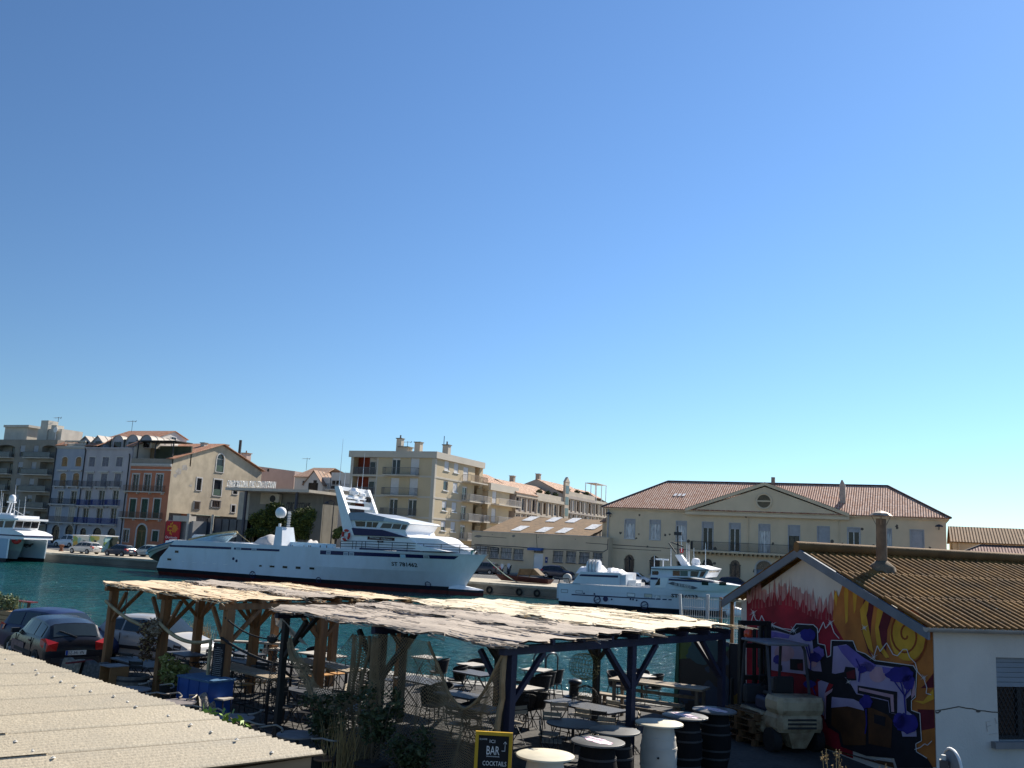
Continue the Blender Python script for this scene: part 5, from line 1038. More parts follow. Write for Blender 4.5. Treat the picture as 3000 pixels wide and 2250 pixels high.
m=MB(); x,z=onleg(0)
for yy,h_ in ((Yn+.6,5.2),(Yn+1.6,1.8),(Yn+3,1.2),(Yf-1.2,4.2),(Yf-2.2,1.5)): m.tube([(x-.1,yy,z+.1),(x-.05,yy,z+.1+h_)],[.04,.015],4)
m.build('aerial',BWHITE,t)
m=MB(); c=hp(11,332,742,Yn); m.tube([(c[0]+.5*.8*math.cos(a*.35),Yn-.12,c[1]+.5*math.sin(a*.35)) for a in range(18)],.13,8,0,True); lr=m.build('life_ring',mat('life_ring_red',(.5,.04,.03),.6,.1),t,smooth=50)
m=MB()
for a in range(4):
 an=a*1.57+.6; m.tube([(c[0]+.5*.8*math.cos(an+d_),Yn-.12,c[1]+.5*math.sin(an+d_)) for d_ in (-.15,0,.15)],.14,8)
m.build('ring_band',WHT,lr)
m=MB();
RP=[(250,925,820),(405,930,818),(450,932,820),(525,934,822),(572,936,822),(738,945,828),(908,950,835),(1088,955,842),(1275,962,852),(1465,968,858),(1660,972,862),(1810,978,868),(1950,982,880),(2090,988,900)]
def railpt(x,y):
 X,z=hp(11,x,y,NB+.1); return X,z
tops=[];bots=[]
for x,yb_,yt in RP:
 X,z=railpt(x,yb_); Xt,zt=railpt(x,yt); yy=H1.y(X,bow[1]-.02)+.12; bots.append(Vector((X,yy,z))); tops.append(Vector((X,yy,zt)))
for a_,b_ in zip(bots,tops): m.tube([a_,b_],.035,4)
for f in (.38,.7,1): m.tube([a_.lerp(b_,f) for a_,b_ in zip(bots,tops)],.03,4)
m.build('guard_rail',IRON,t)
m=MB(); m.tube([Vector((b_.x,2*YC-b_.y,b_.z)) for b_ in tops],.03,4); [m.tube([Vector((a_.x,2*YC-a_.y,a_.z)),Vector((b_.x,2*YC-b_.y,b_.z))],.03,4) for a_,b_ in zip(bots,tops)]; m.build('guard_rail',IRON,t)
c=hp(11,1660,890,YC); m=MB(); m.grid(lambda u,v:Vector((c[0]-1.1+2.2*u+.1*math.sin(9*v),YC-1.1+2.2*v,c[1]-1.3+1.5*(math.sin(math.pi*u)*math.sin(math.pi*v))**.5+.12*math.sin(14*u+5*v))),12,10); m.build('anchor_winch_cover',TARP,t,smooth=60)
m=MB(); c=hp(11,1930,975,YC)
for dx in (-.8,-.2,.5): m.tube([(c[0]+dx,YC-.6,c[1]-.3),(c[0]+dx,YC-.6,c[1]+.25),(c[0]+dx+.3,YC-.4,c[1]+.3)],.12,6)
m.build('mooring_bitts',mat('sea_green_paint',(.1,.3,.25),.5,.1),t)
TX=[q1(10,1505,410)[0],q1(10,1640,410)[0],q1(10,1545,20)[0],q1(10,1622,20)[0]]; zb=q1(10,1560,415)[1]; ztw=q1(10,1580,12)[1]
m=MB(); A=[(TX[0],NB+.02,zb),(TX[1]-.1,NB+.02,zb),(TX[1]-.1,NB+3.0,zb),(TX[0],NB+3.0,zb)]; B_=[(TX[2],NB+.35,ztw),(TX[3],NB+.35,ztw),(TX[3],NB+2.4,ztw),(TX[2],NB+2.4,ztw)]
m.add(A+B_,[(0,1,5,4),(1,2,6,5),(2,3,7,6),(3,0,4,7),(4,5,6,7)]); m.build('funnel_tower',HULLW,t)
m=MB()
for k in range(6): m.box(TX[2]+.9,TX[3]+.2,NB+.9,NB+1.5,ztw+.1+k*.26,ztw+.2+k*.26)
m.box(TX[2]+.95,TX[3]+.12,NB+.95,NB+1.45,ztw,ztw+1.7); m.build('louvres',DECKG,t)
dc=PY(*zp(2,1570,1000),NB+1.4); m=MB(); m.tube([(dc.x,NB+1.4,ztw),(dc.x,NB+1.4,dc.z-1.2)],.14,8); rr_=52/3.3185*dc.length/2790
m.lathe((dc.x,NB+1.4,dc.z),[(.05,-rr_*.98),(rr_*.6,-rr_*.9),(rr_*.92,-rr_*.5),(rr_,0),(rr_*.93,rr_*.4),(rr_*.7,rr_*.72),(rr_*.38,rr_*.93),(.02,rr_)],20); m.build('radar_dome',BWHITE,t,smooth=50)
b0=PY(*zp(10,1655,228),NB+2); b1=PY(*zp(10,2300,262),NB+2); m=MB(); m.bar(b0,b1,.5,.55); m.bar((b0.x+2.2,NB+2,b0.z-.3),(b0.x+2.2,NB+2,zb),.1); m.bar((b0.x+6.5,NB+2,b0.z-.4),(b0.x+6.5,NB+2,zb),.1); m.build('boom',PALEB,t)
def cover(k,x0,x1,y0,y1,Y,dep,name='tarp_cover',ma=TARP,amp=.16,seed=0,pw=.45):
 a=hrect(k,x0,x1,y0,y1,Y); rnd=random.Random(seed); ph=[rnd.uniform(0,6) for _ in range(6)]
 def fn(u,v):
  h=(max(0,math.sin(math.pi*u))*max(0,math.sin(math.pi*v)))**pw; wv=math.sin(7*u+ph[0]+3*v)*math.sin(5*v+ph[1])+.6*math.sin(15*u+ph[2]+4*v)+.5*math.sin(11*v-6*u+ph[3])
  return Vector((a[0]+(a[1]-a[0])*u,Y+dep*v+.1*wv*h,a[2]+(a[3]-a[2])*h*(1-.25*(.5+.5*math.sin(4*u+ph[4])))+amp*wv*h))
 m=MB(); m.grid(fn,22,14); return m.build(name,ma,t,smooth=60)
cover(10,1248,1525,105,262,NB+1.5,3.5,seed=1); cover(10,1728,1800,182,330,NB+3,2.5,seed=2); cover(10,1875,2000,175,330,NB+3.5,2.5,seed=3); cover(10,1758,1840,335,420,NB+1,2,seed=5,ma=BWHITE,amp=.3)
sideprism(10,[(1840,300),(1920,288),(2030,280),(2112,276),(2100,400),(2050,432),(1840,428)],NB+.3,NB+.8,'net_bin_screen',mat('olive_grey_canvas',(.36,.35,.3),.85,.12,1.2,.3),t)
sideprism(10,[(1755,425),(2050,436),(2112,410),(2112,470),(1755,455)],NB-.004,NB+.2,'low_bulwark',HULLW,t)
sideprism(10,[(2112,282),(2300,290),(2300,470),(2050,440),(2100,405)],NB-.005,NB+.3,'midship_bulwark',HULLW,t)
m=MB()
for x in (1775,1918,1978,2000,2120,2200): a_=hp(10,x,245,NB+.25); b_=hp(10,x-8,430,NB+.25); m.tube([(a_[0],NB+.25,a_[1]),(b_[0],NB+.25,b_[1])],.05,5)
m.build('stanchion',IRON,t)
a=hrect(10,512,665,112,176,NB+3); m=MB(); m.box(a[0]+.3,a[1],NB+3,NB+5,a[2]-.6,a[3]); m.prism([(a[0]-.4,NB+3.1,a[2]-.6),(a[0]+.3,NB+3.1,a[2]-.6),(a[0]+.3,NB+3.1,a[3]-.1),(a[0]+.1,NB+3.1,a[3]-.1)],(0,1.8,0)); m.build('stern_locker',BWHITE,t)
L0=hp(10,560,175,NB+2); L1=hp(10,1030,72,NB+2); sk=thing('skiff','pale blue skiff with rope edged gunwale lying bow up on the tuna boat deck','boat',((L0[0]+L1[0])/2,NB+2.8,q1(10,800,203)[1]))
zt0=L0[1]; zt1=L1[1]; lowz=q1(10,900,215)[1]-.3
HS=Hull([(L0[0]+.3,L1[0]-2.3,lowz-.6,lowz-.3,.9,.5,2),(L0[0],L1[0]-1.9,zt0-.6,lowz,1.5,.6,2.4),(L0[0],L1[0],zt0,zt1,1.6,.6,2.6)],NB+2.6,16,1.0); HS.build([PALEB],[0,0],'hull',sk,deck=DECKG,drop=.35)
m=MB(); m.tube([HS.pt(2,k/12) for k in range(13)],.11,6); m.tube([HS.pt(2,k/12,1) for k in range(13)],.11,6); m.build('rope_gunwale',mat('old_rope',(.4,.32,.18),.9,.3,4),sk,smooth=60)
m=MB(); m.tube([HS.pt(2,1),(L1[0]+1.1,NB+3,(zt1+lowz)/2),(L1[0]+2.5,NB+3,lowz+.1)],.03,4); m.build('painter_rope',mat('old_rope',(.4,.32,.18),.9,.3,4),sk)
bx=hp(9,1742,652,NB+4); ex=hp(9,2420,470,NB+4); s2=thing('seine_skiff','white seine skiff with maroon bottom hauled up behind the tuna boat stern','boat',((bx[0]+ex[0])/2,NB+4.5,WZ))
wb=hp(9,1780,745,NB+4); wb2=hp(9,2010,850,NB+4)
HK=Hull([(ex[0],wb2[0],wb2[1]+.2,wb2[1],.7,.4,2),(ex[0],wb[0],wb[1]+2.0,wb[1],1.6,.4,2),(ex[0],bx[0],ex[1],bx[1],2.0,.4,2.4)],NB+5,18,1.0); HK.build([mat('maroon_bottom',(.045,.015,.02),.6,.2),mat('skiff_white',(.5,.52,.53),.5,.08)],[0,1],'hull',s2,deck=DECKG,drop=.3)
m=MB(); m.tube([HK.pt(2,k/12)+Vector((0,0,.05)) for k in range(13)],.09,6); m.tube([HK.pt(2,k/12,1)+Vector((0,0,.05)) for k in range(13)],.09,6); m.build('gunwale',mat('blue_gunwale',(.04,.17,.3),.5,.1),s2)
a=hrect(10,145,300,172,250,NB+4); m=MB(); m.box(a[0]+.9,a[1],NB+4.2,NB+6,a[2]-1,a[3]); m.prism([(a[0],NB+4.3,a[2]-.5),(a[0]+.9,NB+4.3,a[2]-.8),(a[0]+.9,NB+4.3,a[3]-.1),(a[0]+.3,NB+4.3,a[3]-.15)],(0,1.6,0)); m.build('cabin',BWHITE,s2)
m=MB()
for x in (1790,1875): c=hp(9,x,668,NB+4.4); yk=HK.y(c[0],c[1]); m.box(c[0]-.35,c[0]+.25,yk-.03,yk+.1,c[1]-.12,c[1]+.16)
m.build('reflective_mark',PALEB,s2)
N2=85.0; HB2=3.3; Y2=N2+HB2
def h2(x,y,Y=N2): return hp(12,x,y,Y)
s0=h2(65,545); sb=h2(65,716); bt=h2(2125,588,Y2); kn=h2(1985,660,Y2); wl=h2(1965,800,Y2)
t=thing('fishing_boat','shorter pale blue fishing boat with open side deck, registration ST916523','boat',((s0[0]+bt[0])/2,Y2,WZ))
zm=(h2(1280,618)[1])
H2=Hull([(s0[0],wl[0],-2.2,-2.2,HB2*.8,.5,1.6),(s0[0],wl[0],-.82,-.82,HB2*.98,.5,1.8),(s0[0],kn[0],h2(100,560)[1]-.1,kn[1],HB2,.62,2.2),(s0[0],kn[0]+.3,s0[1],kn[1]+.25,HB2+.02,.62,2.2)],Y2,30)
H2.build([HULLB,HULLW],[0,1,1],'hull',t,deck=DECKG,drop=.6)
m=MB(); m.box(s0[0]-.25,s0[0],N2+.2,N2+2*HB2-.2,-.6,s0[1]-.1); m.build('transom',mat('transom_paint',(.55,.58,.62),.5,.06),t)
fw_=[(1640,488),(1800,500),(2125,585),(1985,662),(1275,622),(1052,600),(1052,470)]
X0=h2(1052,500)[0]
HF=Hull([(X0,kn[0]+.05,h2(1052,600)[1],kn[1]+.2,HB2+.03,.3,2.2),(X0,bt[0],h2(1100,470)[1],bt[1],HB2+.05,.3,2.0)],Y2,22); HF.build([HULLW],[0],'forward_bulwark',t,deck=BWHITE,drop=.03)
def prism2(pts,Y0,Y1,name,ma):
 P=[h2(x,y,Y0) for x,y in pts]; m=MB(); m.prism([(x,Y0,z) for x,z in P],(0,Y1-Y0,0)); return m.build(name,ma,t)
prism2([(205,550),(300,420),(745,440),(745,455),(720,455),(716,572)],N2-.01,N2+.6,'aft_house',HULLW); prism2([(310,425),(740,442),(735,560),(230,548)],N2+.61,N2+5.8,'aft_house_top',BWHITE)
prism2([(722,460),(786,455),(788,572),(722,572)],N2+.2,N2+2.6,'deck_locker',mat('pale_grey_blue',(.5,.56,.62),.5,.05)); prism2([(786,516),(895,514),(895,578),(786,578)],N2+1,N2+3,'fish_box',BWHITE); prism2([(895,545),(950,545),(950,580),(895,580)],N2+1.2,N2+2.6,'deck_box',BWHITE)
WY=N2+.35; W2=HB2*2-.7
prism2([(1055,480),(1060,395),(1560,385),(1690,402),(1640,490)],WY,WY+W2,'wheelhouse',HULLW)
prism2([(1060,388),(1062,372),(1320,362),(1530,358),(1690,400),(1580,402)],WY-.2,WY+W2+.2,'wheelhouse_roof',BWHITE)
m=MB(); P=[h2(x,y,WY-.21) for x,y in [(1062,386),(1580,402),(1690,398),(1690,408),(1580,411),(1062,394)]]; m.prism([(x,WY-.22,z) for x,z in P],(0,.05,0)); m.build('roof_edge',NAVY,t)
for q_,ma in (([(1072,418),(1135,416),(1142,430),(1140,450),(1130,458),(1072,456)],GLD),([(1295,412),(1370,413),(1370,470),(1295,466)],GL),([(1376,413),(1456,415),(1456,472),(1376,470)],mat('green_glass',(.05,.12,.12),.15,.2)),([(1488,418),(1578,420),(1560,478),(1485,474)],mat('tinted_window',(.12,.12,.12),.12,.2)),([(1602,422),(1655,418),(1620,478),(1580,480)],GL)):
 P=[h2(x,y,WY) for x,y in q_]; m=MB(); m.prism([(x,WY-.03,z) for x,z in P],(0,.027,0)); m.build('window',ma,t)
x0,z0=h2(1643,485,WY); x1,z1=h2(1688,408,WY); m=MB()
for k in range(3): y=WY+.3+k*(W2-.6)/3; m.quad((x0+.02,y,z0+.1),(x0+.02,y+(W2-.6)/3-.2,z0+.1),(x1-.02,y+(W2-.6)/3-.2,z1-.05),(x1-.02,y,z1-.05))
m.build('front_windows',GL,t)
def st(H,pts,off=.02): m=MB(); H.strip(m,[(h2(x,a)[0],h2(x,a)[1],h2(x,b_)[1]) for x,a,b_ in pts],off); m.build('stripe',NAVY,t)
st(HF,[(1252,518,497),(1600,540,520),(1862,548,544)],.03); st(HF,[(1055,508,485),(1135,510,488)],.03); st(H2,[(200,676,664),(700,704,692),(1275,734,722)])
P=[h2(x,y) for x,y in [(300,450),(705,465),(702,488),(285,470)]]; m=MB(); m.prism([(x,N2-.035,z) for x,z in P],(0,.02,0)); m.build('stripe',NAVY,t)
for r,ma in (((805,880,660,690),BWHITE),((990,1065,668,698),mat('cream_port',(.55,.52,.42),.5,.1)),((1105,1150,690,705),BWHITE),((250,315,632,652),HULLW),((92,155,620,645),HULLW)):
 a=hrect(12,*r,N2); m=MB(); H2.rect(m,a[0],a[1],a[2],a[3],.02,0); H2.rect(m,a[0]-.06,a[1]+.06,a[2]-.06,a[3]+.06,.012,1); m.build('freeing_port',[ma,DECKG],t)
for r in ((1598,1663,528,570),(1770,1840,535,575)):
 a=hrect(12,*r,N2); m=MB(); HF.rect(m,*a,.05); m.build('side_hatch',GLD,t)
P=[h2(x,y) for x,y in [(1150,492),(1252,492),(1215,594),(1095,594)]]; m=MB(); m.prism([(x,HF.y(x,z)-.03,z) for x,z in P],(0,.02,0)); dr_=m.build('side_opening',BWHITE,t); P=[h2(x,y) for x,y in [(1148,494),(1158,494),(1158,566),(1105,570)]]; m=MB(); m.prism([(x,HF.y(x,z)-.05,z) for x,z in P],(0,.018,0)); m.build('opening_painted_shade',GLD,dr_)  # dark plate, shade inside the opening put into its colour
for x,y,r in ((478,725,.3),(568,718,.26),(988,785,.32)):
 c=h2(x,y); m=MB(); m.tube([(c[0]+r*math.cos(a_*.45),N2-.03,c[1]+r*math.sin(a_*.45)) for a_ in range(14)],.05,5,0,True)
 if r!=.26: m.bar((c[0]-r,N2-.03,c[1]-r*.5),(c[0]+r,N2-.03,c[1]+r*.5),.1,.03)
 else: m=MB(); m.lathe((c[0],N2-.03,c[1]),[(.24,0),(.24,.02)],14,axis='y')
 m.build('thruster_mark',NAVY,t)
for x,y in ((336,658),(448,664),(635,722),(838,720),(866,724),(905,732)): m=MB(); c=h2(x,y); m.lathe((c[0],N2-.03,c[1]),[(.08,0),(.08,.02)],8,axis='y'); m.build('hull_outlet',NAVY,t)
a=hrect(12,1275,1560,640,712,N2); yy=H2.y(a[0],a[2]); y1_=H2.y(a[1],a[2]); tx=text(t,'ST916523',(a[0],min(yy,H2.y(a[0],a[3]))-.08,a[2]),(a[1]-a[0],y1_-yy,0),(0,0,1),a[3]-a[2]-.25,DTX,width=a[1]-a[0],name='registration_number',depth=.02,bold=.03); drape(tx,H2)
a=hrect(12,1243,1568,555,592,N2); y_=HF.y((a[0]+a[1])/2,a[2]); m=MB(); zc=(a[2]+a[3])/2; m.prism([(a[0],y_-.12,zc+.12),(a[0]+.4,y_-.12,a[2]+.15),(a[1]-.4,y_-.12,a[2]-.12),(a[1],y_-.12,zc-.12),(a[1]-.4,y_-.12,a[3]-.15),(a[0]+.4,y_-.12,a[3]+.12)],(0,.08,0)); nb=m.build('name_board',mat('grey_board',(.1,.1,.12),.5,.1),t); text(nb,'LES TROIS FRERES II',(a[0]+.6,y_-.14,zc-.2),(1,0,-.02),(0,0,1),.45,WHT,width=a[1]-a[0]-1.2,depth=.01)
x0,_=h2(1940,820,Y2); x1,_=h2(2062,835,Y2); m=MB(); m.lathe((x0-1.5,Y2,-.9),[(.5,0),(.5,(x1-x0)*.6+1.2),(.36,(x1-x0)*.85+1.5),(.08,x1-x0+1.5)],12,axis='x'); m.build('bulbous_bow',BWHITE,t,smooth=50)
P=[h2(x,y,Y2-.3) for x,y in [(1322,240),(1385,240),(1475,362),(1395,362)]]; m=MB(); m.prism([(x,Y2-.5,z) for x,z in P],(0,.8,0)); m.build('mast',BWHITE,t)
m=MB(); c=h2(1352,235,Y2); m.bar((c[0],Y2,c[1]),(c[0]-.1,Y2,c[1]+2.6),.12); m.bar((c[0]-.7,Y2,c[1]+1.1),(c[0]+.5,Y2,c[1]+.7),.12); m.bar((c[0]-.4,Y2,c[1]+1.9),(c[0]+.3,Y2,c[1]+1.9),.3); m.bar((c[0]-.9,Y2,c[1]+1.0),(c[0]-.2,Y2,c[1]+.1),.1); m.build('mast_head',IRON,t)
m=MB()
for x,yt,yb_,yy in ((1095,250,372,1),(1275,170,365,2.5),(1447,110,330,3),(1470,130,345,4.5),(1522,165,355,1.2),(1648,110,372,1.5),(1388,60,210,3.3)):
 a_=h2(x,yt,N2+yy); b_=h2(x,yb_,N2+yy); m.tube([(b_[0],N2+yy,b_[1]),(a_[0],N2+yy,a_[1])],[.045,.02],4)
m.build('aerial',BWHITE,t)
c=h2(1384,195,Y2); m=MB(); m.grid(lambda u,v:Vector((c[0]-.12+.35*u,Y2+.06*math.sin(4*u),c[1]-.2+.38*v)),5,3); m.build('flag',mat('flag_red',(.5,.02,.03),.7,.1),t)
c=h2(1558,330,Y2); m=MB(); m.lathe((c[0],Y2-.6,c[1]-.1),[(.1,-.5),(.4,-.3),(.36,.05),(.42,.12),(.34,.45),(.1,.55)],12); m.build('radar',BWHITE,t,smooth=50)
c=h2(1190,330,N2+2); m=MB(); m.tube([(c[0],N2+2,c[1]-.9),(c[0],N2+2,c[1]+.25)],.06,5); m.box(c[0]-.7,c[0]+.5,N2+1.9,N2+2.1,c[1]+.25,c[1]+.4); m.build('radar_scanner',BWHITE,t)
def cover2(x0,x1,y0,y1,Y,dep,seed,ma=BWHITE):
 a=hrect(12,x0,x1,y0,y1,Y); rnd=random.Random(seed); ph=[rnd.uniform(0,6) for _ in range(4)]
 def fn(u,v):
  h=(max(0,math.sin(math.pi*u))*max(0,math.sin(math.pi*v)))**.4; wv=math.sin(8*u+ph[0]+3*v)*math.sin(5*v+ph[1])+.5*math.sin(15*u+ph[2])
  return Vector((a[0]+(a[1]-a[0])*u,Y+dep*v,a[2]+(a[3]-a[2])*h*.85+.12*wv*h))
 m=MB(); m.grid(fn,18,10); return m.build('covered_gear',ma,t,smooth=60)
cover2(245,400,338,445,N2+3,2.6,1); cover2(380,516,332,425,N2+2.2,2.5,2); cover2(550,735,385,438,N2+2,2.6,3)
a=hrect(12,358,505,355,410,N2+.8); m=MB(); m.lathe(((a[0]),N2+1.2,(a[2]+a[3])/2),[(.1,0),(.7,.1),(.72,(a[1]-a[0])*.5),(.7,a[1]-a[0]-.1),(.1,a[1]-a[0])],14,axis='x'); lr=m.build('life_raft_canister',BWHITE,t,smooth=40); m=MB(); [m.box(a[0]+f*(a[1]-a[0])-.04,a[0]+f*(a[1]-a[0])+.04,N2+.42,N2+1.9,(a[2]+a[3])/2-.78,(a[2]+a[3])/2+.78) for f in (.25,.5,.75)]; m.build('strap',DECKG,lr)
a=hrect(12,590,628,385,428,N2+1.5); m=MB(); m.box(a[0],a[1],N2+1.5,N2+2.3,a[2],a[3]); m.build('vent_box',BWHITE,t)
c=h2(155,495,N2+1); m=MB(); m.lathe((c[0],N2+1,c[1]),[(.05,-.2),(.42,-.16),(.46,.08),(.15,.3)],14,axis='y'); m.build('net_drum',mat('canvas_cover',(.45,.42,.38),.8,.1),t,smooth=50)
c=h2(125,535,N2+.3); m=MB(); m.tube([(c[0]-.6,N2+.3,c[1]-.3),(c[0]-.5,N2+.3,c[1]+.3),(c[0]+.4,N2+.3,c[1]+.35),(c[0]+.6,N2+.3,c[1]-.3)],.06,5); m.build('stern_rail',IRON,t)
XB=-106.0
def h3(x,y,Y): return hp(13,x,y,Y)
YN,YF_,YM=86.6,92.2,89.4; zt=h3(950,1120,91.3)[1]
t=thing('catamaran','white catamaran workboat with two sharp pale blue bows and a white radar dome','boat',(XB-8,YM,WZ))
HCAT=mat('catamaran_side_blue',(.36,.46,.56),.4,.05,.5)
for yc in (YN,YF_):
 xb=h3(960,1120,YF_)[0] if yc==YF_ else h3(185,1112,YN)[0]; xw=h3(888,1490,YF_)[0] if yc==YF_ else h3(125,1500,YN)[0]
 H=Hull([(XB-24,xw,-2,-2,.8,.6,1.5),(XB-24,xw+.05,-.75,-.75,1.0,.6,1.6),(XB-24,xb,zt-.2,zt,1.15,.6,1.8)],yc,16); H.build([HULLB,HCAT],[0,1],'hull',t,deck=BWHITE,drop=.03)
 m=MB(); m.tube([H.pt(1,1)+Vector((.02,0,.02)),H.pt(2,1)+Vector((.02,0,0))],.1,6); m.build('stem_edge',BWHITE,t)
xc=h3(500,1180,YM)[0]; HC=Hull([(XB-24,h3(345,1490,YM)[0],-.9,-.9,.4,.5,1.5),(XB-24,h3(430,1350,YM)[0],.2,.2,1.5,.6,2),(XB-24,xc,zt-.4,zt-.15,2.3,.75,2),(XB-24,xc+.5,zt-.05,zt-.05,2.6,.8,2)],YM,16); HC.build([mat('catamaran_pod',(.5,.55,.56),.4,.05)],[0,0,0],'centre_pod',t,deck=BWHITE,drop=.02)
m=MB(); TP=[h3(x,y,YM-2.2) for x,y in [(-420,1110),(-420,900),(-100,903),(190,905),(330,935),(440,985),(480,1015),(482,1105)]];
m.prism([(x,YM-2.2,z) for x,z in TP],(0,4.4,0)); m.build('cabin',BWHITE,t)
m=MB(); z_=h3(420,1040,YM-2.2)[1]; m.box(TP[4][0]-8,TP[-1][0]+.03,YM-2.23,YM+2.23,z_-.06,z_+.1); m.build('stripe',NAVY,t)
m=MB(); WP=[h3(x,y,YM-1.9) for x,y in [(-400,905),(-400,700),(312,715),(258,905)]]; m.prism([(x,YM-1.9,z) for x,z in WP],(0,3.8,0)); m.build('wheelhouse',BWHITE,t)
for q_ in ([(-200,735),(80,735),(50,862),(-200,865)],[(118,738),(292,738),(246,868),(85,868)]):
 P=[h3(x,y,YM-1.9) for x,y in q_]; m=MB(); m.prism([(x,YM-1.94,z) for x,z in P],(0,.03,0)); m.build('window',mat('tinted_window',(.12,.12,.12),.12,.2),t)
x0,z0=WP[3][0],WP[3][1]; x1,z1=WP[2]; m=MB()
for k in range(3): y=YM-1.75+k*1.2; P=lambda f,yy:(x0+(x1-x0)*f+.03,yy,z0+(z1-z0)*f); m.quad(P(.2,y),P(.2,y+1.1),P(.88,y+1.1),P(.88,y))
m.build('front_windows',GLD,t)
m=MB(); a=h3(-300,712,YM-2)[0]; b_=h3(370,695,YM-2.3); m.box(a,b_[0],YM-2.3,YM+2.3,b_[1]-.15,b_[1]+.1); m.box(a,b_[0]-1.2,YM-1.9,YM+1.9,b_[1]+.1,b_[1]+.45); m.build('roof',BWHITE,t)
d_=h3(255,265,YM); rr_=58/6.9125*PY(*zp(13,255,265),YM).length/2790; m=MB(); m.lathe((d_[0],YM,d_[1]),[(.05,-rr_),(rr_*.95,-rr_*.95),(rr_,0),(rr_*.85,rr_*.5),(rr_*.5,rr_*.85),(.02,rr_)],16); m.build('radar_dome',BWHITE,t,smooth=50)
m=MB(); zr_=b_[1]+.45;
for s_ in (-.3,.35): m.tube([(d_[0]+s_-.5,YM,zr_),(d_[0]+s_*.6,YM,d_[1]-rr_)],.09,6)
m.box(d_[0]-.7,d_[0]+.6,YM-.2,YM+.2,zr_+1.6,zr_+1.8); m.bar((d_[0]+.3,YM,d_[1]-rr_-1),(d_[0]+2.6,YM,zr_),.04); m.build('mast',BWHITE,t)
m=MB(); c=h3(140,620,YM); m.box(c[0]-1.2,c[0]+.9,YM-.2,YM+.2,c[1]+.05,c[1]+.3); m.lathe((c[0],YM,c[1]-.35),[(.5,-.1),(.4,.3),(.1,.4)],10); m.build('radar_scanner',BWHITE,t)
m=MB()
for x,yt,yy in ((35,115,-1),(65,170,0),(325,0,1),(400,300,-1.5),(525,240,0)): p_=h3(x,yt,YM+yy); q_=h3(x-45,650,YM+yy); m.tube([(q_[0],YM+yy,zr_-.1),(p_[0],YM+yy,p_[1])],[.05,.03],4)
m.build('aerial',BWHITE,t)
m=MB(); c=h3(450,1080,YM-1.2); m.tube([(c[0]+.7*math.cos(a_*.5),YM-2.0,c[1]+.6*math.sin(a_*.5)) for a_ in range(12)],.22,7,0,True); m.build('life_ring',mat('life_ring_red',(.5,.04,.03),.6,.1),t,smooth=50)
m=MB()
for x in (640,700,760,830,900,950): c=h3(x,1095,YF_); m.box(c[0]-.08,c[0]+.08,YF_-.5,YF_+.5,zt-.02,zt+.4)
m.bar((h3(640,1095,YF_)[0],YF_,zt+.4),(h3(950,1095,YF_)[0],YF_,zt+.4),.08); m.build('bow_rail',WHT,t)
c=h3(550,1230,YM); m=MB(); m.bar((c[0]-.4,YM,c[1]),(c[0]+.5,YM,c[1]),.4); m.bar((c[0]+.4,YM-.5,c[1]-.2),(c[0]+.4,YM+.5,c[1]+.2),.2); m.build('anchor',IRON,t)
TYRE=mat('tyre_rubber',(.018,.018,.018),.85,.2); RIM=mat('wheel_rim',(.42,.42,.43),.35,.1,metal=.6); BLKP=mat('black_plastic',(.022,.022,.024),.6,.15); CARGL=mat('car_glass',(.02,.028,.03),.06,.2,1,spec=.6)
TAIL=mat('tail_light_red',(.42,.012,.01),.25,.15,spec=.6); HEADL=mat('headlight_glass',(.55,.57,.6),.15,.1,spec=.6); PLATE=mat('number_plate',(.62,.62,.58),.5,.05)
def carpaint(n,c,rough=.3): return mat(n,c,rough,.08,.8,spec=.4,coat=.5 if sum(c)>.5 else .06,stain=tuple(x*.7+.05 for x in c),stain_scale=1.5,stain_amt=.25)
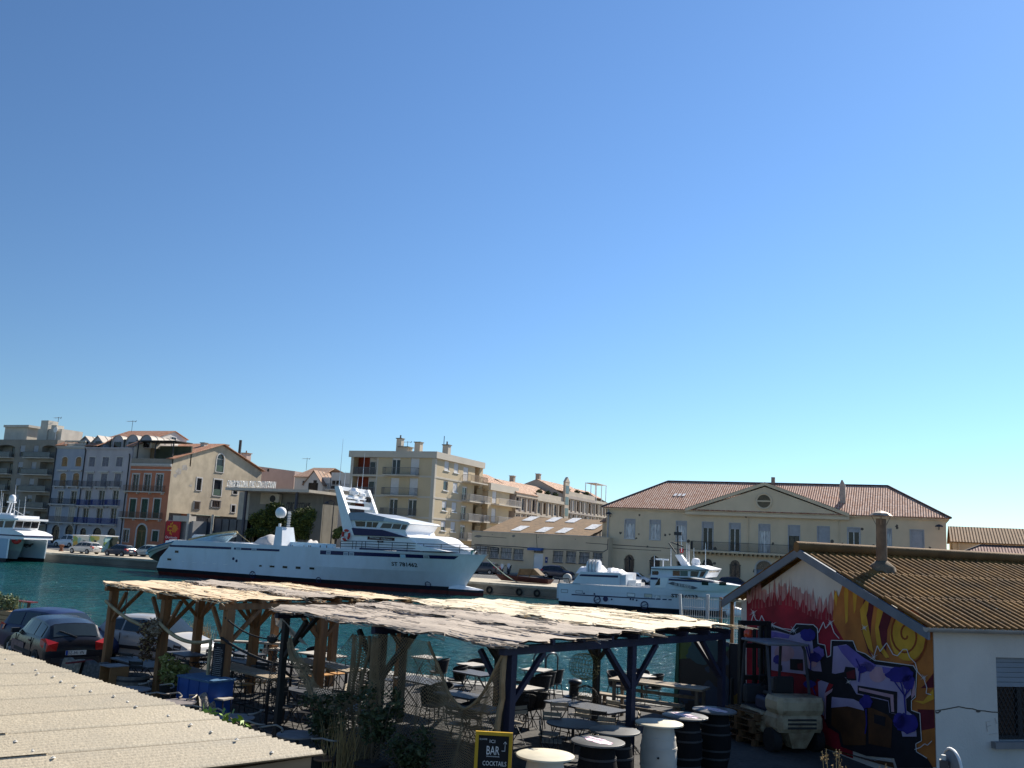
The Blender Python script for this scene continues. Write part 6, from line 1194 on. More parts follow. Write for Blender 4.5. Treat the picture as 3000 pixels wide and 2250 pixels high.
SHAPES={ # stations: x, z low, z belt, z top, w low, w belt, w top ; windscreen/rear glass x pairs ; side windows ; wheels
'hatch':dict(L=[(-1.93,.42,.66,.70,.66,.66,.5),(-1.9,.3,.84,.88,.76,.74,.6),(-1.82,.25,.93,1.0,.8,.77,.66),(-1.5,.22,.96,1.36,.82,.79,.6),(-.9,.2,.95,1.44,.83,.80,.58),(0,.2,.93,1.46,.83,.80,.58),(.4,.2,.92,1.41,.83,.80,.57),(1.08,.2,.9,.95,.82,.78,.66),(1.6,.23,.76,.83,.81,.76,.6),(1.88,.3,.62,.68,.74,.7,.5),(1.95,.4,.52,.56,.6,.58,.4)],ws=(.4,1.08),rg=(-1.5,-1.82),win=[(-1.35,-.75),(-.68,.72)],wh=(-1.22,1.22),r=.3),
'mpv':dict(L=[(-2.2,.4,.66,.7,.66,.68,.5),(-2.16,.28,.86,.92,.78,.78,.62),(-2.1,.24,1.0,1.05,.83,.82,.7),(-1.85,.22,1.02,1.5,.85,.83,.64),(-1.0,.2,1.0,1.6,.86,.84,.62),(-.1,.2,.98,1.6,.86,.84,.62),(.35,.2,.97,1.54,.86,.83,.6),(1.25,.2,.96,1.0,.85,.82,.66),(1.85,.24,.8,.88,.83,.8,.6),(2.12,.3,.66,.7,.78,.74,.5),(2.2,.4,.54,.58,.62,.6,.4)],ws=(.35,1.25),rg=(-1.85,-2.1),win=[(-1.75,-1.05),(-.98,-.2),(-.12,.85)],wh=(-1.35,1.38),r=.31),
'van':dict(L=[(-1.95,.4,.7,.74,.7,.7,.6),(-1.92,.28,.95,1.0,.8,.8,.74),(-1.86,.22,1.08,1.7,.83,.82,.7),(-1.2,.2,1.08,1.78,.84,.83,.68),(-.2,.2,1.06,1.8,.84,.83,.67),(.25,.2,1.05,1.72,.84,.82,.64),(1.0,.2,1.02,1.08,.83,.8,.68),(1.62,.24,.85,.95,.82,.78,.6),(1.92,.3,.66,.72,.76,.72,.5),(2.0,.42,.54,.58,.62,.6,.4)],ws=(.25,1.0),rg=(-1.86,-1.93),win=[(-1.6,-.62),(-.5,.62)],wh=(-1.3,1.28),r=.31),
'suv':dict(L=[(-2.15,.5,.78,.82,.7,.7,.55),(-2.12,.36,.96,1.0,.82,.8,.66),(-2.05,.3,1.06,1.12,.86,.84,.7),(-1.75,.28,1.08,1.55,.88,.85,.64),(-.9,.26,1.06,1.66,.89,.86,.62),(0,.26,1.04,1.67,.89,.86,.62),(.4,.26,1.03,1.6,.89,.85,.6),(1.1,.27,1.02,1.08,.88,.84,.7),(1.8,.3,.92,1.0,.86,.82,.64),(2.08,.36,.75,.8,.8,.76,.55),(2.15,.5,.6,.64,.66,.64,.45)],ws=(.4,1.1),rg=(-1.75,-2.05),win=[(-1.62,-.95),(-.85,-.05),(.02,.75)],wh=(-1.32,1.32),r=.35)}
def car(name,label,cat,paint,shape,loc,rz,group=None,scale=1.0,detail=True,tail=True,rimm=None,plate=None):
 S=SHAPES[shape]; St=S['L']; t=thing(name,label,cat,(0,0,0),group)
 def at(x):
  for a,b in zip(St,St[1:]):
   if a[0]<=x<=b[0]: f=(x-a[0])/(b[0]-a[0]); return [a[i]+(b[i]-a[i])*f for i in range(7)]
  return list(St[0] if x<St[0][0] else St[-1])
 xs=sorted(set([s[0] for s in St]+[St[0][0]+(St[-1][0]-St[0][0])*k/26 for k in range(27)]))
 rings=[]
 for x in xs:
  _,zl,zb,zt,wl,wb,wt=at(x); hr=[(wl*.88,zl),(wl,zl+.09),(wl+.025,zl+(zb-zl)*.5),(wb+.02,zb-.05),(wb-.005,zb),(wt+(wb-wt)*.12,zt-.07 if zt-zb>.15 else zb+(zt-zb)*.6),(wt*.86,zt-.015),(wt*.45,zt+.01)]
  rings.append([Vector((x,-a,b)) for a,b in hr]+[Vector((x,0,zt+.018))]+[Vector((x,a,b)) for a,b in hr[::-1]])
 m=MB(); n=len(rings[0]); vs=[p for r in rings for p in r]; fs=[]
 for i in range(len(rings)-1):
  for k in range(n-1): fs.append((i*n+k,(i+1)*n+k,(i+1)*n+k+1,i*n+k+1))
  fs.append((i*n+n-1,(i+1)*n+n-1,(i+1)*n,i*n))
 fs+= [tuple(range(n)),tuple(range((len(rings)-1)*n+n-1,(len(rings)-1)*n-1,-1))]
 m.add(vs,fs); m.build('body',paint,t,smooth=32)
 def side(x,f,s,off=.012):
  _,zl,zb,zt,wl,wb,wt=at(x); zz=zb+(zt-.07-zb)*f; w_=wb+(wt+(wb-wt)*.12-wb)*f; return Vector((x,s*(w_+off),zz))
 for s in (-1,1):
  for (x0,x1) in S['win']:
   m=MB(); N=6
   for k in range(N):
    a,b=x0+(x1-x0)*k/N,x0+(x1-x0)*(k+1)/N
    def top(x): return .9 if at(x)[3]-at(x)[2]>.3 else .55
    q=[side(a,.1,s),side(b,.1,s),side(b,top(b),s),side(a,top(a),s)]; m.quad(*(q if s<0 else q[::-1]))
   m.build('side_window',CARGL,t)
 def screen(xa,xb,name,off=.02):
  A,B=at(xa),at(xb); m=MB(); N=6
  d=Vector((B[0]-A[0],0,B[3]-A[3])).normalized(); nn=Vector((-d.z,0,d.x)); nn=nn if nn.z>0 or abs(nn.z)<.15 and nn.x*(xb-xa)>0 else -nn
  if name=='rear_window' and nn.x>0: nn=-nn
  for k in range(N):
   f0,f1=-.93+1.86*k/N,-.93+1.86*(k+1)/N
   P=lambda f,u:Vector((A[0]+(B[0]-A[0])*u,f*(A[6]+(B[6]-A[6])*u)*.97,A[3]+(B[3]-A[3])*u-.035*f*f*(1 if abs(f)>.5 else 1)+.012))+nn*off
   m.quad(P(f0,.08),P(f1,.08),P(f1,.9),P(f0,.9))
  return m.build(name,CARGL,t)
 screen(*S['ws'],'windscreen'); screen(*S['rg'],'rear_window')
 for x in S['wh']:
  for s in (-1,1):
   w_=at(x)[4]; r=S['r']; m=MB(); m.lathe((x,s*(w_+.028),r+.0),[(r*1.2,-.004*s),(r*1.2,.006*s)],18,axis='y'); m.build('wheel_arch',BLKP,t)
   m=MB(); m.lathe((x,s*(w_-.1),r),[(r*.55,-.09*s),(r*.95,-.08*s),(r,-.02*s),(r,.11*s),(r*.93,.145*s),(r*.62,.146*s)],18,axis='y'); wo=m.build('wheel',TYRE,t,smooth=40)
   m=MB(); m.lathe((x,s*(w_+.05),r),[(r*.62,-.02*s),(r*.6,.004*s),(r*.18,-.012*s),(r*.12,.01*s)],14,axis='y')
   for k in range(5): a=k*1.257; m.bar((x,s*(w_+.052),r),(x+r*.58*math.cos(a),s*(w_+.052),r+r*.58*math.sin(a)),.07,.02)
   m.build('rim',rimm or RIM,wo)
 xf,xr=St[-1][0],St[0][0]; b=at(xf-.16); r_=at(xr+.09)
 for s in (-1,1):
  m=MB(); y0,y1=s*b[5]*.98,s*b[5]*.5; zz=b[2]; m.prism([(xf-.34,y0*1.045,zz-.02),(xf-.12,y0*.98,zz-.1),(xf-.045,y1,zz-.1),(xf-.12,y1,zz+.03)],(0,0,-.11)); m.build('headlight',HEADL,t)
  q2=at(xr+.34); zz=r_[2]+.03; w1_,w2_=r_[4]+.04,q2[4]+.04; m=MB(); P_=[(xr-.012,s*w1_*.58,zz-.04),(xr-.012,s*w1_*.62,zz-.26),(xr+.02,s*w1_*.93,zz-.27),(xr+.34,s*w2_,zz-.14),(xr+.4,s*w2_*.985,zz+.03),(xr+.1,s*w1_*.97,zz+.07)]; c_=(xr-.025,s*w1_*.9,zz-.1); m.add(P_+[c_],[((k,(k+1)%6,6) if s>0 else ((k+1)%6,k,6)) for k in range(6)]); m.build('taillight',TAIL,t)
  x=S['ws'][1]-.28; p=side(x,.12,s); m=MB(); m.box(x-.02,x+.1,min(p.y,p.y+s*.2),max(p.y,p.y+s*.2),p.z-.02,p.z+.11); m.build('wing_mirror',BLKP,t)
  if detail:
   m=MB(); _b=at(0);
   for xx in [S['win'][-1][0]-.04,S['win'][-1][1]+.12]+([S['win'][-2][0]+.0] if len(S['win'])>2 else []):
    for k in range(4):
     q0=at(xx); za,zb=q0[1]+.12+(q0[2]-q0[1]-.14)*k/4,q0[1]+.12+(q0[2]-q0[1]-.14)*(k+1)/4; m.box(xx-.006,xx+.006,s*(q0[4]+.018)-.012,s*(q0[4]+.018)+.012,za,zb)
   m.build('door_seam',BLKP,t)
   m=MB(); xx=S['win'][-1][0]+.12; q0=at(xx); m.box(xx,xx+.17,s*(q0[5]+.03)-.02,s*(q0[5]+.03)+.02,q0[2]-.14,q0[2]-.09); m.build('door_handle',BLKP if shape!='hatch' else paint,t)
   m=MB(); x0,x1=S['wh'][0]+S['r']*1.3,S['wh'][1]-S['r']*1.3; q0=at(0); m.box(x0,x1,s*(q0[4]+.03)-.014,s*(q0[4]+.03)+.014,.46,.56); m.build('side_moulding',BLKP,t)
 m=MB(); m.box(xr-.03,xr+.1,-r_[4]*.8,r_[4]*.8,.36,.5); m.build('rear_bumper',BLKP if detail else paint,t)
 m=MB(); m.box(xf-.1,xf+.02,-.45,.45,.34,.46); m.build('grille',BLKP,t)
 zz=.62 if shape=='hatch' else .72; m=MB(); m.box(xr-.022,xr+.1,-.27,.27,zz-.06,zz+.06); po=m.build('number_plate',PLATE,t)
 if plate:
  po.rotation_euler=(0,0,0); text(po,plate,(xr-.026,.21,zz-.042),(0,-1,0),(0,0,1),.082,DTX,width=.42,depth=.004); m=MB(); m.box(xr-.027,xr-.02,.215,.268,zz-.058,zz+.058); m.build('plate_band',mat('plate_blue',(.02,.06,.3),.5,.05),po)
 m=MB(); m.box(xf-.02,xf+.03,-.26,.26,.4,.5); m.build('number_plate',PLATE,t)
 if tail:
  p=at(xr+.3); m=MB(); m.bar((S['rg'][1]-.03,-.02,at(S['rg'][1])[3]+.02),((S['rg'][0]+S['rg'][1])/2-.04,.42,(at(S['rg'][0])[3]+at(S['rg'][1])[3])/2+.0),.03); m.build('rear_wiper',BLKP,t)
 t.location=loc; t.rotation_euler=(0,0,rz); t.scale=(scale,)*3
 return t
def gp(k,x,y,z=0.0): return G(*zp(k,x,y),z)
GSIL=carpaint('silver_paint',(.42,.4,.37)); GNAV=carpaint('navy_car_paint',(.012,.016,.04)); GGRN=carpaint('pale_green_silver_paint',(.38,.45,.42)); GWHT=carpaint('white_car_paint',(.66,.66,.66)); GDRK=carpaint('dark_grey_paint',(.045,.045,.055)); GDBL=carpaint('dark_blue_paint',(.02,.035,.06))
YS=98.2
def roadcar(k,x0,x1,Y,*a,rz=0,**kw):
 c=PY(*zp(k,(x0+x1)/2,600),Y); return car(*a,(c.x,Y,0.005 if Y<121 else .135),rz,'cars parked on the far quay',**kw)
PI=math.pi
roadcar(9,575,1065,98.0,'parked_car','silver estate car parked in front of the painted cabinets','car',GSIL,'mpv',rz=PI,detail=False)
roadcar(9,1165,1615,97.6,'parked_car','dark blue hatchback with a person standing at its side','car',GDBL,'hatch',rz=PI,detail=False,scale=1.04)
roadcar(9,1630,2075,101.5,'parked_car','pale green estate car parked below the terracotta house','car',GGRN,'mpv',rz=PI,detail=False)
roadcar(9,420,640,117.5,'parked_van','white van parked behind the painted cabinets','van',GWHT,'van',rz=PI,detail=False,scale=1.15)
c=PY(*zp(4,300,1250),118); car('parked_car','dark grey people carrier partly hidden by the tuna boat bow','car',GDRK,'mpv',(c.x-.4,118,.005),PI,'cars parked on the far quay',detail=False)
c=PY(*zp(4,1150,1290),118.5); car('parked_car','black crossover parked in front of the warehouse windows','car',GNAV,'suv',(c.x,118.5,.005),0,'cars parked on the far quay',detail=False)
c=PY(*zp(12,900,470),118.5); car('parked_car','small white hatchback parked behind the second fishing boat','car',GWHT,'hatch',(c.x,118.5,.005),0,'cars parked on the far quay',detail=True,scale=.93)
c=PY(*zp(12,1970,520),118.5); car('parked_car','black hatchback parked behind the bow of the second fishing boat','car',GNAV,'hatch',(c.x,118.5,.005),0,'cars parked on the far quay',detail=False,scale=1.05)
def mural_mat(name,seed,cols):
 m=bpy.data.materials.new(name); m.use_nodes=True; nt=m.node_tree; b=nt.nodes['Principled BSDF']; b.inputs['Roughness'].default_value=.6
 tc=nt.nodes.new('ShaderNodeTexCoord'); mp=nt.nodes.new('ShaderNodeMapping'); mp.inputs['Location'].default_value=(seed*3.1,seed,seed*1.7); nt.links.new(tc.outputs['Object'],mp.inputs[0])
 v=nt.nodes.new('ShaderNodeTexVoronoi'); v.inputs['Scale'].default_value=1.1; nz=nt.nodes.new('ShaderNodeTexNoise'); nz.inputs['Scale'].default_value=1.3; nz.inputs['Detail'].default_value=3
 nt.links.new(mp.outputs[0],nz.inputs['Vector']); mm=nt.nodes.new('ShaderNodeVectorMath'); mm.operation='ADD'; nt.links.new(mp.outputs[0],mm.inputs[0]); nt.links.new(nz.outputs['Color'],mm.inputs[1]); nt.links.new(mm.outputs[0],v.inputs['Vector'])
 sp=nt.nodes.new('ShaderNodeSeparateColor'); nt.links.new(v.outputs['Color'],sp.inputs[0]); r=nt.nodes.new('ShaderNodeValToRGB'); r.color_ramp.interpolation='CONSTANT'
 while len(r.color_ramp.elements)<len(cols): r.color_ramp.elements.new(.5)
 for i,c in enumerate(cols): r.color_ramp.elements[i].position=i/len(cols); r.color_ramp.elements[i].color=(*c,1)
 nt.links.new(sp.outputs[0],r.inputs[0]); nt.links.new(r.outputs[0],b.inputs['Base Color']); return m
CC=[(.5,.42,.1),(.6,.55,.3),(.25,.42,.4),(.45,.3,.05),(.2,.3,.08),(.62,.6,.5)]
for i,(x0,x1,lab) in enumerate(((620,888,'painted container with teal and green mural behind the silver estate car'),(890,1150,'painted container with yellow mural and pale roof beside the dark blue hatchback'))):
 Yc=106; a=hrect(9,x0,x1,390,600,Yc); t=thing('painted_container',lab,'container',((a[0]+a[1])/2,Yc,0)); m=MB(); m.box(a[0],a[1]-.05,Yc,Yc+2.4,.05,a[3]); m.build('shell',mural_mat('mural_%s'%('ab'[i]),i+2,CC if i else CC[2:]+CC[:2]),t)
 m=MB(); m.box(a[0]-.1,a[1]+.05,Yc-.12,Yc+2.5,a[3],a[3]+.14); m.build('roof',WHT,t)
 m=MB();
 for f in ((.62,),(.28,))[i]: m.box(a[0]+(a[1]-a[0])*f,a[0]+(a[1]-a[0])*(f+.16),Yc-.03,Yc-.002,a[3]-1.0,a[3]-.6)
 m.build('vent',GLD,t)
a=hrect(9,1155,1300,440,590,107); t=thing('waste_bin','dark green wheeled waste container beside the painted container','bin',((a[0]+a[1])/2,107,0)); m=MB(); x0,x1=a[0]+.3,a[1]-.3; m.add([(x0+.15,107,.2),(x1-.15,107,.2),(x1-.15,108.1,.2),(x0+.15,108.1,.2),(x0,106.9,1.5),(x1,106.9,1.5),(x1,108.2,1.5),(x0,108.2,1.5)],[(3,2,1,0),(4,5,6,7),(0,1,5,4),(1,2,6,5),(2,3,7,6),(3,0,4,7)]); m.build('body',mat('bin_green',(.02,.03,.022),.5,.1),t); m=MB(); m.lathe((x0,107.55,1.5),[(.7,0),(.7,x1-x0)],16,axis='x'); m.build('lid',mat('bin_green',(.02,.03,.022),.5,.1),t); m=MB(); [m.lathe((x,107.1,.12),[(.12,-.04),(.12,.04)],10,axis='x') for x in (x0+.3,x1-.3)]; m.build('castor',TYRE,t)
def scooter(label,loc,rz,col,screen=True,top=True,group='scooters on the far quay'):
 t=thing('scooter',label,'scooter',(0,0,0),group)
 for x in (-.62,.66):
  m=MB(); m.lathe((x,0,.26),[(.12,-.06),(.25,-.06),(.27,0),(.25,.06),(.12,.06)],14,axis='y'); m.build('wheel',TYRE,t,smooth=40)
 m=MB(); m.prism([(-.85,-.16,.5),(-.2,-.16,.3),(.3,-.16,.3),(.45,-.16,.45),(.25,-.16,.4),(-.1,-.16,.42),(-.2,-.16,.72),(-.85,-.16,.8)],(0,.32,0)); m.prism([(.4,-.2,.3),(.62,-.2,.45),(.5,-.2,1.0),(.36,-.2,1.0)],(0,.4,0)); m.build('body',col,t)
 m=MB(); m.box(-.8,-.12,-.14,.14,.8,.9); m.build('seat',BLKP,t); m=MB(); m.tube([(.4,-.32,1.08),(.46,0,1.05),(.4,.32,1.08)],.03,6); m.tube([(.45,0,1.05),(.66,0,.3)],.04,6); m.build('handlebar',BLKP,t)
 m=MB(); m.lathe((.53,0,.9),[(.09,-.05),(.1,0),(.02,.06)],10,axis='x'); m.build('headlight',HEADL,t)
 for s in (-1,1): m=MB(); m.box(.4,.43,s*.38-.07,s*.38+.07,1.2,1.3); m.build('mirror',BLKP,t)
 if screen: m=MB(); m.prism([(.5,-.2,1.0),(.5,.2,1.0),(.4,.17,1.5),(.4,-.17,1.5)],(.02,0,0)); m.build('screen',mat('scooter_screen',(.5,.52,.54),.2,.1),t)
 if top: m=MB(); m.box(-1.05,-.68,-.2,.2,.86,1.16); m.build('top_case',BLKP,t)
 t.location=loc; t.rotation_euler=(0,0,rz); return t
c=gp(4,485,1360); scooter('scooter with tall white screen parked near the tuna boat bow',(c.x,c.y,0),R(-70),BLKP); c=gp(4,550,1350); scooter('dark scooter with top case, right one of the pair near the bow',(c.x,c.y+.5,0),R(-75),GDRK,screen=True)
c=gp(9,560,570); scooter('dark motor scooter parked beside the white van',(c.x,c.y,0),R(160),BLKP,screen=False)
c=PY(*zp(4,735,1385),99.5); t=thing('dinghy','old maroon dinghy on the quay carrying a brown timber cover','boat',(c.x,99.5,0))
HD=Hull([(c.x+3.2,c.x-2.6,.05,.1,.5,.4,2),(c.x+3.4,c.x-3.4,.55,.75,1.0,.4,2)],99.5,14); HD.build([mat('maroon_dinghy',(.08,.03,.028),.7,.2)],[0],'hull',t,deck=mat('dinghy_inside',(.2,.17,.14),.8,.2),drop=.1)
TIMB=mat('old_brown_timber',(.13,.09,.05),.85,.25,3,.2,stretch=(1,6,1))
a=hrect(4,680,950,1285,1385,99); m=MB(); m.prism([(a[0],98.8,.8),(a[0]+.2,98.8,1.5),(a[0]+.68*(a[1]-a[0]),98.8,1.6),(a[1],98.8,.9)],(0,.06,0)); m.prism([(a[1],98.8,.9),(a[0]+.68*(a[1]-a[0]),98.8,1.6),(a[0]+.68*(a[1]-a[0]),100.2,1.6),(a[1],100.2,.9)],(.05,0,.02)); m.build('timber_cover',TIMB,t); m=MB()
for x in (a[0],a[0]+1.4): m.bar((x,98.7,.5),(x+.3,98.75,1.55),.1)
m.build('timber_prop',TIMB,t)
c=gp(11,2150,1390);
for i,(k,x,y,lab) in enumerate(((9,398,636,'rusty iron bollard between the catamaran and the silver estate car'),(9,1722,712,'dark iron bollard beside the seine skiff'))):
 p=gp(k,x,y); t=thing('bollard',lab,'bollard',(p.x,p.y+.4,0),'bollards on the far quay'); m=MB(); m.lathe((p.x,p.y+.4,0),[(.36,0),(.34,.06),(.24,.12),(.22,.62),(.34,.74),(.36,.86),(.2,.95),(.02,.97)],14); m.build('post',mat('rusty_iron',(.13,.055,.03),.85,.3,5) if i==0 else IRON,t,smooth=40)
for i,(x,y,lab) in enumerate(((335,1500,'tyre fender on the quay wall nearest the tuna boat bow'),(688,1510,'middle tyre fender on the quay wall between the boats'),(900,1520,'tyre fender on the quay wall nearest the second boat stern'))):
 c=PY(*zp(4,x,y),FQ-.2); t=thing('tyre_fender',lab,'tyre',(c.x,FQ-.2,-.5),'tyre fenders on the quay wall'); m=MB(); m.tube([(c.x+.28*math.cos(a*.45),FQ-.12,-.72+.3*math.sin(a*.45)) for a in range(14)],.1,8,0,True); m.build('tyre',TYRE,t,smooth=50); m=MB(); m.tube([(c.x,FQ-.2,-.05),(c.x,FQ-.12,.03)],.03,4); m.build('chain',IRON,t)
b0=PY(*zp(11,2150,1050),YC-.3); e0=gp(4,870,1390); q=MB(); q.tube([Vector(b0).lerp(Vector((e0.x+3,e0.y-1,.1)),f)+Vector((0,0,-1.6*math.sin(math.pi*f))) for f in [k/12 for k in range(13)]],.045,5); tag(q.build('mooring_rope',mat('green_rope',(.2,.28,.25),.8,.2),base=b0),'pale green mooring rope from the tuna boat bow to the quay','rope')
def person(label,loc,rz,cloth,pants,skin,hair,h=1.75):
 t=thing('person',label,'person',(0,0,0)); k=h/1.75
 J={'pel':(0,0,.95,.15),'sp':(0.0,0,1.15,.14),'ch':(0,0,1.36,.16),'nk':(0,0,1.5,.06),'hb':(.01,0,1.58,.075),'hd':(.02,0,1.68,.085),'ht':(.01,0,1.74,.06),
       'ls':(0,.19,1.42,.065),'le':(-.03,.25,1.16,.045),'lw':(.06,.26,.92,.034),'lh':(.1,.26,.83,.035),'rs':(0,-.19,1.42,.065),'re':(-.03,-.26,1.16,.045),'rw':(.1,-.24,.95,.034),'rh':(.15,-.23,.87,.035),
       'lp':(0,.1,.88,.1),'lk':(.02,.11,.48,.07),'la':(-.02,.12,.09,.05),'lt':(.14,.13,.04,.04),'rp':(0,-.1,.88,.1),'rk':(.02,-.11,.48,.07),'ra':(-.02,-.12,.09,.05),'rt':(.14,-.13,.04,.04)}
 E=[('pel','sp'),('sp','ch'),('ch','nk'),('nk','hb'),('hb','hd'),('hd','ht'),('ch','ls'),('ls','le'),('le','lw'),('lw','lh'),('ch','rs'),('rs','re'),('re','rw'),('rw','rh'),('pel','lp'),('lp','lk'),('lk','la'),('la','lt'),('pel','rp'),('rp','rk'),('rk','ra'),('ra','rt')]
 def skin_(names,edges,infl,name,ma,fingers=False):
  idx={n:i for i,n in enumerate(names)}; vs=[tuple(x*k for x in J[n][:3]) for n in names]; rad=[J[n][3]*k+infl for n in names]; es=[(idx[a],idx[b]) for a,b in edges if a in idx and b in idx]
  if fingers:
   for h_ in ('lh','rh'):
    for q in range(5):
     b=Vector(vs[idx[h_]]); sgn=1 if h_=='lh' else -1; o=[Vector((-.03+.018*q,0,-.045-.012*(1.5-abs(q-1.8)))),Vector((-.03+.022*q+.01,-sgn*.012,-.085-.012*(1.5-abs(q-1.8))))]
     if q==4: o=[Vector((.04,-sgn*.01,-.0)),Vector((.06,-sgn*.015,-.035))]
     p=idx[h_]
     for v_ in o: vs.append(tuple(b+v_)); rad.append(.009); es.append((p,len(vs)-1)); p=len(vs)-1
  me=bpy.data.meshes.new(name); me.from_pydata(vs,es,[]); me.materials.append(ma); o=bpy.data.objects.new(name,me); COL.objects.link(o); o.parent=t
  sk=o.modifiers.new('skin','SKIN'); sk.use_smooth_shade=True
  for i,v in enumerate(me.skin_vertices[0].data if me.skin_vertices else []): v.radius=(rad[i],rad[i]); v.use_root=(i==0)
  if not me.skin_vertices:
   pass
  o.modifiers.new('sub','SUBSURF').levels=1; o.modifiers['sub'].render_levels=1
  dg=bpy.context.evaluated_depsgraph_get(); nm=bpy.data.meshes.new_from_object(o.evaluated_get(dg)); o.modifiers.clear(); o.data=nm; return o
 try: skin_(list(J),E,0,'body',skin,True)
 except Exception as ex: print('skin',ex)
 skin_(['ch','sp','pel','nk','ls','le','rs','re'],[('ch','sp'),('sp','pel'),('ch','nk'),('ch','ls'),('ls','le'),('ch','rs'),('rs','re')],.022,'shirt',cloth)
 skin_(['pel','lp','lk','la','rp','rk','ra'],[('pel','lp'),('lp','lk'),('lk','la'),('pel','rp'),('rp','rk'),('rk','ra')],.02,'trousers',pants)
 m=MB(); m.lathe((0,0,1.66*k),[(.095*k,0),(.105*k,.04*k),(.085*k,.095*k),(.03*k,.125*k)],12); m.build('hair',hair,t,smooth=60)
 t.location=loc; t.rotation_euler=(0,0,rz); return t
c=gp(9,1330,690); person('person in dark clothes standing beside the dark blue hatchback',(c.x,c.y,0),R(100),mat('dark_top',(.05,.06,.09),.9,.2),mat('dark_trousers',(.03,.03,.04),.9,.2),mat('skin',(.45,.28,.2),.6,.08),mat('grey_hair',(.3,.28,.27),.8,.2))
PH=math.atan2(-.358,.934); E1=Vector((.934,-.358,0)); E2=Vector((.358,.934,0)); BC=Vector((-6.1,14.95,0)); KC=Vector((-14.4,18.0,0))
TIM=mat('pergola_timber',(.26,.13,.055),.8,.3,2.5,.25,stretch=(3,3,.4),stain=(.1,.06,.04),stain_scale=1.5,stain_amt=.5); TIMD=mat('dark_stained_timber',(.035,.032,.028),.8,.3,2.5,.25,stretch=(3,3,.4)); TIMG=mat('weathered_timber',(.16,.13,.1),.85,.3,2.5,.25,stretch=(3,3,.4)); NAVYP=mat('navy_post_paint',(.013,.015,.035),.6,.3,2)
def reed_mat(name,c1,c2,dark):
 m=bpy.data.materials.new(name); m.use_nodes=True; nt=m.node_tree; L=nt.links; b=nt.nodes['Principled BSDF']; b.inputs['Roughness'].default_value=.75; b.inputs['Specular IOR Level'].default_value=.25
 tc=nt.nodes.new('ShaderNodeTexCoord')
 def nz(st,sc,det=4):
  mp=nt.nodes.new('ShaderNodeMapping'); mp.inputs['Scale'].default_value=st; L.new(tc.outputs['Object'],mp.inputs[0]); n=nt.nodes.new('ShaderNodeTexNoise'); n.inputs['Scale'].default_value=sc; n.inputs['Detail'].default_value=det; n.inputs['Roughness'].default_value=.65; L.new(mp.outputs[0],n.inputs['Vector']); return n
 a=nz((.7,11,1),3.2,5); r=nt.nodes.new('ShaderNodeValToRGB'); e=r.color_ramp.elements; e[0].position=.27; e[0].color=(*dark,1); e[1].position=.5; e[1].color=(*c1,1); x=e.new(.37); x.color=(*c2,1); L.new(a.outputs['Fac'],r.inputs[0])
 s=nz((2.2,6,1),7,2); r2=nt.nodes.new('ShaderNodeValToRGB'); r2.color_ramp.elements[0].position=.27; r2.color_ramp.elements[0].color=(1,1,1,1); r2.color_ramp.elements[1].position=.33; r2.color_ramp.elements[1].color=(0,0,0,1); L.new(s.outputs['Fac'],r2.inputs[0])
 mx=nt.nodes.new('ShaderNodeMix'); mx.data_type='RGBA'; L.new(r2.outputs[0],mx.inputs['Factor']); L.new(r.outputs[0],mx.inputs[6]); mx.inputs[7].default_value=(*[c*.6 for c in dark],1); L.new(mx.outputs[2],b.inputs['Base Color'])
 bp=nt.nodes.new('ShaderNodeBump'); bp.inputs['Strength'].default_value=.5; bp.inputs['Distance'].default_value=.012; L.new(a.outputs['Fac'],bp.inputs['Height']); L.new(bp.outputs[0],b.inputs['Normal']); return m
REED=reed_mat('fresh_reed',(.66,.52,.34),(.55,.41,.25),(.16,.1,.06)); REEDG=reed_mat('weathered_reed',(.40,.335,.265),(.26,.21,.165),(.05,.035,.035)); REEDW=reed_mat('pale_reed',(.7,.6,.43),(.6,.48,.32),(.2,.14,.08))
def frame(o,base): o.location=(base.x,base.y,0); o.rotation_euler=(0,0,PH)
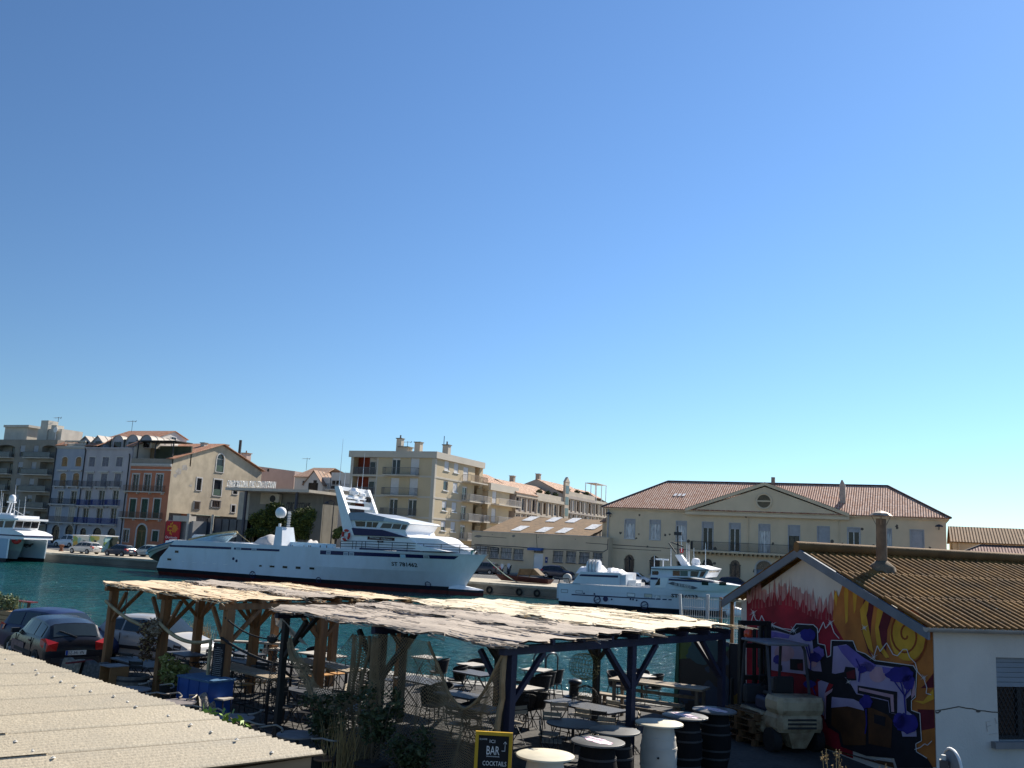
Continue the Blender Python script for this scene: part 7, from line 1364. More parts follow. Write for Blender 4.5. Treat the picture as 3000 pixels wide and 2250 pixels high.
def pergola(name,label,base,xs,ys,h,pw,pm,bm,mats,beamh=.14):
 """built in its own frame: x along the front, y towards the water"""
 t=thing(name,label,'pergola')
 for x in xs:
  for y in ys:
   m=MB(); w=pw*random.uniform(.94,1.06); m.box(x-w/2,x+w/2,y-w/2,y+w/2,0,h-.002); m.build('post',pm(x,y),t)
 for x in xs:
  m=MB(); m.box(x-.06,x+.06,ys[0]-.25,ys[-1]+.25,h,h+beamh); m.build('beam',bm,t)
  for y in ys:
   for s in (-1,1):
    if ys[0]<=y+s*.6<=ys[-1]: m=MB(); m.bar((x,y+s*.06,h-.75),(x,y+s*.8,h-.003),.085,.08); m.build('brace',pm(x,y),t)
 for y in ys:
  for x in xs:
   for s in (-1,1):
    if xs[0]<=x+s*.6<=xs[-1]: m=MB(); m.bar((x+s*.06,y,h-.8),(x+s*.75,y,h-.003),.08,.08); m.build('brace',pm(x,y),t)
 n=int((ys[-1]-ys[0])/.85)+1
 for k in range(n+1):
  y=ys[0]+(ys[-1]-ys[0])*k/n; m=MB(); m.box(xs[0]-.3,xs[-1]+.2,y-.035,y+.035,h+beamh+.002,h+beamh+.09); m.build('rafter',bm,t)
 zt=h+beamh+.1
 for (x0,x1,y0,y1,ma,seed,lift) in mats:
  rnd=random.Random(seed); ph=[rnd.uniform(0,6) for _ in range(8)]; nx=int((x1-x0)/.11); ny=int((y1-y0)/.11)
  def fn(u,v):
   x=x0+(x1-x0)*u; y=y0+(y1-y0)*v; z=zt+lift+.012*math.sin(y*7.4+ph[0])+.012*math.sin(x*1.6+ph[1]+y*.6)+.008*math.sin(x*5.1+y*3.7+ph[2])+.005*math.sin(x*13+ph[3])*math.sin(y*17+ph[4])
   ed=min(u,1-u)*(x1-x0); dz=-.05*math.exp(-min(v,1-v)*(y1-y0)*5)*(1+.8*math.sin(x*3.1+ph[5]))
   return Vector((x+(.07*math.sin(y*9+ph[6])+rnd.uniform(-.06,.06) if ed<.06 else 0),y+(.05*math.sin(x*6+ph[7])+rnd.uniform(-.05,.05) if min(v,1-v)*(y1-y0)<.06 else 0),z+dz+rnd.uniform(-.008,.008)))
  m=MB(); m.grid(fn,nx,ny); vs=[Vector(p) for p in m.v]
  m.add([p-Vector((0,0,.03)) for p in vs],[f[::-1] for f in m.f])
  for k in range(int((x1-x0)*26)):   # loose reed ends along the borders
   x=rnd.uniform(x0,x1); yb=rnd.choice((y0,y1)); z=zt+lift-.05+rnd.uniform(-.04,.04); m.bar((x,yb+rnd.uniform(-.1,.1),z),(x+rnd.uniform(.15,.6),yb+rnd.uniform(-.13,.1),z+rnd.uniform(-.05,.03)),.014)
  for k in range(int((x1-x0)*(y1-y0)*3)):
   u,v=rnd.random()*.85,rnd.uniform(.02,.98); p=fn(u,v); L=rnd.uniform(.2,.8); q=fn(min(1,u+L/(x1-x0)),min(1,max(0,v+rnd.uniform(-.02,.02)))); m.bar(p+Vector((0,0,.02)),q+Vector((0,0,.022)),.01)
  m.build('reed_mat',ma,t,smooth=60)
 frame(t,base); return t
pergola('pergola','dark painted pergola with weathered grey and pale reed roofing, nearest the barrels',BC,(-6.7,-3.4,0),(0,3.35,6.6),2.47,.125,lambda x,y:NAVYP if x>-.1 else TIMD,NAVYP,
  [(-6.95,.25,-.3,1.9,REEDG,1,0),(-6.9,.22,1.8,3.6,REEDG,2,.05),(-6.9,.2,3.45,6.85,REEDW,3,.09),(-4.4,-.7,6.2,7.0,REEDW,4,.13)])
pergola('pergola','brown timber pergola with pale reed roofing beside the silver hatchback',KC,(-6.1,-3.05,0),(0,2.6,5.2),2.47,.2,lambda x,y:TIM,TIM,[(-6.4,.1,-.25,2.2,REED,5,0),(-6.3,.2,2.1,3.7,REEDG,6,.04),(-6.3,.25,3.5,5.5,REED,7,.0)])
def FP(i,j,z=0,b=BC): p=b+E1*i+E2*j; return Vector((p.x,p.y,z))
CHR0=mat('dark_steel_pole',(.04,.04,.045),.4,.1,metal=.4); NETM=mat('tan_net_cord',(.25,.175,.095),.9,.3,6); NETD=mat('dark_net_cord',(.03,.03,.03),.9,.2); NETW=mat('pale_net_cord',(.45,.42,.36),.9,.2); ROPE=mat('old_rope',(.4,.32,.18),.9,.3,4)
def net(name,label,fn,nu,nv,ma,w=.006,gather=None):
 m=MB(); P={}
 for i in range(nu+1):
  for j in range(nv+1): P[i,j]=fn(i/nu,j/nv)
 def rib(a,b):
  d=(b-a)
  if d.length<1e-5: return
  n=d.cross(Vector((-.39,.92,0))).normalized()*w/2; m.quad(a-n,b-n,b+n,a+n)
 for i in range(nu+1):
  for j in range(nv+1):
   if i<nu and j<nv:
    if (i+j)%2==0: rib(P[i,j],P[i+1,j+1])
    else: rib(P[i+1,j],P[i,j+1])
 for g in gather or []:
  m.tube(*g)
 c=P[nu//2,nv]; o=m.build(name,ma,base=(c.x,c.y,c.z)); return tag(o,label,'net')
rn=random.Random(4)
def cur(u,v):
 i=-3.45+3.4*u; top=2.5 if u<.5 else 2.5-1.0*math.sin(math.pi*min(1,(u-.5)/.5)); z=top*(1-v)+.04*v; wv=.12*math.sin(u*17)+.06*math.sin(u*41+v*3)
 return FP(i+.05*math.sin(v*6+u*9),-.22-wv*(.3+.7*v),z)
net('fishing_net','tan fishing net curtain hanging from the dark pergola beside the bar sign',cur,100,76,NETM,.0085,[([cur(k/24*.5+.5,0) for k in range(25)],.026,6),([FP(-.05+.03*math.sin(k),-.16+.03*math.cos(k*2),2.5-k*.24) for k in range(11)],.05,6)])
def cur2(u,v):
 z=2.4-2.3*v; return FP(-4.05+.85*u+.15*math.sin(v*5+u*7)*v,-.1-.22*math.sin(u*9)-.1*v,z)
net('fishing_net','gathered tan net bundle hanging down the middle front post of the dark pergola',cur2,44,90,NETM,.016,[([FP(-3.9+.2*k+.05*math.sin(k*3),-.15-.06*math.sin(k*5),2.4) if j==0 else FP(-3.9+.2*k+.06*math.sin(j+k),-.15-.06*math.sin(k*5+j*.4),2.4-.25*j) for j in range(9)],.03,5) for k in range(4)])
def sw(u,v):
 i=-6.3+2.9*u; s=math.sin(math.pi*u); return FP(i,-.1-.06*math.sin(u*20)-.1*v,2.15-.55*u-.75*s*(1-u*.3)-.28*v*(.5+s))
net('fishing_net','tan net swag slung between the left and middle front posts of the dark pergola',sw,80,18,NETM,.014,[([sw(k/20,.5) for k in range(21)],.03,6)])
def dk(u,v): return FP(-7.1+.38*u,-.05+.08*math.sin(u*7+v*4),1.85-1.15*v)
net('fishing_net','black net pouch hanging beside the left front post of the dark pergola',dk,16,44,NETD,.008)
pA=FP(-6.7,-.15,2.5); pB=FP(0,1.2,2.35,KC);
def tri(u,v):
 a=pB.lerp(pA,u); b=pB.lerp(FP(-6.1,.2,1.95),u); p=a.lerp(b,v); return p+Vector((0,0,-.22*math.sin(math.pi*u)*(1-.4*v)))
net('fishing_net','pale net sail stretched between the two pergolas',tri,60,30,NETW,.012)
def mesh_tri(u,v): return FP(-4.6,.2,2.35).lerp(FP(-5.4+1.9*u,.1,1.5+.15*math.sin(u*3)),v)
net('fishing_net','small triangular net hanging above the swag, beside the middle front post',mesh_tri,18,24,NETM,.007)
def rope(label,pts,r,sag=0,ma=ROPE,n=14):
 m=MB(); P=[]
 for a,b in zip(pts,pts[1:]):
  a,b=Vector(a),Vector(b)
  for k in range(n): f=k/n; P.append(a.lerp(b,f)+Vector((0,0,-sag*4*f*(1-f))))
 P.append(Vector(pts[-1])); m.tube(P,r,6); o=m.build('rope',ma,base=P[0],smooth=60); tag(o,label,'rope')
rope('thick beige rope swag tied from the left corner post of the timber pergola',[FP(-6.1,-.2,2.2,KC),FP(-3.2,-.2,1.75,KC)],.045,.12)
rope('thick beige rope hanging between the flower bouquet and the chalkboard post',[FP(-3.0,-.2,1.95,KC),FP(-.35,-.2,1.75,KC),FP(-.3,-.22,.75,KC)],.045,.22)
rope('dark rope slung from the chalkboard post towards the dark pergola',[FP(0,-.15,1.85,KC),FP(1.9,.9,1.35,KC),FP(-6.7,.1,1.35)],.03,.15,NETD)
rope('thin dark rope stretched between the tops of the two pergolas',[FP(0,-.1,2.3,KC),FP(1.4,.3,1.95,KC),FP(-6.7,.0,2.45)],.018,.12,NETD)
m=MB(); m.lathe(FP(1.4,.3,1.95,KC),[(.02,-.1),(.12,-.05),(.13,.05),(.02,.1)],9); tag(m.build('rope_knot',NETD,base=FP(1.4,.3,1.95,KC)),'dark rope knot hanging between the two pergolas','knot')
def blades(m,c,n,h,spread,w,rnd,mi=0,lean=.5):
 for _ in range(n):
  a=rnd.uniform(0,6.28); l=rnd.uniform(.5,1)*h; b=Vector((c[0]+rnd.gauss(0,spread*.35),c[1]+rnd.gauss(0,spread*.35),c[2])); t=b+Vector((math.cos(a)*l*lean*rnd.random(),math.sin(a)*l*lean*rnd.random(),l)); mid=b.lerp(t,.5)+Vector((0,0,l*.12)); s=Vector((-math.sin(a),math.cos(a),0))*w
  m.quad(b-s,b+s,mid+s,mid-s,mi); m.add([mid-s,mid+s,t],[(0,1,2)],mi)
STRAW=mat('dry_straw',(.36,.25,.11),.85,.3,3); BROWND=mat('dried_brown_flowers',(.12,.07,.045),.9,.4,4); PAMP=mat('pampas_plume',(.42,.34,.24),.9,.2,5); LGRN=mat('bamboo_leaf',(.24,.26,.07),.6,.4,4); VINE=mat('vine_leaf',(.2,.3,.03),.5,.3,4); TERRA=mat('dark_pot',(.03,.028,.026),.8,.2)
rp=random.Random(21); p0=FP(-3.05,-.28,0,KC)
t=thing('flower_bouquet','dried flower and pampas bouquet tied to a timber pergola post','bouquet',(p0.x,p0.y,1.1)); m=MB(); leafcloud(m,[(p0.x-.1,p0.y,1.75,.32),(p0.x-.12,p0.y,1.4,.26),(p0.x-.15,p0.y,1.1,.18)],900,.045,rp); m.build('flowers',[BROWND,STRAW],t); m=MB(); leafcloud(m,[(p0.x+.08,p0.y-.05,1.72,.2),(p0.x+.07,p0.y,1.92,.15)],700,.035,rp); m.build('pampas',[PAMP,PAMP],t)
c=gp(22,870,800); t=thing('grass_tuft','tall dry golden grass growing in front of the silver hatchback','grass',(c.x,c.y,0)); m=MB(); blades(m,(c.x,c.y,0),420,1.25,.9,.006,rp); leafcloud(m,[(c.x,c.y,.85,.5,.6)],500,.02,rp,(0,0)); m.build('stalks',STRAW,t)
def potted(label,x,y,h,sp,leaf,pot=.3,n=900,seed=0,ls=.05,cat='plant',stem=8):
 rnd=random.Random(seed); t=thing('potted_plant',label,cat,(x,y,0)); m=MB(); m.lathe((x,y,0),[(pot*.7,0),(pot,.42),(pot*1.05,.44),(pot*.9,.45)],16); m.build('pot',TERRA,t,smooth=40)
 m=MB(); cl=[]
 for k in range(stem): a=rnd.uniform(0,6.28); e=Vector((x+math.cos(a)*sp*rnd.uniform(.2,1),y+math.sin(a)*sp*rnd.uniform(.2,1),h*rnd.uniform(.6,1))); m.tube([(x,y,.4),((x+e.x)/2+.03,(y+e.y)/2,e.z*.6),e],.012,4); cl+= [(e.x,e.y,e.z,.2),(e.x*.5+x*.5,e.y*.5+y*.5,e.z*.75,.22)]
 m.build('stems',BARK,t); m=MB(); leafcloud(m,cl,n,ls,rnd); m.build('foliage',leaf,t)
c=gp(22,640,1150,.3); potted('yellow green bamboo in a pot in front of the blue counter',c.x,c.y,1.15,.32,[LGRN,mat('pale_bamboo_leaf',(.42,.4,.16),.6,.3,4)],.22,1300,1,.06)
DLF=[mat('dark_shrub_leaf',(.04,.055,.02),.6,.4,3),mat('lighter_shrub_leaf',(.08,.095,.04),.6,.3,3)]  # a dark and a lighter leaf green, mixed at random
for k,(i,j,h,lab) in enumerate(((-3.6,-1.0,1.35,'leafy dark shrub in a pot left of the net curtain'),(-2.3,-.95,1.75,'tall leafy shrub in a pot in front of the net curtain'),(-1.5,-.75,1.1,'low shrub in a pot at the foot of the net curtain'))): q=FP(i,j); potted(lab,q.x,q.y,h,.45,DLF,.3,1100,k+5,.05)
q=FP(-2.9,-1.15); t=thing('grass_tuft','clump of dry reeds standing in front of the net curtain','grass',(q.x,q.y,0)); m=MB(); blades(m,(q.x,q.y,0),160,1.3,.4,.007,rp); m.build('stalks',STRAW,t)
for k,(x,y,lab) in enumerate(((1085,1350,'left clump of bright vine leaves over the corrugated roof edge'),(1320,1415,'right clump of bright vine leaves over the corrugated roof edge'))):
 c=gp(22,x,y,2.45); c=Vector((c.x,c.y,2.45)); d=Vector((0,0,CZ))-c; t=thing('vine',lab,'vine',(c.x,c.y,2.2),'vine clumps along the roof edge'); m=MB(); leafcloud(m,[(c.x-.1,c.y,2.42,.13),(c.x+.1,c.y-.04,2.4,.12)],34,.04,rp); m.build('leaves',[VINE,VINE],t); m=MB(); m.tube([(c.x+.1,c.y+.25,2.0),(c.x,c.y+.1,2.35),(c.x-.1,c.y,2.45)],.008,4); m.build('stem',BARK,t)
c=G(352,1912,.0); p_=PY(354,1700,c.y); m=MB(); m.tube([(c.x,c.y,0),(c.x+.02,c.y,p_.z)],[.028,.024],6); tag(m.build('pole',CHR0,base=c),'slim dark metal pole standing in front of the left timber corner post','pole')
c=gp(21,60,680); t=thing('planter','long pale plank planter with a grey green bush at the quay edge','planter',(c.x-2,c.y,0)); m=MB()
for k in range(5): m.box(c.x-4,c.x+.85,c.y-.35,c.y+.35,.02+k*.17,.17+k*.17)
m.build('plank_box',mat('new_planks',(.42,.27,.14),.8,.2,2,stretch=(.5,4,4)),t); m=MB(); leafcloud(m,[(c.x-.1,c.y,1.1,.42),(c.x-.9,c.y,1.15,.45),(c.x-2,c.y,1.1,.4)],1800,.06,rp); blades(m,(c.x,c.y,.8),120,.8,.6,.008,rp); m.build('foliage',[mat('grey_green_leaf',(.12,.15,.08),.7,.3,4),LGRN],t)
c=gp(21,20,385,1.0); t=thing('wooden_bench','dark red plank bench standing behind the planter','bench',(c.x,c.y,0)); m=MB(); m.box(c.x-2.2,c.x+.5,c.y+.9,c.y+1.25,.98,1.03); m.build('plank',mat('dark_red_plank',(.12,.02,.025),.6,.1),t); m=MB(); m.box(c.x-1.5,c.x-1.42,c.y+1,c.y+1.1,0,.98); m.build('leg',IRON,t); m=MB(); m.box(c.x+.2,c.x+.28,c.y+1,c.y+1.1,0,.98); m.build('leg',IRON,t)
c=G(221,1909,.66); d=Vector((-math.sin(R(64)),math.cos(R(64)),0)); BLKC=carpaint('black_car_paint',(.012,.013,.018),.22)
bk=car('parked_car','black hatchback seen from behind with red tail lights and plate DZ-341-VN','car',BLKC,'hatch',(c.x+d.x*1.95,c.y+d.y*1.95,0),R(154),plate='DZ-341-VN',scale=1.03)
m=MB(); m.box(-.1,1.15,.862,.872,.42,.72);
o=m.build('faded_door_panel',mat('faded_pink_grey',(.2,.13,.12),.7,.4,5),None); o.parent=bk
car('parked_van','dark blue small van parked along the quay behind the black hatchback','van',carpaint('dark_blue_van_paint',(.014,.022,.07)),'mpv',Vector(G(188,1785,1.5)[:2]+(0,)),R(-6),scale=.93)
car('parked_car','silver beige hatchback parked behind the timber pergola','car',carpaint('beige_silver_paint',(.42,.4,.36)),'hatch',Vector(G(466,1803,1.45)[:2]+(0,)),0)
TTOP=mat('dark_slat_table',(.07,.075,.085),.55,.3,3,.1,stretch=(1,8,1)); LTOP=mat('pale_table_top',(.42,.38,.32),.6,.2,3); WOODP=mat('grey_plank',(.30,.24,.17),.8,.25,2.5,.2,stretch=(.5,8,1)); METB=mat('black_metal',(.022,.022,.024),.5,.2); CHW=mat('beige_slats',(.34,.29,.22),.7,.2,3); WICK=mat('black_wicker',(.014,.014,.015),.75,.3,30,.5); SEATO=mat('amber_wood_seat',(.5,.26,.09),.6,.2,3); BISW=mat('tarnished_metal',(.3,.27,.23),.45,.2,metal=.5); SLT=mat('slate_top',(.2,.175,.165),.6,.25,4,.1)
def folding_table(w,d,top):
 t=thing('folding_table','folding table','table'); m=MB(); n=max(4,int(d/.12))
 for k in range(n): y0=-d/2+d*k/n; m.box(-w/2,w/2,y0+.003,y0+d/n-.003,.715,.74)
 m.box(-w/2+.02,w/2-.02,-d/2+.02,d/2-.02,.695,.714); m.build('table_top',top,t)
 for s in (-1,1):
  m=MB(); x=s*w*.36; m.tube([(x,-d*.45,.0),(x,d*.42,.7)],.013,5); m.tube([(x+.03*s,d*.45,.0),(x+.03*s,-d*.42,.7)],.013,5); m.build('leg',METB,t)
 m=MB(); m.tube([(-w*.36,-d*.3,.12),(w*.36,-d*.3,.12)],.01,4); m.build('stretcher',METB,t); return t
def round_table(r,top,pm=METB):
 t=thing('round_table','round table','table'); m=MB(); m.lathe((0,0,.71),[(r*.98,0),(r,.008),(r,.026),(r*.99,.032)],36); m.build('table_top',top,t,smooth=40); m=MB(); m.lathe((0,0,0),[(.22,.0),(.2,.03),(.035,.06),(.03,.7),(.1,.709)],14); m.build('pedestal',pm,t,smooth=40); return t
def folding_chair(wm,fm):
 t=thing('folding_chair','folding chair','chair'); m=MB()
 for k in range(5): x=-.18+k*.085; m.box(x,x+.07,-.2,.2,.44,.458)
 m.build('seat',wm,t); m=MB()
 for z in (.66,.76): m.box(-.225,-.205,-.2,.2,z,z+.075)
 m.build('backrest',wm,t)
 for s in (-1,1):
  m=MB(); y=s*.19; m.tube([(-.23,y,.85),(-.16,y,.45),(.24,y,0)],.011,5); m.build('leg',fm,t); m=MB(); m.tube([(.2,y*.92,.45),(-.24,y*.92,0)],.011,5); m.build('leg',fm,t)
 m=MB(); m.tube([(-.2,-.18,.06),(-.2,.18,.06)],.009,4); m.build('stretcher',fm,t); return t
def wicker_chair():
 t=thing('wicker_armchair','wicker chair','chair'); m=MB(); m.lathe((.0,0,.42),[(.24,0),(.26,.02),(.255,.05),(.22,.06)],18); m.build('seat',mat('grey_wicker_seat',(.1,.095,.09),.8,.4,40,.4),t,smooth=50)
 def bk(u,v): a=R(75)+R(210)*u; r=.27+.06*v; h=.47+.36*v*(1-.35*abs(2*u-1)**2.5); return Vector((r*math.cos(a)*.95,r*math.sin(a),h))
 m=MB(); m.grid(bk,20,6); m.grid(lambda u,v:bk(u,v)*1.0+Vector((-.015*math.cos(R(75)+R(210)*u),-.015*math.sin(R(75)+R(210)*u),0)),20,6); m.build('backrest',WICK,t,smooth=60); m=MB(); m.tube([bk(k/16,1) for k in range(17)],.016,6); m.build('rim',WICK,t,smooth=60)
 for sx in (-1,1):
  for sy in (-1,1): m=MB(); m.tube([(sx*.18,sy*.18,.43),(sx*.24,sy*.24,0)],.013,5); m.build('leg',METB,t)
 m=MB(); m.tube([(.2,.2,.2),(-.2,.2,.2),(-.2,-.2,.2),(.2,-.2,.2)],.008,4,0,True); m.build('stretcher',METB,t); return t
def bistro_chair():
 t=thing('bistro_chair','bistro chair','chair'); m=MB(); m.lathe((0,0,.43),[(.19,0),(.2,.015),(.19,.035)],18); m.build('seat',mat('brown_seat',(.2,.1,.05),.6,.2,3),t,smooth=40)
 arc=[Vector((-.2+.0+.19*(1-math.sin(math.pi*k/12))*.9,-.25*math.cos(math.pi*k/12),.82-.05*abs(math.cos(math.pi*k/12)))) for k in range(13)]
 m=MB(); m.tube(arc,.018,6); m.build('back_rail',BISW,t,smooth=60); m=MB(); m.tube([(-.18,0,.8),(-.2,.07,.74),(-.2,.09,.66),(-.19,.0,.6),(-.19,-.08,.66),(-.19,-.04,.73)],.007,4); m.build('scroll',METB,t)
 for s in (-1,1): m=MB(); m.tube([arc[0] if s<0 else arc[-1],(-.1,s*.2,.44),(-.2,s*.2,0)],.013,5); m.build('leg',METB,t); m=MB(); m.tube([(.13,s*.13,.43),(.2,s*.18,0)],.013,5); m.build('leg',METB,t)
 return t
def bar_stool():
 t=thing('bar_stool','bar stool','stool'); m=MB(); m.box(-.17,.17,-.17,.17,.66,.685); m.build('seat',SEATO,t); m=MB(); m.tube([(-.17,-.17,.66),(-.2,-.17,.98),(-.2,.17,.98),(-.17,.17,.66)],.012,5); m.tube([(-.19,-.17,.84),(-.19,.17,.84)],.01,4); m.build('backrest',METB,t)
 for sx in (-1,1):
  for sy in (-1,1): m=MB(); m.tube([(sx*.15,sy*.15,.66),(sx*.2,sy*.2,0)],.013,5); m.build('leg',METB,t)
 m=MB(); m.tube([(.19,.19,.25),(-.19,.19,.25),(-.19,-.19,.25),(.19,-.19,.25)],.01,4,0,True); m.build('foot_ring',METB,t); return t
def high_table(w):
 t=thing('high_table','high table','table'); m=MB()
 for k in range(3): m.box(-w/2,w/2,-.3+k*.2+.004,-.3+k*.2+.196,1.0,1.04)
 m.build('table_top',WOODP,t)
 for sx in (-1,1):
  for sy in (-1,1): m=MB(); m.box(sx*w*.45-.025,sx*w*.45+.025,sy*.22-.025,sy*.22+.025,0,.998); m.build('leg',METB,t)
 m=MB(); m.box(-w*.44,w*.44,-.02,.02,.2,.24); m.build('stretcher',METB,t); return t
class Kind:
 def __init__(s,mk,z,back=0): s.mk=mk; s.p=None; s.z=z; s.back=back
 def at(s,k,x,y,rz,label,group,z=None):
  p=G(*zp(k,x,y),s.z if z is None else z); d=Vector((math.cos(rz),math.sin(rz),0)); p=Vector((p.x,p.y,0))+d*s.back
  if s.p is None: s.p=s.mk(); o=s.p; o.location=p; o.rotation_euler=(0,0,rz); o['label']=label; o['group']=group
  else: o=dup(s.p,p,rz,label,group)
  return o
a0=PH
GT='tables on the cafe terrace'; GC='chairs on the cafe terrace'
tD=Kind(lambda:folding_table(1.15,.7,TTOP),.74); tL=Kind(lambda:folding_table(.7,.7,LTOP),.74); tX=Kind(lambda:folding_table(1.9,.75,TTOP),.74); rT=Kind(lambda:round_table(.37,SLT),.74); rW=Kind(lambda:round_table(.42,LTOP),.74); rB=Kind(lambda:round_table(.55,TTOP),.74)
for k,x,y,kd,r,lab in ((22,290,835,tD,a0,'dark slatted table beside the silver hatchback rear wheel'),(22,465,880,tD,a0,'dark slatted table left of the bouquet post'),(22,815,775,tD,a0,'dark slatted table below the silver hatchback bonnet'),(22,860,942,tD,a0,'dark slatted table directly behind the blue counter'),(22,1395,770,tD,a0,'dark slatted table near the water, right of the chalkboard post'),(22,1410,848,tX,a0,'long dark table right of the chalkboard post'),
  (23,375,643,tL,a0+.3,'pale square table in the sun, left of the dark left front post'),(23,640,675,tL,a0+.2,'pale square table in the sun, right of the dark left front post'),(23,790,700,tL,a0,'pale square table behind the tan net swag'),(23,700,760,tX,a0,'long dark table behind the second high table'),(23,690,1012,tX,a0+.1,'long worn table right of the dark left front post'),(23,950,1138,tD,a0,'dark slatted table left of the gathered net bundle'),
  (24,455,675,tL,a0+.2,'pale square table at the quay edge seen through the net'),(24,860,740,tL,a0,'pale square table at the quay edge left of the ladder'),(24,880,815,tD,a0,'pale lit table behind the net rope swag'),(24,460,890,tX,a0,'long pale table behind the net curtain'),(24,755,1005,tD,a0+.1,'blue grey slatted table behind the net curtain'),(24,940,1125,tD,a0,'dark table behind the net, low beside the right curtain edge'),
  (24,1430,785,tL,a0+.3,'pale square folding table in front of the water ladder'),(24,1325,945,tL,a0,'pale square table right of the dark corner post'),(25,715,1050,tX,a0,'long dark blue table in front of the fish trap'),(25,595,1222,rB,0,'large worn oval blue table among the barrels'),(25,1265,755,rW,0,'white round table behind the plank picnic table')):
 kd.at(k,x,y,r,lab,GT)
for k,x,y,lab in ((22,300,1120,'round slate table beside the half barrel'),(22,735,1245,'round slate table in front of the bamboo'),(22,1290,1395,'round slate table behind the vine leaves'),(23,500,1370,'round slate table nearest the corrugated roof tip')): rT.at(k,x,y,0,lab,GT)
bs=Kind(bistro_chair,.8,.18)
for k,x,y,r,lab in ((22,460,1052,200,'bistro chair left of the bamboo pot, back to the bouquet post'),(22,670,1082,250,'bistro chair right of the bamboo pot'),(22,530,1165,120,'bistro chair between the half barrel and the second round table'),(22,730,1170,260,'bistro chair behind the second round table'),(22,905,1190,215,'bistro chair right of the second round table with scrolled back'),(22,880,1292,110,'bistro chair below the second round table at the roof edge'),(22,1115,1325,270,'bistro chair behind the left vine clump'),(22,1545,1340,190,'bistro chair with scroll back right of the third round table'),(22,1430,1445,80,'bistro chair below the third round table'),(23,310,1305,270,'bistro chair behind the nearest round table'),(23,710,1415,100,'bistro chair in front of the nearest round table')): bs.at(k,x,y,R(r),lab,GC)
ht=Kind(lambda:high_table(2.6),1.04); ht.at(22,1440,940,a0,'long plank high table right of the chalkboard post','high tables on the terrace'); ht.at(23,740,775,a0,'long plank high table in front of the second timber post row','high tables on the terrace')
st_=Kind(bar_stool,.685)
for k,x,y,lab in ((23,45,938,'amber seated bar stool furthest left at the first high table'),(23,205,920,'amber seated bar stool in the middle of the first high table'),(23,335,903,'amber seated bar stool right of the first high table'),(23,605,873,'amber seated bar stool left at the second high table'),(23,735,860,'amber seated bar stool in the middle of the second high table'),(23,850,848,'amber seated bar stool right at the second high table'),(23,985,830,'amber seated bar stool beside the gathered net bundle')): st_.at(k,x,y,a0+PI/2,lab,'bar stools at the high tables')
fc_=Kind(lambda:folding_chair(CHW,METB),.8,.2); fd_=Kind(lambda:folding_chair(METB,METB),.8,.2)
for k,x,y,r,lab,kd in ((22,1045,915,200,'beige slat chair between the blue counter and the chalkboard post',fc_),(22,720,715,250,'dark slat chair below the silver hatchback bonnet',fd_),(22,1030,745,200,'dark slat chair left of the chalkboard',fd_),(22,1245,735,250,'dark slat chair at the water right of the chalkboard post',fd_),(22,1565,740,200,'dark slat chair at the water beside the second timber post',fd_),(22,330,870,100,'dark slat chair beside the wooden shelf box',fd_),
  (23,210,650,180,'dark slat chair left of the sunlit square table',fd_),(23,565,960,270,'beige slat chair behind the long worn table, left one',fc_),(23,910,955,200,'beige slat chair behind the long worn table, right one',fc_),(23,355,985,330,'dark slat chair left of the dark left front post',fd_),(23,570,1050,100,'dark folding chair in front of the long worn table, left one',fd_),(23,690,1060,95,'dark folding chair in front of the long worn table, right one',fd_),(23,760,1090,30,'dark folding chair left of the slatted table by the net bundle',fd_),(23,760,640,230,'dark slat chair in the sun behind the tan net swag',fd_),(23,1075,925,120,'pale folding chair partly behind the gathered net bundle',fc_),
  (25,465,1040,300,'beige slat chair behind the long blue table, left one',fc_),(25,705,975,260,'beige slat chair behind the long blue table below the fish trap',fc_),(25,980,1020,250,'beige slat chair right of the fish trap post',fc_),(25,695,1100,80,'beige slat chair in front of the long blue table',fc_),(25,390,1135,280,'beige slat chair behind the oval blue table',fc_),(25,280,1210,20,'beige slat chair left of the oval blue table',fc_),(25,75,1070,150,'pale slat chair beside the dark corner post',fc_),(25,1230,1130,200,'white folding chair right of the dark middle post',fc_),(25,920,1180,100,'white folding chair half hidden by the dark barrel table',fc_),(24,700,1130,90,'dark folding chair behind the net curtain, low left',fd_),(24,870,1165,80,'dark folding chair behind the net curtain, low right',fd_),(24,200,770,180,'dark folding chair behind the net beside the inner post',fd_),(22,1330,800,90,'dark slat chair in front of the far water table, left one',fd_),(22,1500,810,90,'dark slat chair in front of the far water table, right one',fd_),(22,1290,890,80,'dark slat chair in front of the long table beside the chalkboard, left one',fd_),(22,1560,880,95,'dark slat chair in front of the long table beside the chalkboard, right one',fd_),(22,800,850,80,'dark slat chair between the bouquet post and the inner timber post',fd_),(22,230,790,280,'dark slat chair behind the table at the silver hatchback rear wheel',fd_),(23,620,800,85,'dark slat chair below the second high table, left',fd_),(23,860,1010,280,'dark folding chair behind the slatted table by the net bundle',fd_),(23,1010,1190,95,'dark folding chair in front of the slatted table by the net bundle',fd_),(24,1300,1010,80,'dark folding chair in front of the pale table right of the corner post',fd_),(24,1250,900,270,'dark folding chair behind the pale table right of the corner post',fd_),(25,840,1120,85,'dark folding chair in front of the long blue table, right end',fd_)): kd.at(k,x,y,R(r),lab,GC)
wk=Kind(wicker_chair,.8,.26)
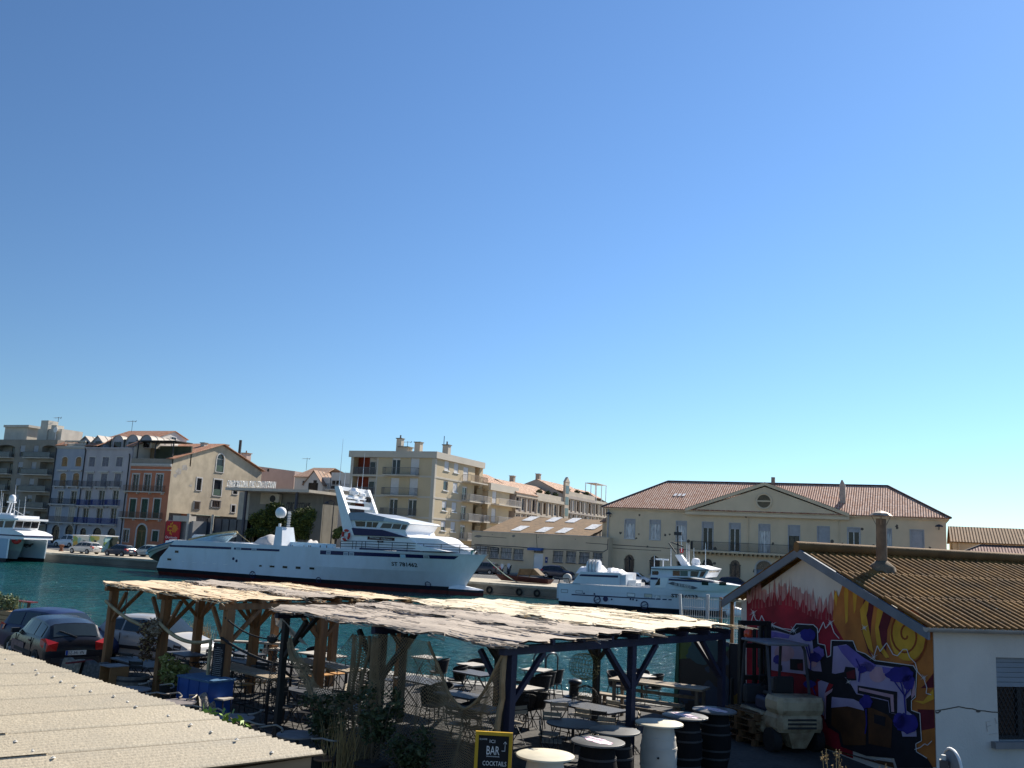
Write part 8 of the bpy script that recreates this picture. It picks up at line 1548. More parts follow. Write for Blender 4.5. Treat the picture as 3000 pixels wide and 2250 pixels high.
for k,x,y,r,lab in ((24,640,705,200,'black wicker armchair in the sun seen through the net'),(24,945,705,250,'black wicker armchair at the quay edge behind the inner post'),(24,800,765,210,'black wicker armchair behind the net rope swag'),(24,460,950,330,'black wicker armchair behind the net, left of the blue grey table'),(24,640,920,250,'black wicker armchair behind the net, above the blue grey table'),(24,900,1065,180,'black wicker armchair behind the net near the right curtain edge'),(24,1560,820,160,'black wicker armchair right of the sunlit folding table'),(25,330,775,150,'black wicker armchair in front of the ladder table, left of the pair'),(25,470,715,165,'black wicker armchair in front of the ladder table, right of the pair'),(25,240,935,120,'black wicker armchair nearest the dark corner post, in the sun'),(25,80,945,100,'black wicker armchair half hidden by the dark corner post'),(25,970,722,330,'black wicker armchair left of the plank picnic table'),(25,1250,710,270,'black wicker armchair behind the white round table'),(25,1460,760,200,'black wicker armchair right of the white round table'),(23,340,580,230,'black wicker armchair at the water left of the dark left front post'),(23,700,630,240,'black wicker armchair at the water behind the net swag'),(24,60,770,200,'black wicker armchair at the water behind the gathered net')): wk.at(k,x,y,R(r),lab,GC)
def plank_set(name,label,a,b,z,w,n,th,cat):
 A=G(*a,z);B=G(*b,z); d=(B-A); d.z=0; L=d.length; rz=math.atan2(d.y,d.x); t=thing(name,label,cat); m=MB()
 for k in range(n): y0=-w/2+w*k/n; m.box(0,L,y0+.005,y0+w/n-.005,z-th,z)
 m.build('table_top' if cat=='table' else 'seat',WOODP,t)
 for x in (.15,L-.15):
  for s in (-1,1): m=MB(); m.box(x-.04,x+.04,s*(w*.4)-.035,s*(w*.4)+.035,0,z-th-.002); m.build('leg',TIMG,t)
 m=MB(); m.box(.2,L-.2,-.03,.03,z-.3,z-.22); m.build('stretcher',TIMG,t); t.location=(A.x,A.y,0); t.rotation_euler=(0,0,rz)
plank_set('picnic_table','long weathered plank table right of the dark middle post',zp(25,985,775),zp(26,560,885),.98,.7,4,.05,'table')
plank_set('bench','long weathered plank bench in front of the plank picnic table',zp(25,830,920),zp(26,330,1050),.55,.3,2,.05,'bench')
c0=gp(22,1240,670,.9); c1=gp(22,1590,660,.9); t=thing('quay_rail','white plank rail along the water behind the timber pergola','rail',((c0.x+c1.x)/2,c0.y,0)); m=MB(); m.bar(c0-Vector((.6,0,0)),c1+Vector((.9,0,0)),.25,.06); m.build('plank',LTOP,t)
for f in (0,.5,1): p=c0.lerp(c1,f); m=MB(); m.box(p.x-.04,p.x+.04,p.y-.04,p.y+.04,0,.86); m.build('leg',METB,t)
BCRM=mat('cream_barrel',(.52,.49,.43),.6,.12,2,stain=(.38,.34,.28),stain_scale=1.5); BBLK=mat('black_barrel',(.01,.01,.011),.85,.3,spec=.1); PINKP=mat('pink_print',(.62,.33,.42),.6,.15,8)
def print_mat():
 m=bpy.data.materials.new('pink_lace_print'); m.use_nodes=True; nt=m.node_tree; b=nt.nodes['Principled BSDF']; b.inputs['Roughness'].default_value=.6; tc=nt.nodes.new('ShaderNodeTexCoord'); v=nt.nodes.new('ShaderNodeTexVoronoi'); v.feature='DISTANCE_TO_EDGE'; v.inputs['Scale'].default_value=22; nt.links.new(tc.outputs['Object'],v.inputs['Vector']); r=nt.nodes.new('ShaderNodeValToRGB'); r.color_ramp.elements[0].color=(.8,.75,.76,1); r.color_ramp.elements[0].position=.05; r.color_ramp.elements[1].color=(.6,.2,.36,1); r.color_ramp.elements[1].position=.3; nt.links.new(v.outputs['Distance'],r.inputs[0]); nt.links.new(r.outputs[0],b.inputs['Base Color']); return m
PRM=print_mat(); DTOP=mat('dark_grey_top',(.1,.1,.1),.5,.2,4); CTOP=mat('cream_top',(.55,.5,.38),.55,.15,3)
def barrel(label,px,py,body,top,pr):
 c=G(px,py,1.12); t=thing('barrel_table',label,'barrel table',(c.x,c.y,0),'barrel tables in front of the dark pergola'); m=MB(); m.lathe((c.x,c.y,0),[(.27,0),(.275,.04),(.33,.28),(.345,.5),(.33,.74),(.28,1.02),(.27,1.07)],28); m.build('barrel',body,t,smooth=40)
 for z,r in ((.2,.318),(.36,.342),(.68,.342),(.86,.315)): m=MB(); m.lathe((c.x,c.y,z),[(r-.02,-.018),(r+.004,-.018),(r+.002,.018),(r-.02,.018)],28); m.build('hoop',body if body is BCRM else IRON,t,smooth=40)
 m=MB(); m.lathe((c.x,c.y,1.085),[(.43,0),(.45,.004),(.45,.03),(.44,.035)],44); to=m.build('table_top',top,t,smooth=30)
 if pr:
  m=MB(); n=30; pts=[]
  for k in range(n): a=6.283*k/n; r=.26*(1+.09*math.sin(a*7)+.05*math.sin(a*13+1)); pts.append((c.x+r*math.cos(a)*1.15*.934-r*math.sin(a)*.3,c.y-.358*r*math.cos(a)+r*math.sin(a)*.8,1.1215))
  m.prism(pts,(0,0,.003)); m.build('print',PRM,to)
 if body is BCRM: m=MB(); p=Vector((c.x,c.y,.55))+(Vector((0,0,.55))-Vector((c.x,c.y,.55))).normalized()*.345; m.lathe((p.x,p.y,p.z),[(.02,-.02),(.02,.02)],8,axis='y'); m.build('bung',IRON,t)
barrel('cream barrel table with cream top beside the bar sign',1598,2210,BCRM,CTOP,0); barrel('black barrel table with pink print nearest the bar sign',1752,2170,BBLK,DTOP,1); barrel('black barrel table with plain dark top between the two cream barrels',1801,2138,BBLK,DTOP,0); barrel('cream barrel table with cream top in front of the plank bench',1931,2116,BCRM,CTOP,0); barrel('black barrel table with pink print beside the cream barrel at the bench',2007,2096,BBLK,DTOP,1); barrel('furthest black barrel table with pink print beside the pallets',2093,2079,BBLK,DTOP,1)
c=gp(22,290,985,.62); t=thing('half_barrel','cut down grey wooden half barrel beside the shelf box','barrel',(c.x,c.y,0)); m=MB(); m.lathe((c.x,c.y,0),[(.34,0),(.42,.3),(.41,.62),(.37,.62),(.37,.4)],26); m.build('staves',mat('grey_staves',(.17,.15,.13),.85,.25,5,stretch=(3,3,.5)),t,smooth=40)
for z,r in ((.14,.385),(.33,.424),(.52,.42)): m=MB(); m.lathe((c.x,c.y,z),[(r-.02,-.025),(r+.004,-.025),(r+.002,.025),(r-.02,.025)],26); m.build('hoop',IRON,t,smooth=40)
def obox_thing(name,label,cat,pts,z,h): pass
A=gp(22,745,985,1.0); B=gp(22,1040,1048,1.0); C=gp(22,1190,1028,1.0); A,B,C=[Vector((p.x,p.y,0)) for p in (A,B,C)]; u=(B-A); L=u.length; rz=math.atan2(u.y,u.x); W=.65
t=thing('bar_counter','bright blue panelled counter with plank top beside the bamboo','counter'); BLU=mat('bright_blue_paint',(.012,.07,.28),.5,.15,2); m=MB(); m.box(0,L,0,W,.03,.96); m.build('cabinet',BLU,t); m=MB()
for k in range(4): m.box(-.04,L+.04,-.03+k*(W+.06)/4+.003,-.03+(k+1)*(W+.06)/4-.003,.96,1.0)
m.build('plank_top',mat('blue_worn_planks',(.06,.14,.24),.7,.3,3,stretch=(.5,6,1)),t)
for k in range(4): m=MB(); x=L*k/3-(.03 if k==3 else 0); m.box(x,x+.03,-.015,-.002,.03,.955); m.build('panel_batten',BLU,t)
t.location=(A.x,A.y,0); t.rotation_euler=(0,0,rz)
c=gp(22,1155,1210,.62); t=thing('stool','small stool with pale wooden top in front of the blue counter','stool',(c.x,c.y,0)); m=MB(); m.box(c.x-.2,c.x+.2,c.y-.17,c.y+.17,.6,.63); m.build('seat',LTOP,t)
for sx in (-1,1):
 for sy in (-1,1): m=MB(); m.tube([(c.x+sx*.16,c.y+sy*.13,.6),(c.x+sx*.2,c.y+sy*.16,0)],.014,5); m.build('leg',METB,t)
A=gp(21,1000,985,.85); B=gp(21,1075,1008,.85); Cc=gp(21,1258,995,.85); PLY=mat('orange_plywood',(.30,.15,.06),.7,.2,2,stretch=(1,1,4)); u=(Cc-B); u.z=0; L=u.length; rz=math.atan2(u.y,u.x); t=thing('shelf_box','open plywood shelf box standing beside the half barrel','shelf'); D=.5
m=MB(); m.box(-.03,L,0,D,.83,.85); m.build('top',mat('grey_panel_top',(.2,.19,.19),.6,.15),t); m=MB(); m.box(0,L,0,.02,0,.829); m.build('side_panel',PLY,t); m=MB(); m.box(0,L,D-.02,D,0,.829); m.build('side_panel',PLY,t); m=MB(); m.box(L-.02,L-.001,.021,D-.021,0,.829); m.build('back_panel',PLY,t); m=MB(); m.box(.02,L-.03,.021,D-.021,.36,.38); m.build('shelf',PLY,t); t.location=(B.x,B.y,0); t.rotation_euler=(0,0,rz)
c=gp(21,790,960,.8); t=thing('sofa','low sofa draped with knitted blankets behind the black hatchback','sofa',(c.x,c.y,0)); m=MB(); m.box(c.x-.95,c.x+.75,c.y-.35,c.y+.35,.05,.42); m.box(c.x-.95,c.x+.75,c.y+.2,c.y+.38,.42,.76); m.build('frame',mat('dark_sofa',(.03,.03,.035),.9,.2),t)
for k,(x0,x1,ma) in enumerate(((-.75,-.1,mat('knit_blanket',(.2,.17,.13),.95,.4,14,.6)),(.0,.7,mat('dark_knit_blanket',(.09,.085,.08),.95,.4,14,.6)))):
 m=MB(); m.grid(lambda u,v:Vector((c.x+x0+(x1-x0)*u,c.y+.42-.9*v+.02*math.sin(u*12),(.5+.3*v/.12 if v<.12 else .8 if v<.32 else .8-.36*min(1,(v-.32)/.1) if v<.42 else .44 if v<.9 else .44-3*(v-.9))+.025*math.sin(u*9+v*4))),14,30); m.build('blanket',ma,t,smooth=60)
m=MB(); m.box(c.x-.12,c.x-.04,c.y-.38,c.y+.43,.78,.815); m.build('red_throw',mat('red_throw',(.2,.03,.03),.9,.2),t)
c=gp(22,1020,1250,.55); t=thing('armchair','low armchair covered with a rough woollen throw beside the stool','armchair',(c.x,c.y,0)); m=MB(); m.box(c.x-.9,c.x+.05,c.y-.3,c.y+.3,.05,.4); m.box(c.x-.9,c.x+.05,c.y+.2,c.y+.38,.4,.72); m.build('frame',mat('dark_sofa',(.03,.03,.035),.9,.2),t); m=MB(); m.grid(lambda u,v:Vector((c.x-.1+.28*u+.02*math.sin(v*20),c.y+.42-.8*v,.15+.6*math.sin(math.pi*min(1,.1+u))+.03*math.sin(v*17+u*5))),10,20); m.build('throw',mat('pale_wool',(.3,.27,.23),.95,.5,25,.8),t,smooth=60)
q=FP(0,-.14,0,KC); dv=-E2; t=thing('chalkboard','narrow black chalkboard menu hanging on a timber pergola post','chalkboard'); m=MB(); m.box(-.17,.17,-.03,0,.95,1.72); m.build('board',mat('blackboard',(.012,.012,.013),.8,.2),t); m=MB(); rr=random.Random(2)
for k in range(15):
 x=-.13
 while x<.12:
  w_=rr.uniform(.015,.06); z=1.62-.043*k
  if k>0 or abs(x)<.07: m.box(x,min(.14,x+w_),-.034,-.031,z,z+.014)
  x+=w_+.012
m.build('chalk_lines',mat('faint_chalk',(.3,.3,.29),.9,.3,9),t); t.location=(q.x-.02,q.y,0); t.rotation_euler=(0,0,PH+.25)
c=G(1448,2150,1.5); c.z=0; t=thing('bar_sign','yellow framed chalkboard sign reading ICI BAR COCKTAILS beside the net curtain','sign'); W,Z1,Zb=.55,1.53,.28
m=MB(); m.box(-W/2+.05,W/2-.05,-.02,.015,Zb+.05,Z1-.05); m.build('board',mat('blackboard',(.012,.012,.013),.8,.2),t); YEL=mat('yellow_frame',(.55,.33,.02),.5,.12,3); m=MB(); m.box(-W/2,W/2,-.032,.02,Z1-.05,Z1); m.box(-W/2,W/2,-.032,.02,Zb,Zb+.05); m.box(-W/2,-W/2+.05,-.032,.02,Zb+.05,Z1-.05); m.box(W/2-.05,W/2,-.032,.02,Zb+.05,Z1-.05); m.build('frame',YEL,t)
for s in (-1,1):
 m=MB(); m.bar((s*(W/2-.03),.03,Z1-.1),(s*(W/2-.03),.32,0),.035); m.build('leg',YEL,t); m=MB(); m.bar((s*(W/2-.03),.0,Zb),(s*(W/2-.03),-.02,0),.035); m.build('leg',YEL,t)
for s_,x,z,h,w_ in (('DJ GODE',-.21,1.405,.03,.11),('ICI',-.06,1.375,.045,.08),('BAR',-.1,1.21,.12,.19),('COCKTAILS',-.15,1.055,.065,.35),('A PARTAGER',.04,1.0,.018,.12),('10e',.175,.955,.055,.065),('* MOJITO',-.15,.985,.022,.13),('* SPRITZ',-.15,.945,.022,.12),('* DAIQUIRI',-.15,.905,.022,.13),('* CAIPIRINHA',-.15,.865,.022,.16)): text(t,s_,(x,-.024,z),(1,0,0),(0,0,1),h,WHT,width=w_,name='chalk_lettering',depth=.003)
m=MB(); m.bar((.12,-.024,1.27),(.17,-.024,1.27),.01,.006); m.bar((.17,-.024,1.265),(.17,-.024,1.4),.01,.006); m.bar((.145,-.024,1.37),(.17,-.024,1.4),.01,.006); m.bar((.195,-.024,1.37),(.17,-.024,1.4),.01,.006); m.tube([(-.1+.01*k,-.024,1.185+.006*(-1)**k) for k in range(20)],.004,4); m.build('chalk_arrow',WHT,t)
t.location=c; t.rotation_euler=(0,0,R(21))
c=gp(25,265,900);
t=thing('water_ladder','pair of dark hooped ladder rails at the quay edge','ladder',(c.x,QY-.2,0)); CHR=mat('dark_steel_tube',(.06,.06,.065),.3,.1,metal=.6)
for px_ in (zp(25,208,600)[0],zp(25,328,600)[0]):
 p=PY(px_,2000,QY-.4); m=MB(); m.tube([(p.x,QY-.45,0),(p.x,QY-.45,.95),(p.x+.03,QY-.38,1.06),(p.x+.1,QY-.2,1.1),(p.x+.16,QY,1.06),(p.x+.19,QY+.06,.95),(p.x+.19,QY+.08,-1.0)],.027,8); m.build('rail',CHR,t,smooth=50)
m=MB(); p0=PY(zp(25,208,600)[0],2000,QY-.4); p1=PY(zp(25,328,600)[0],2000,QY-.4)
for k in range(4): m.tube([(p0.x+.19,QY+.08,-.1-.25*k),(p1.x+.19,QY+.08,-.1-.25*k)],.02,6)
m.build('rung',CHR,t)
c=gp(25,600,970); t=thing('bollard','black mushroom mooring bollard at the quay edge beside the fish trap','bollard',(c.x,c.y,0)); m=MB(); m.lathe((c.x,c.y,0),[(.3,0),(.28,.03),(.145,.05),(.135,.3),(.145,.34)],20); m.build('post',METB,t,smooth=40); m=MB(); m.lathe((c.x+.03,c.y,.34),[(.13,0),(.19,.03),(.205,.09),(.17,.14),(.08,.17)],20); m.build('head',METB,t,smooth=50)
def trap(label,base,r,L,ax,cord):
 t=thing('fish_trap',label,'fish trap',base); n=18; m=MB(); d=Vector(ax).normalized(); u=d.orthogonal().normalized(); v=d.cross(u); b=Vector(base)
 P=lambda f,k:b+d*(L*(f-.5))+(u*math.cos(6.283*k/n)+v*math.sin(6.283*k/n))*r*(1+.12*math.sin(math.pi*f))
 for k in range(n): m.tube([P(f/6,k) for f in range(7)],.006,3)
 for f in range(7): m.tube([P(f/6,k) for k in range(n)],.007,3,0,True)
 m.build('cage',cord,t); m=MB()
 for e in (0,1):
  for rr in (.35,.65): m.tube([b+d*(L*(e-.5))+(u*math.cos(6.283*k/n)+v*math.sin(6.283*k/n))*r*rr for k in range(n)],.006,3,0,True)
  for k in range(0,n,2): m.tube([b+d*(L*(e-.5))+(u*math.cos(6.283*k/n)+v*math.sin(6.283*k/n))*r*.35,P(e,k)],.005,3)
 m.build('end_funnel',cord,t)
TRC=mat('olive_wire',(.12,.12,.05),.7,.3,4); c=G(*zp(25,785,715),1.55); p=FP(-3.4,6.6,1.55)
pp=FP(-3.45,6.5); trap('olive wire fish trap hanging on the back post of the dark pergola',(pp.x-.12,pp.y-.22,1.5),.27,.5,(.87,-.46,.05),TRC); trap('flat dark wire hoop trap leaning below the hanging fish trap',(pp.x-.05,pp.y-.3,.75),.3,.14,(.6,-.75,.1),NETD)
class FacO(Fac):
 def __init__(s,O,Rt,N): s.O=Vector(O); s.R=Vector(Rt).normalized(); s.N=Vector(N).normalized(); s.ax='o'
 def p(s,a,z,d=0): return s.O+s.R*a+s.N*d+Vector((0,0,z))
 def px(s,x,y,d=0):
  r=ray(x,y); c=Vector((0,0,CZ)); o=s.O+s.N*d; t=(o-c).dot(s.N)/r.dot(s.N); q=c+r*t-s.O; return (q.dot(s.R),(c+r*t).z)
 def box(s,m,a0,a1,z0,z1,d0,d1,mi=0):
  return m.add([s.p(a,z,d) for z in (z0,z1) for a,d in ((a0,d0),(a1,d0),(a1,d1),(a0,d1))],[(3,2,1,0),(4,5,6,7),(0,1,5,4),(1,2,6,5),(2,3,7,6),(3,0,4,7)],mi)
P1=Vector((-4.38,27.0,0)); P2=Vector((.44,20.8,0)); SU=(P1-P2).normalized(); SV=Vector((-SU.y*-1,0,0)); SV=Vector((SU.y,-SU.x,0)); GWID=(P1-P2).length; ZE=3.1; SLEN=17.0
GW=FacO(P2,SU,SV); SW=FacO(P2,SV,SU)
aR,zR=GW.px(2370,1612); zR=max(zR,4.3)
t=thing('shed','low white shed with graffiti mural gable and mossy corrugated roof','shed',(P2.x,P2.y,0))
PLAS=mat('white_shed_plaster',(.56,.52,.47),.88,.06,1.2,.25,stain=(.45,.41,.37),stain_scale=.6,stain_amt=.5,bscale=25)
m=MB(); m.poly([GW.p(0,0),GW.p(GWID-.25,0),GW.p(GWID-.25,ZE-.1),GW.p(aR,zR-.12),GW.p(0,ZE-.1)]); m.build('gable_wall',PLAS,t)
wo=[SW.px(*zp(7,1828,1180))[0],SW.px(*zp(7,1940,1470))[1],SW.px(*zp(7,1920,893))[1]]
WN=(wo[0],wo[0]+1.35,wo[1],wo[2])
m=MB(); SW.wall(m,0,SLEN,0,ZE-.05,[WN],.22); m.quad(SW.p(SLEN,0),SW.p(SLEN,0,GWID),SW.p(SLEN,ZE,GWID),SW.p(SLEN,ZE)); m.quad(GW.p(GWID-.25,0),GW.p(GWID-.25,0,SLEN),GW.p(GWID-.25,ZE-.1,SLEN),GW.p(GWID-.25,ZE-.1)); m.build('side_wall',PLAS,t)
w_=window(SW,t,WN,frame=IRON,pane=GLD,shutter=mat('grey_blue_shutter',(.2,.23,.27),.5,.08,2),sh_frac=.36,mull=1,dep=.2,name='window',sill=mat('grey_sill',(.2,.19,.19),.8,.1))
m=MB()
for k in range(-14,16):
 for s in (-1,1):
  a=WN[0]+.1*k; pts=[]
  za,zb=WN[2]+.02,WN[2]+(WN[3]-WN[2])*.63
  x0,x1=a,a+s*(zb-za)*.6
  def clip(f): return a+s*(zb-za)*.6*f
  f0,f1=0,1
  if s>0: f0=max(0,(WN[0]-a)/((zb-za)*.6)); f1=min(1,(WN[1]-a)/((zb-za)*.6))
  else: f0=max(0,(a-WN[1])/((zb-za)*.6)); f1=min(1,(a-WN[0])/((zb-za)*.6))
  if f1>f0+.02: m.bar(SW.p(clip(f0),za+(zb-za)*f0,.06),SW.p(clip(f1),za+(zb-za)*f1,.06),.012,.008)
m.build('window_grille',IRON,w_)
crack(SW,t,[SW.px(*zp(7,x,y)) for x,y in ((1398,1262),(1420,1258),(1470,1250),(1520,1240),(1560,1232),(1610,1243),(1660,1248),(1690,1258),(1740,1262),(1790,1270),(1838,1272))],.022,CRK,d=-.004); crack(SW,t,[SW.px(*zp(7,x,y)) for x,y in ((1398,1272),(1415,1276),(1435,1260))],.03,CRK,d=-.006); crack(SW,t,[SW.px(*zp(7,x,y)) for x,y in ((1680,1262),(1695,1268),(1710,1262))],.035,CRK,d=-.006)
SCR=mat('scratched_plaster',(.4,.37,.34),.9,.1); q=MB()
for pts in ([(1750,1335),(1760,1405)],[(1755,1370),(1785,1362)],[(1750,1337),(1780,1330)],[(1810,1310),(1822,1350)],[(1770,1425),(1825,1415)]):
 for a,b_ in zip(pts,pts[1:]): A_,B_=SW.p(*SW.px(*zp(7,*a)),-.004),SW.p(*SW.px(*zp(7,*b_)),-.004); q.bar(A_,B_,.012,.004)
q.build('scratched_letters',SCR,t)
MOSS=mat('mossy_fibre_cement',(.17,.095,.035),.9,.45,2.2,.4,stain=(.085,.055,.025),stain_scale=1.1,stain_amt=.9,bscale=30)
def lichen_mat():
 m=bpy.data.materials.new('mossy_corrugated_sheet'); m.use_nodes=True; nt=m.node_tree; L=nt.links; b=nt.nodes['Principled BSDF']; b.inputs['Roughness'].default_value=.9; b.inputs['Specular IOR Level'].default_value=.2; tc=nt.nodes.new('ShaderNodeTexCoord')
 def nz(s,d,r=.6): n=nt.nodes.new('ShaderNodeTexNoise'); n.inputs['Scale'].default_value=s; n.inputs['Detail'].default_value=d; n.inputs['Roughness'].default_value=r; L.new(tc.outputs['Object'],n.inputs['Vector']); return n
 a=nz(1.6,6,.7); r=nt.nodes.new('ShaderNodeValToRGB'); e=r.color_ramp.elements; e[0].position=.32; e[0].color=(.06,.03,.008,1); e[1].position=.68; e[1].color=(.30,.155,.04,1); x=e.new(.5); x.color=(.18,.088,.022,1); L.new(a.outputs['Fac'],r.inputs[0])
 l=nz(9,4,.75); r2=nt.nodes.new('ShaderNodeValToRGB'); r2.color_ramp.elements[0].position=.64; r2.color_ramp.elements[0].color=(0,0,0,1); r2.color_ramp.elements[1].position=.69; r2.color_ramp.elements[1].color=(1,1,1,1); L.new(l.outputs['Fac'],r2.inputs[0])
 mx=nt.nodes.new('ShaderNodeMix'); mx.data_type='RGBA'; L.new(r2.outputs[0],mx.inputs['Factor']); L.new(r.outputs[0],mx.inputs[6]); mx.inputs[7].default_value=(.42,.36,.25,1); L.new(mx.outputs[2],b.inputs['Base Color'])
 bp=nt.nodes.new('ShaderNodeBump'); bp.inputs['Strength'].default_value=.6; bp.inputs['Distance'].default_value=.02; L.new(l.outputs['Fac'],bp.inputs['Height']); L.new(bp.outputs[0],b.inputs['Normal']); return m
LICH=lichen_mat()
OV=.3
for side in (0,1):
 a0,a1=((-.22,aR),(GWID+.25,aR))[side]; sl=(zR-ZE)/aR if side==0 else (zR-ZE)/(GWID-aR)
 za=ZE-.22*sl+.06 if side==0 else ZE-.25*sl+.06; m=MB(); per=.177; n=int((SLEN+OV+.3)/per*8)
 rows=[(0,.0),(.33,0),(.33,.035),(.66,.035),(.66,.07),(1,.07)] if side==0 else [(0,0),(1,0)]
 def fn(u,v):
  k=v*(len(rows)-1); i=min(len(rows)-2,int(k+1e-6)); f=rows[i][0]+(rows[i+1][0]-rows[i][0])*(k-i); dz=rows[i][1]+(rows[i+1][1]-rows[i][1])*(k-i); d=-OV+u*(SLEN+OV+.3); a=a0+(a1-a0)*f
  return GW.p(a,za+(zR+.06-za)*f+.026*math.sin(6.2832*d/per)-dz+.0*d,d)
 m.grid(fn,n,len(rows)-1); m.build('corrugated_roof',LICH,t,smooth=50)
m=MB(); m.tube([GW.p(aR,zR+.07,-OV-.05),GW.p(aR,zR+.07,SLEN*.3),GW.p(aR,zR+.06,SLEN+.3)],.13,8); m.build('ridge_cap',MOSS,t,smooth=60)
BARGE=mat('blue_grey_barge_board',(.13,.15,.18),.7,.15,2);
for (a0,z0_) in ((-.25,ZE-.25*(zR-ZE)/aR-.0),(GWID+.27,ZE-.27*(zR-ZE)/(GWID-aR))):
 m=MB(); m.prism([GW.p(a0,z0_-.17,-OV-.03),GW.p(aR,zR-.17,-OV-.03),GW.p(aR,zR+.03,-OV-.03),GW.p(a0,z0_+.03,-OV-.03)],SV*.05); m.build('barge_board',BARGE,t)
m=MB(); m.quad(GW.p(GWID+.2,ZE-.13,-OV),GW.p(GWID-.25,ZE-.02,-OV),GW.p(GWID-.25,ZE-.02,0),GW.p(GWID+.2,ZE-.13,0)); m.build('soffit',BARGE,t)
m=MB()
for k in range(9):
 an=math.pi*k/8;
 if k<8: a2=math.pi*(k+1)/8; r=.085; m.quad(SW.p(-OV-.05,ZE-.02-r*math.sin(an),-.22-r*math.cos(an)),SW.p(SLEN,ZE-.02-r*math.sin(an),-.22-r*math.cos(an)),SW.p(SLEN,ZE-.02-r*math.sin(a2),-.22-r*math.cos(a2)),SW.p(-OV-.05,ZE-.02-r*math.sin(a2),-.22-r*math.cos(a2)))
m.poly([SW.p(-OV-.05,ZE-.02-.085*math.sin(math.pi*k/8),-.22-.085*math.cos(math.pi*k/8)) for k in range(9)])
for k in range(9): m.box(0,0,0,0,0,0) if 0 else None
m.build('gutter',mat('grey_zinc_gutter',(.33,.32,.3),.5,.15,2,metal=.2),t,smooth=40)
def roofpt(x,y):
 n=(GW.p(aR,zR)-GW.p(0,ZE)).cross(SV).normalized(); r=ray(x,y); c=Vector((0,0,CZ)); return c+r*((GW.p(0,ZE+.06)-c).dot(n)/r.dot(n))
c=roofpt(*zp(6,1060,845)); tp=c+Vector((0,0,.01)); ht_=None
zz=PY(*zp(6,1062,470),c.y).z
m=MB(); m.lathe((c.x,c.y,c.z-.2),[(.17,0),(.17,.25),(.125,.3),(.115,zz-c.z+.2)],14); ch=m.build('chimney',mat('brown_concrete_pipe',(.2,.14,.09),.9,.3,4,.2,stain=(.09,.07,.05),stain_scale=3),t,smooth=40)
m=MB(); m.lathe((c.x,c.y,zz+.07),[(.27,0),(.2,.06),(.02,.12)],8); [m.bar((c.x+.11*math.cos(k*1.57),c.y+.11*math.sin(k*1.57),zz-.15),(c.x+.22*math.cos(k*1.57),c.y+.22*math.sin(k*1.57),zz+.08),.02) for k in range(4)]; m.build('cowl',mat('rusty_sheet_cowl',(.3,.24,.18),.6,.3,8,metal=.3),ch)
m=MB(); m.lathe((c.x,c.y,c.z-.06),[(.34,-.16),(.3,.02),(.2,.1),(.13,.16)],12); m.build('mortar_collar',mat('crumbling_mortar',(.16,.12,.08),.95,.4,5,.5),ch,smooth=60)
def mg(x,y): return GW.px(*zp(7,x,y))
zmin=.03
MUR=MB(); MURM=[]
def mural(ma):
 if ma not in MURM: MURM.append(ma)
 return MUR,MURM.index(ma)
def paint(name,polys,ma,layer):
 m,mi=mural(ma); d=-.003*layer-.002
 for pl in polys:
  P=[]
  for x,y in pl: a,z=mg(x,y); P.append((min(GWID-.27,max(.004,a)),max(zmin,z)))
  m.poly([GW.p(a,z,d) for a,z in P],mi)
def stroke_px(pts,w,taper=False):
 out=[]
 for i in range(len(pts)-1):
  (x0,y0),(x1,y1)=pts[i],pts[i+1]; L=math.hypot(x1-x0,y1-y0) or 1; nx,ny=-(y1-y0)/L*w/2,(x1-x0)/L*w/2; k0=1-(i/len(pts) if taper else 0); k1=1-((i+1)/len(pts) if taper else 0); out.append([(x0-nx*k0,y0-ny*k0),(x1-nx*k1,y1-ny*k1),(x1+nx*k1,y1+ny*k1),(x0+nx*k0,y0+ny*k0)])
 return out
def pm(n,c,v=.2,sc=3,stain=None): return mat('mural_'+n,c,.8,v,sc,stain=stain,stain_scale=1.2)
mr=random.Random(8)
CRIM=pm('crimson',(.30,.012,.024),.3,2,(.12,.008,.015)); PINKW=pm('rose_wash',(.42,.22,.2),.25,4); ORN=pm('orange',(.44,.15,.03),.3,1.5,(.24,.06,.02)); YEL_=pm('yellow',(.56,.30,.03),.25,2); MAR=pm('maroon',(.11,.01,.018),.3); BLKM=pm('black',(.012,.011,.016),.3); LIL=pm('lilac',(.36,.30,.44),.15,1.5,(.28,.22,.4)); VIO=pm('violet',(.15,.11,.36),.25,2); PNK=pm('pink',(.46,.28,.33),.2,2); BLM=pm('ultramarine',(.03,.022,.2),.3,3); BRN=pm('dark_brown',(.09,.035,.012),.5,1.5,(.03,.015,.01)); WHM=pm('white',(.62,.6,.6),.1); GRM=pm('slate',(.07,.08,.095),.3)
def jag(x0,x1,f,amp,st):
 r=[];x=x0
 while x<x1: r.append((x,f(x)+mr.uniform(-amp,amp)*(1 if mr.random()<.6 else 1.8))); x+=mr.uniform(st*.5,st*1.3)
 return r
top=lambda x:460+.16*(x-120)+30*math.sin(x*.013)
paint('mural_wash',[jag(90,820,lambda x:top(x)-70,45,14)+[(820,1000),(90,1000)]],PINKW,1)
paint('mural_red',[jag(90,820,top,26,12)+[(830,1659),(90,1659)]],CRIM,2)
paint('mural_streaks',[[(x,top(x)-mr.uniform(60,150)),(x+5,top(x)+60),(x-5,top(x)+60)] for x in [130+k*23+mr.uniform(-8,8) for k in range(29)]],pm('crimson_spray',(.33,.07,.07),.3),3)
paint('mural_orange',[[(690,640),(700,420),(730,470),(760,380),(800,350),(840,420),(870,395),(900,410),(1000,470),(1200,585),(1425,690),(1430,1659),(1240,1659),(1000,1100),(760,760)]],ORN,4)
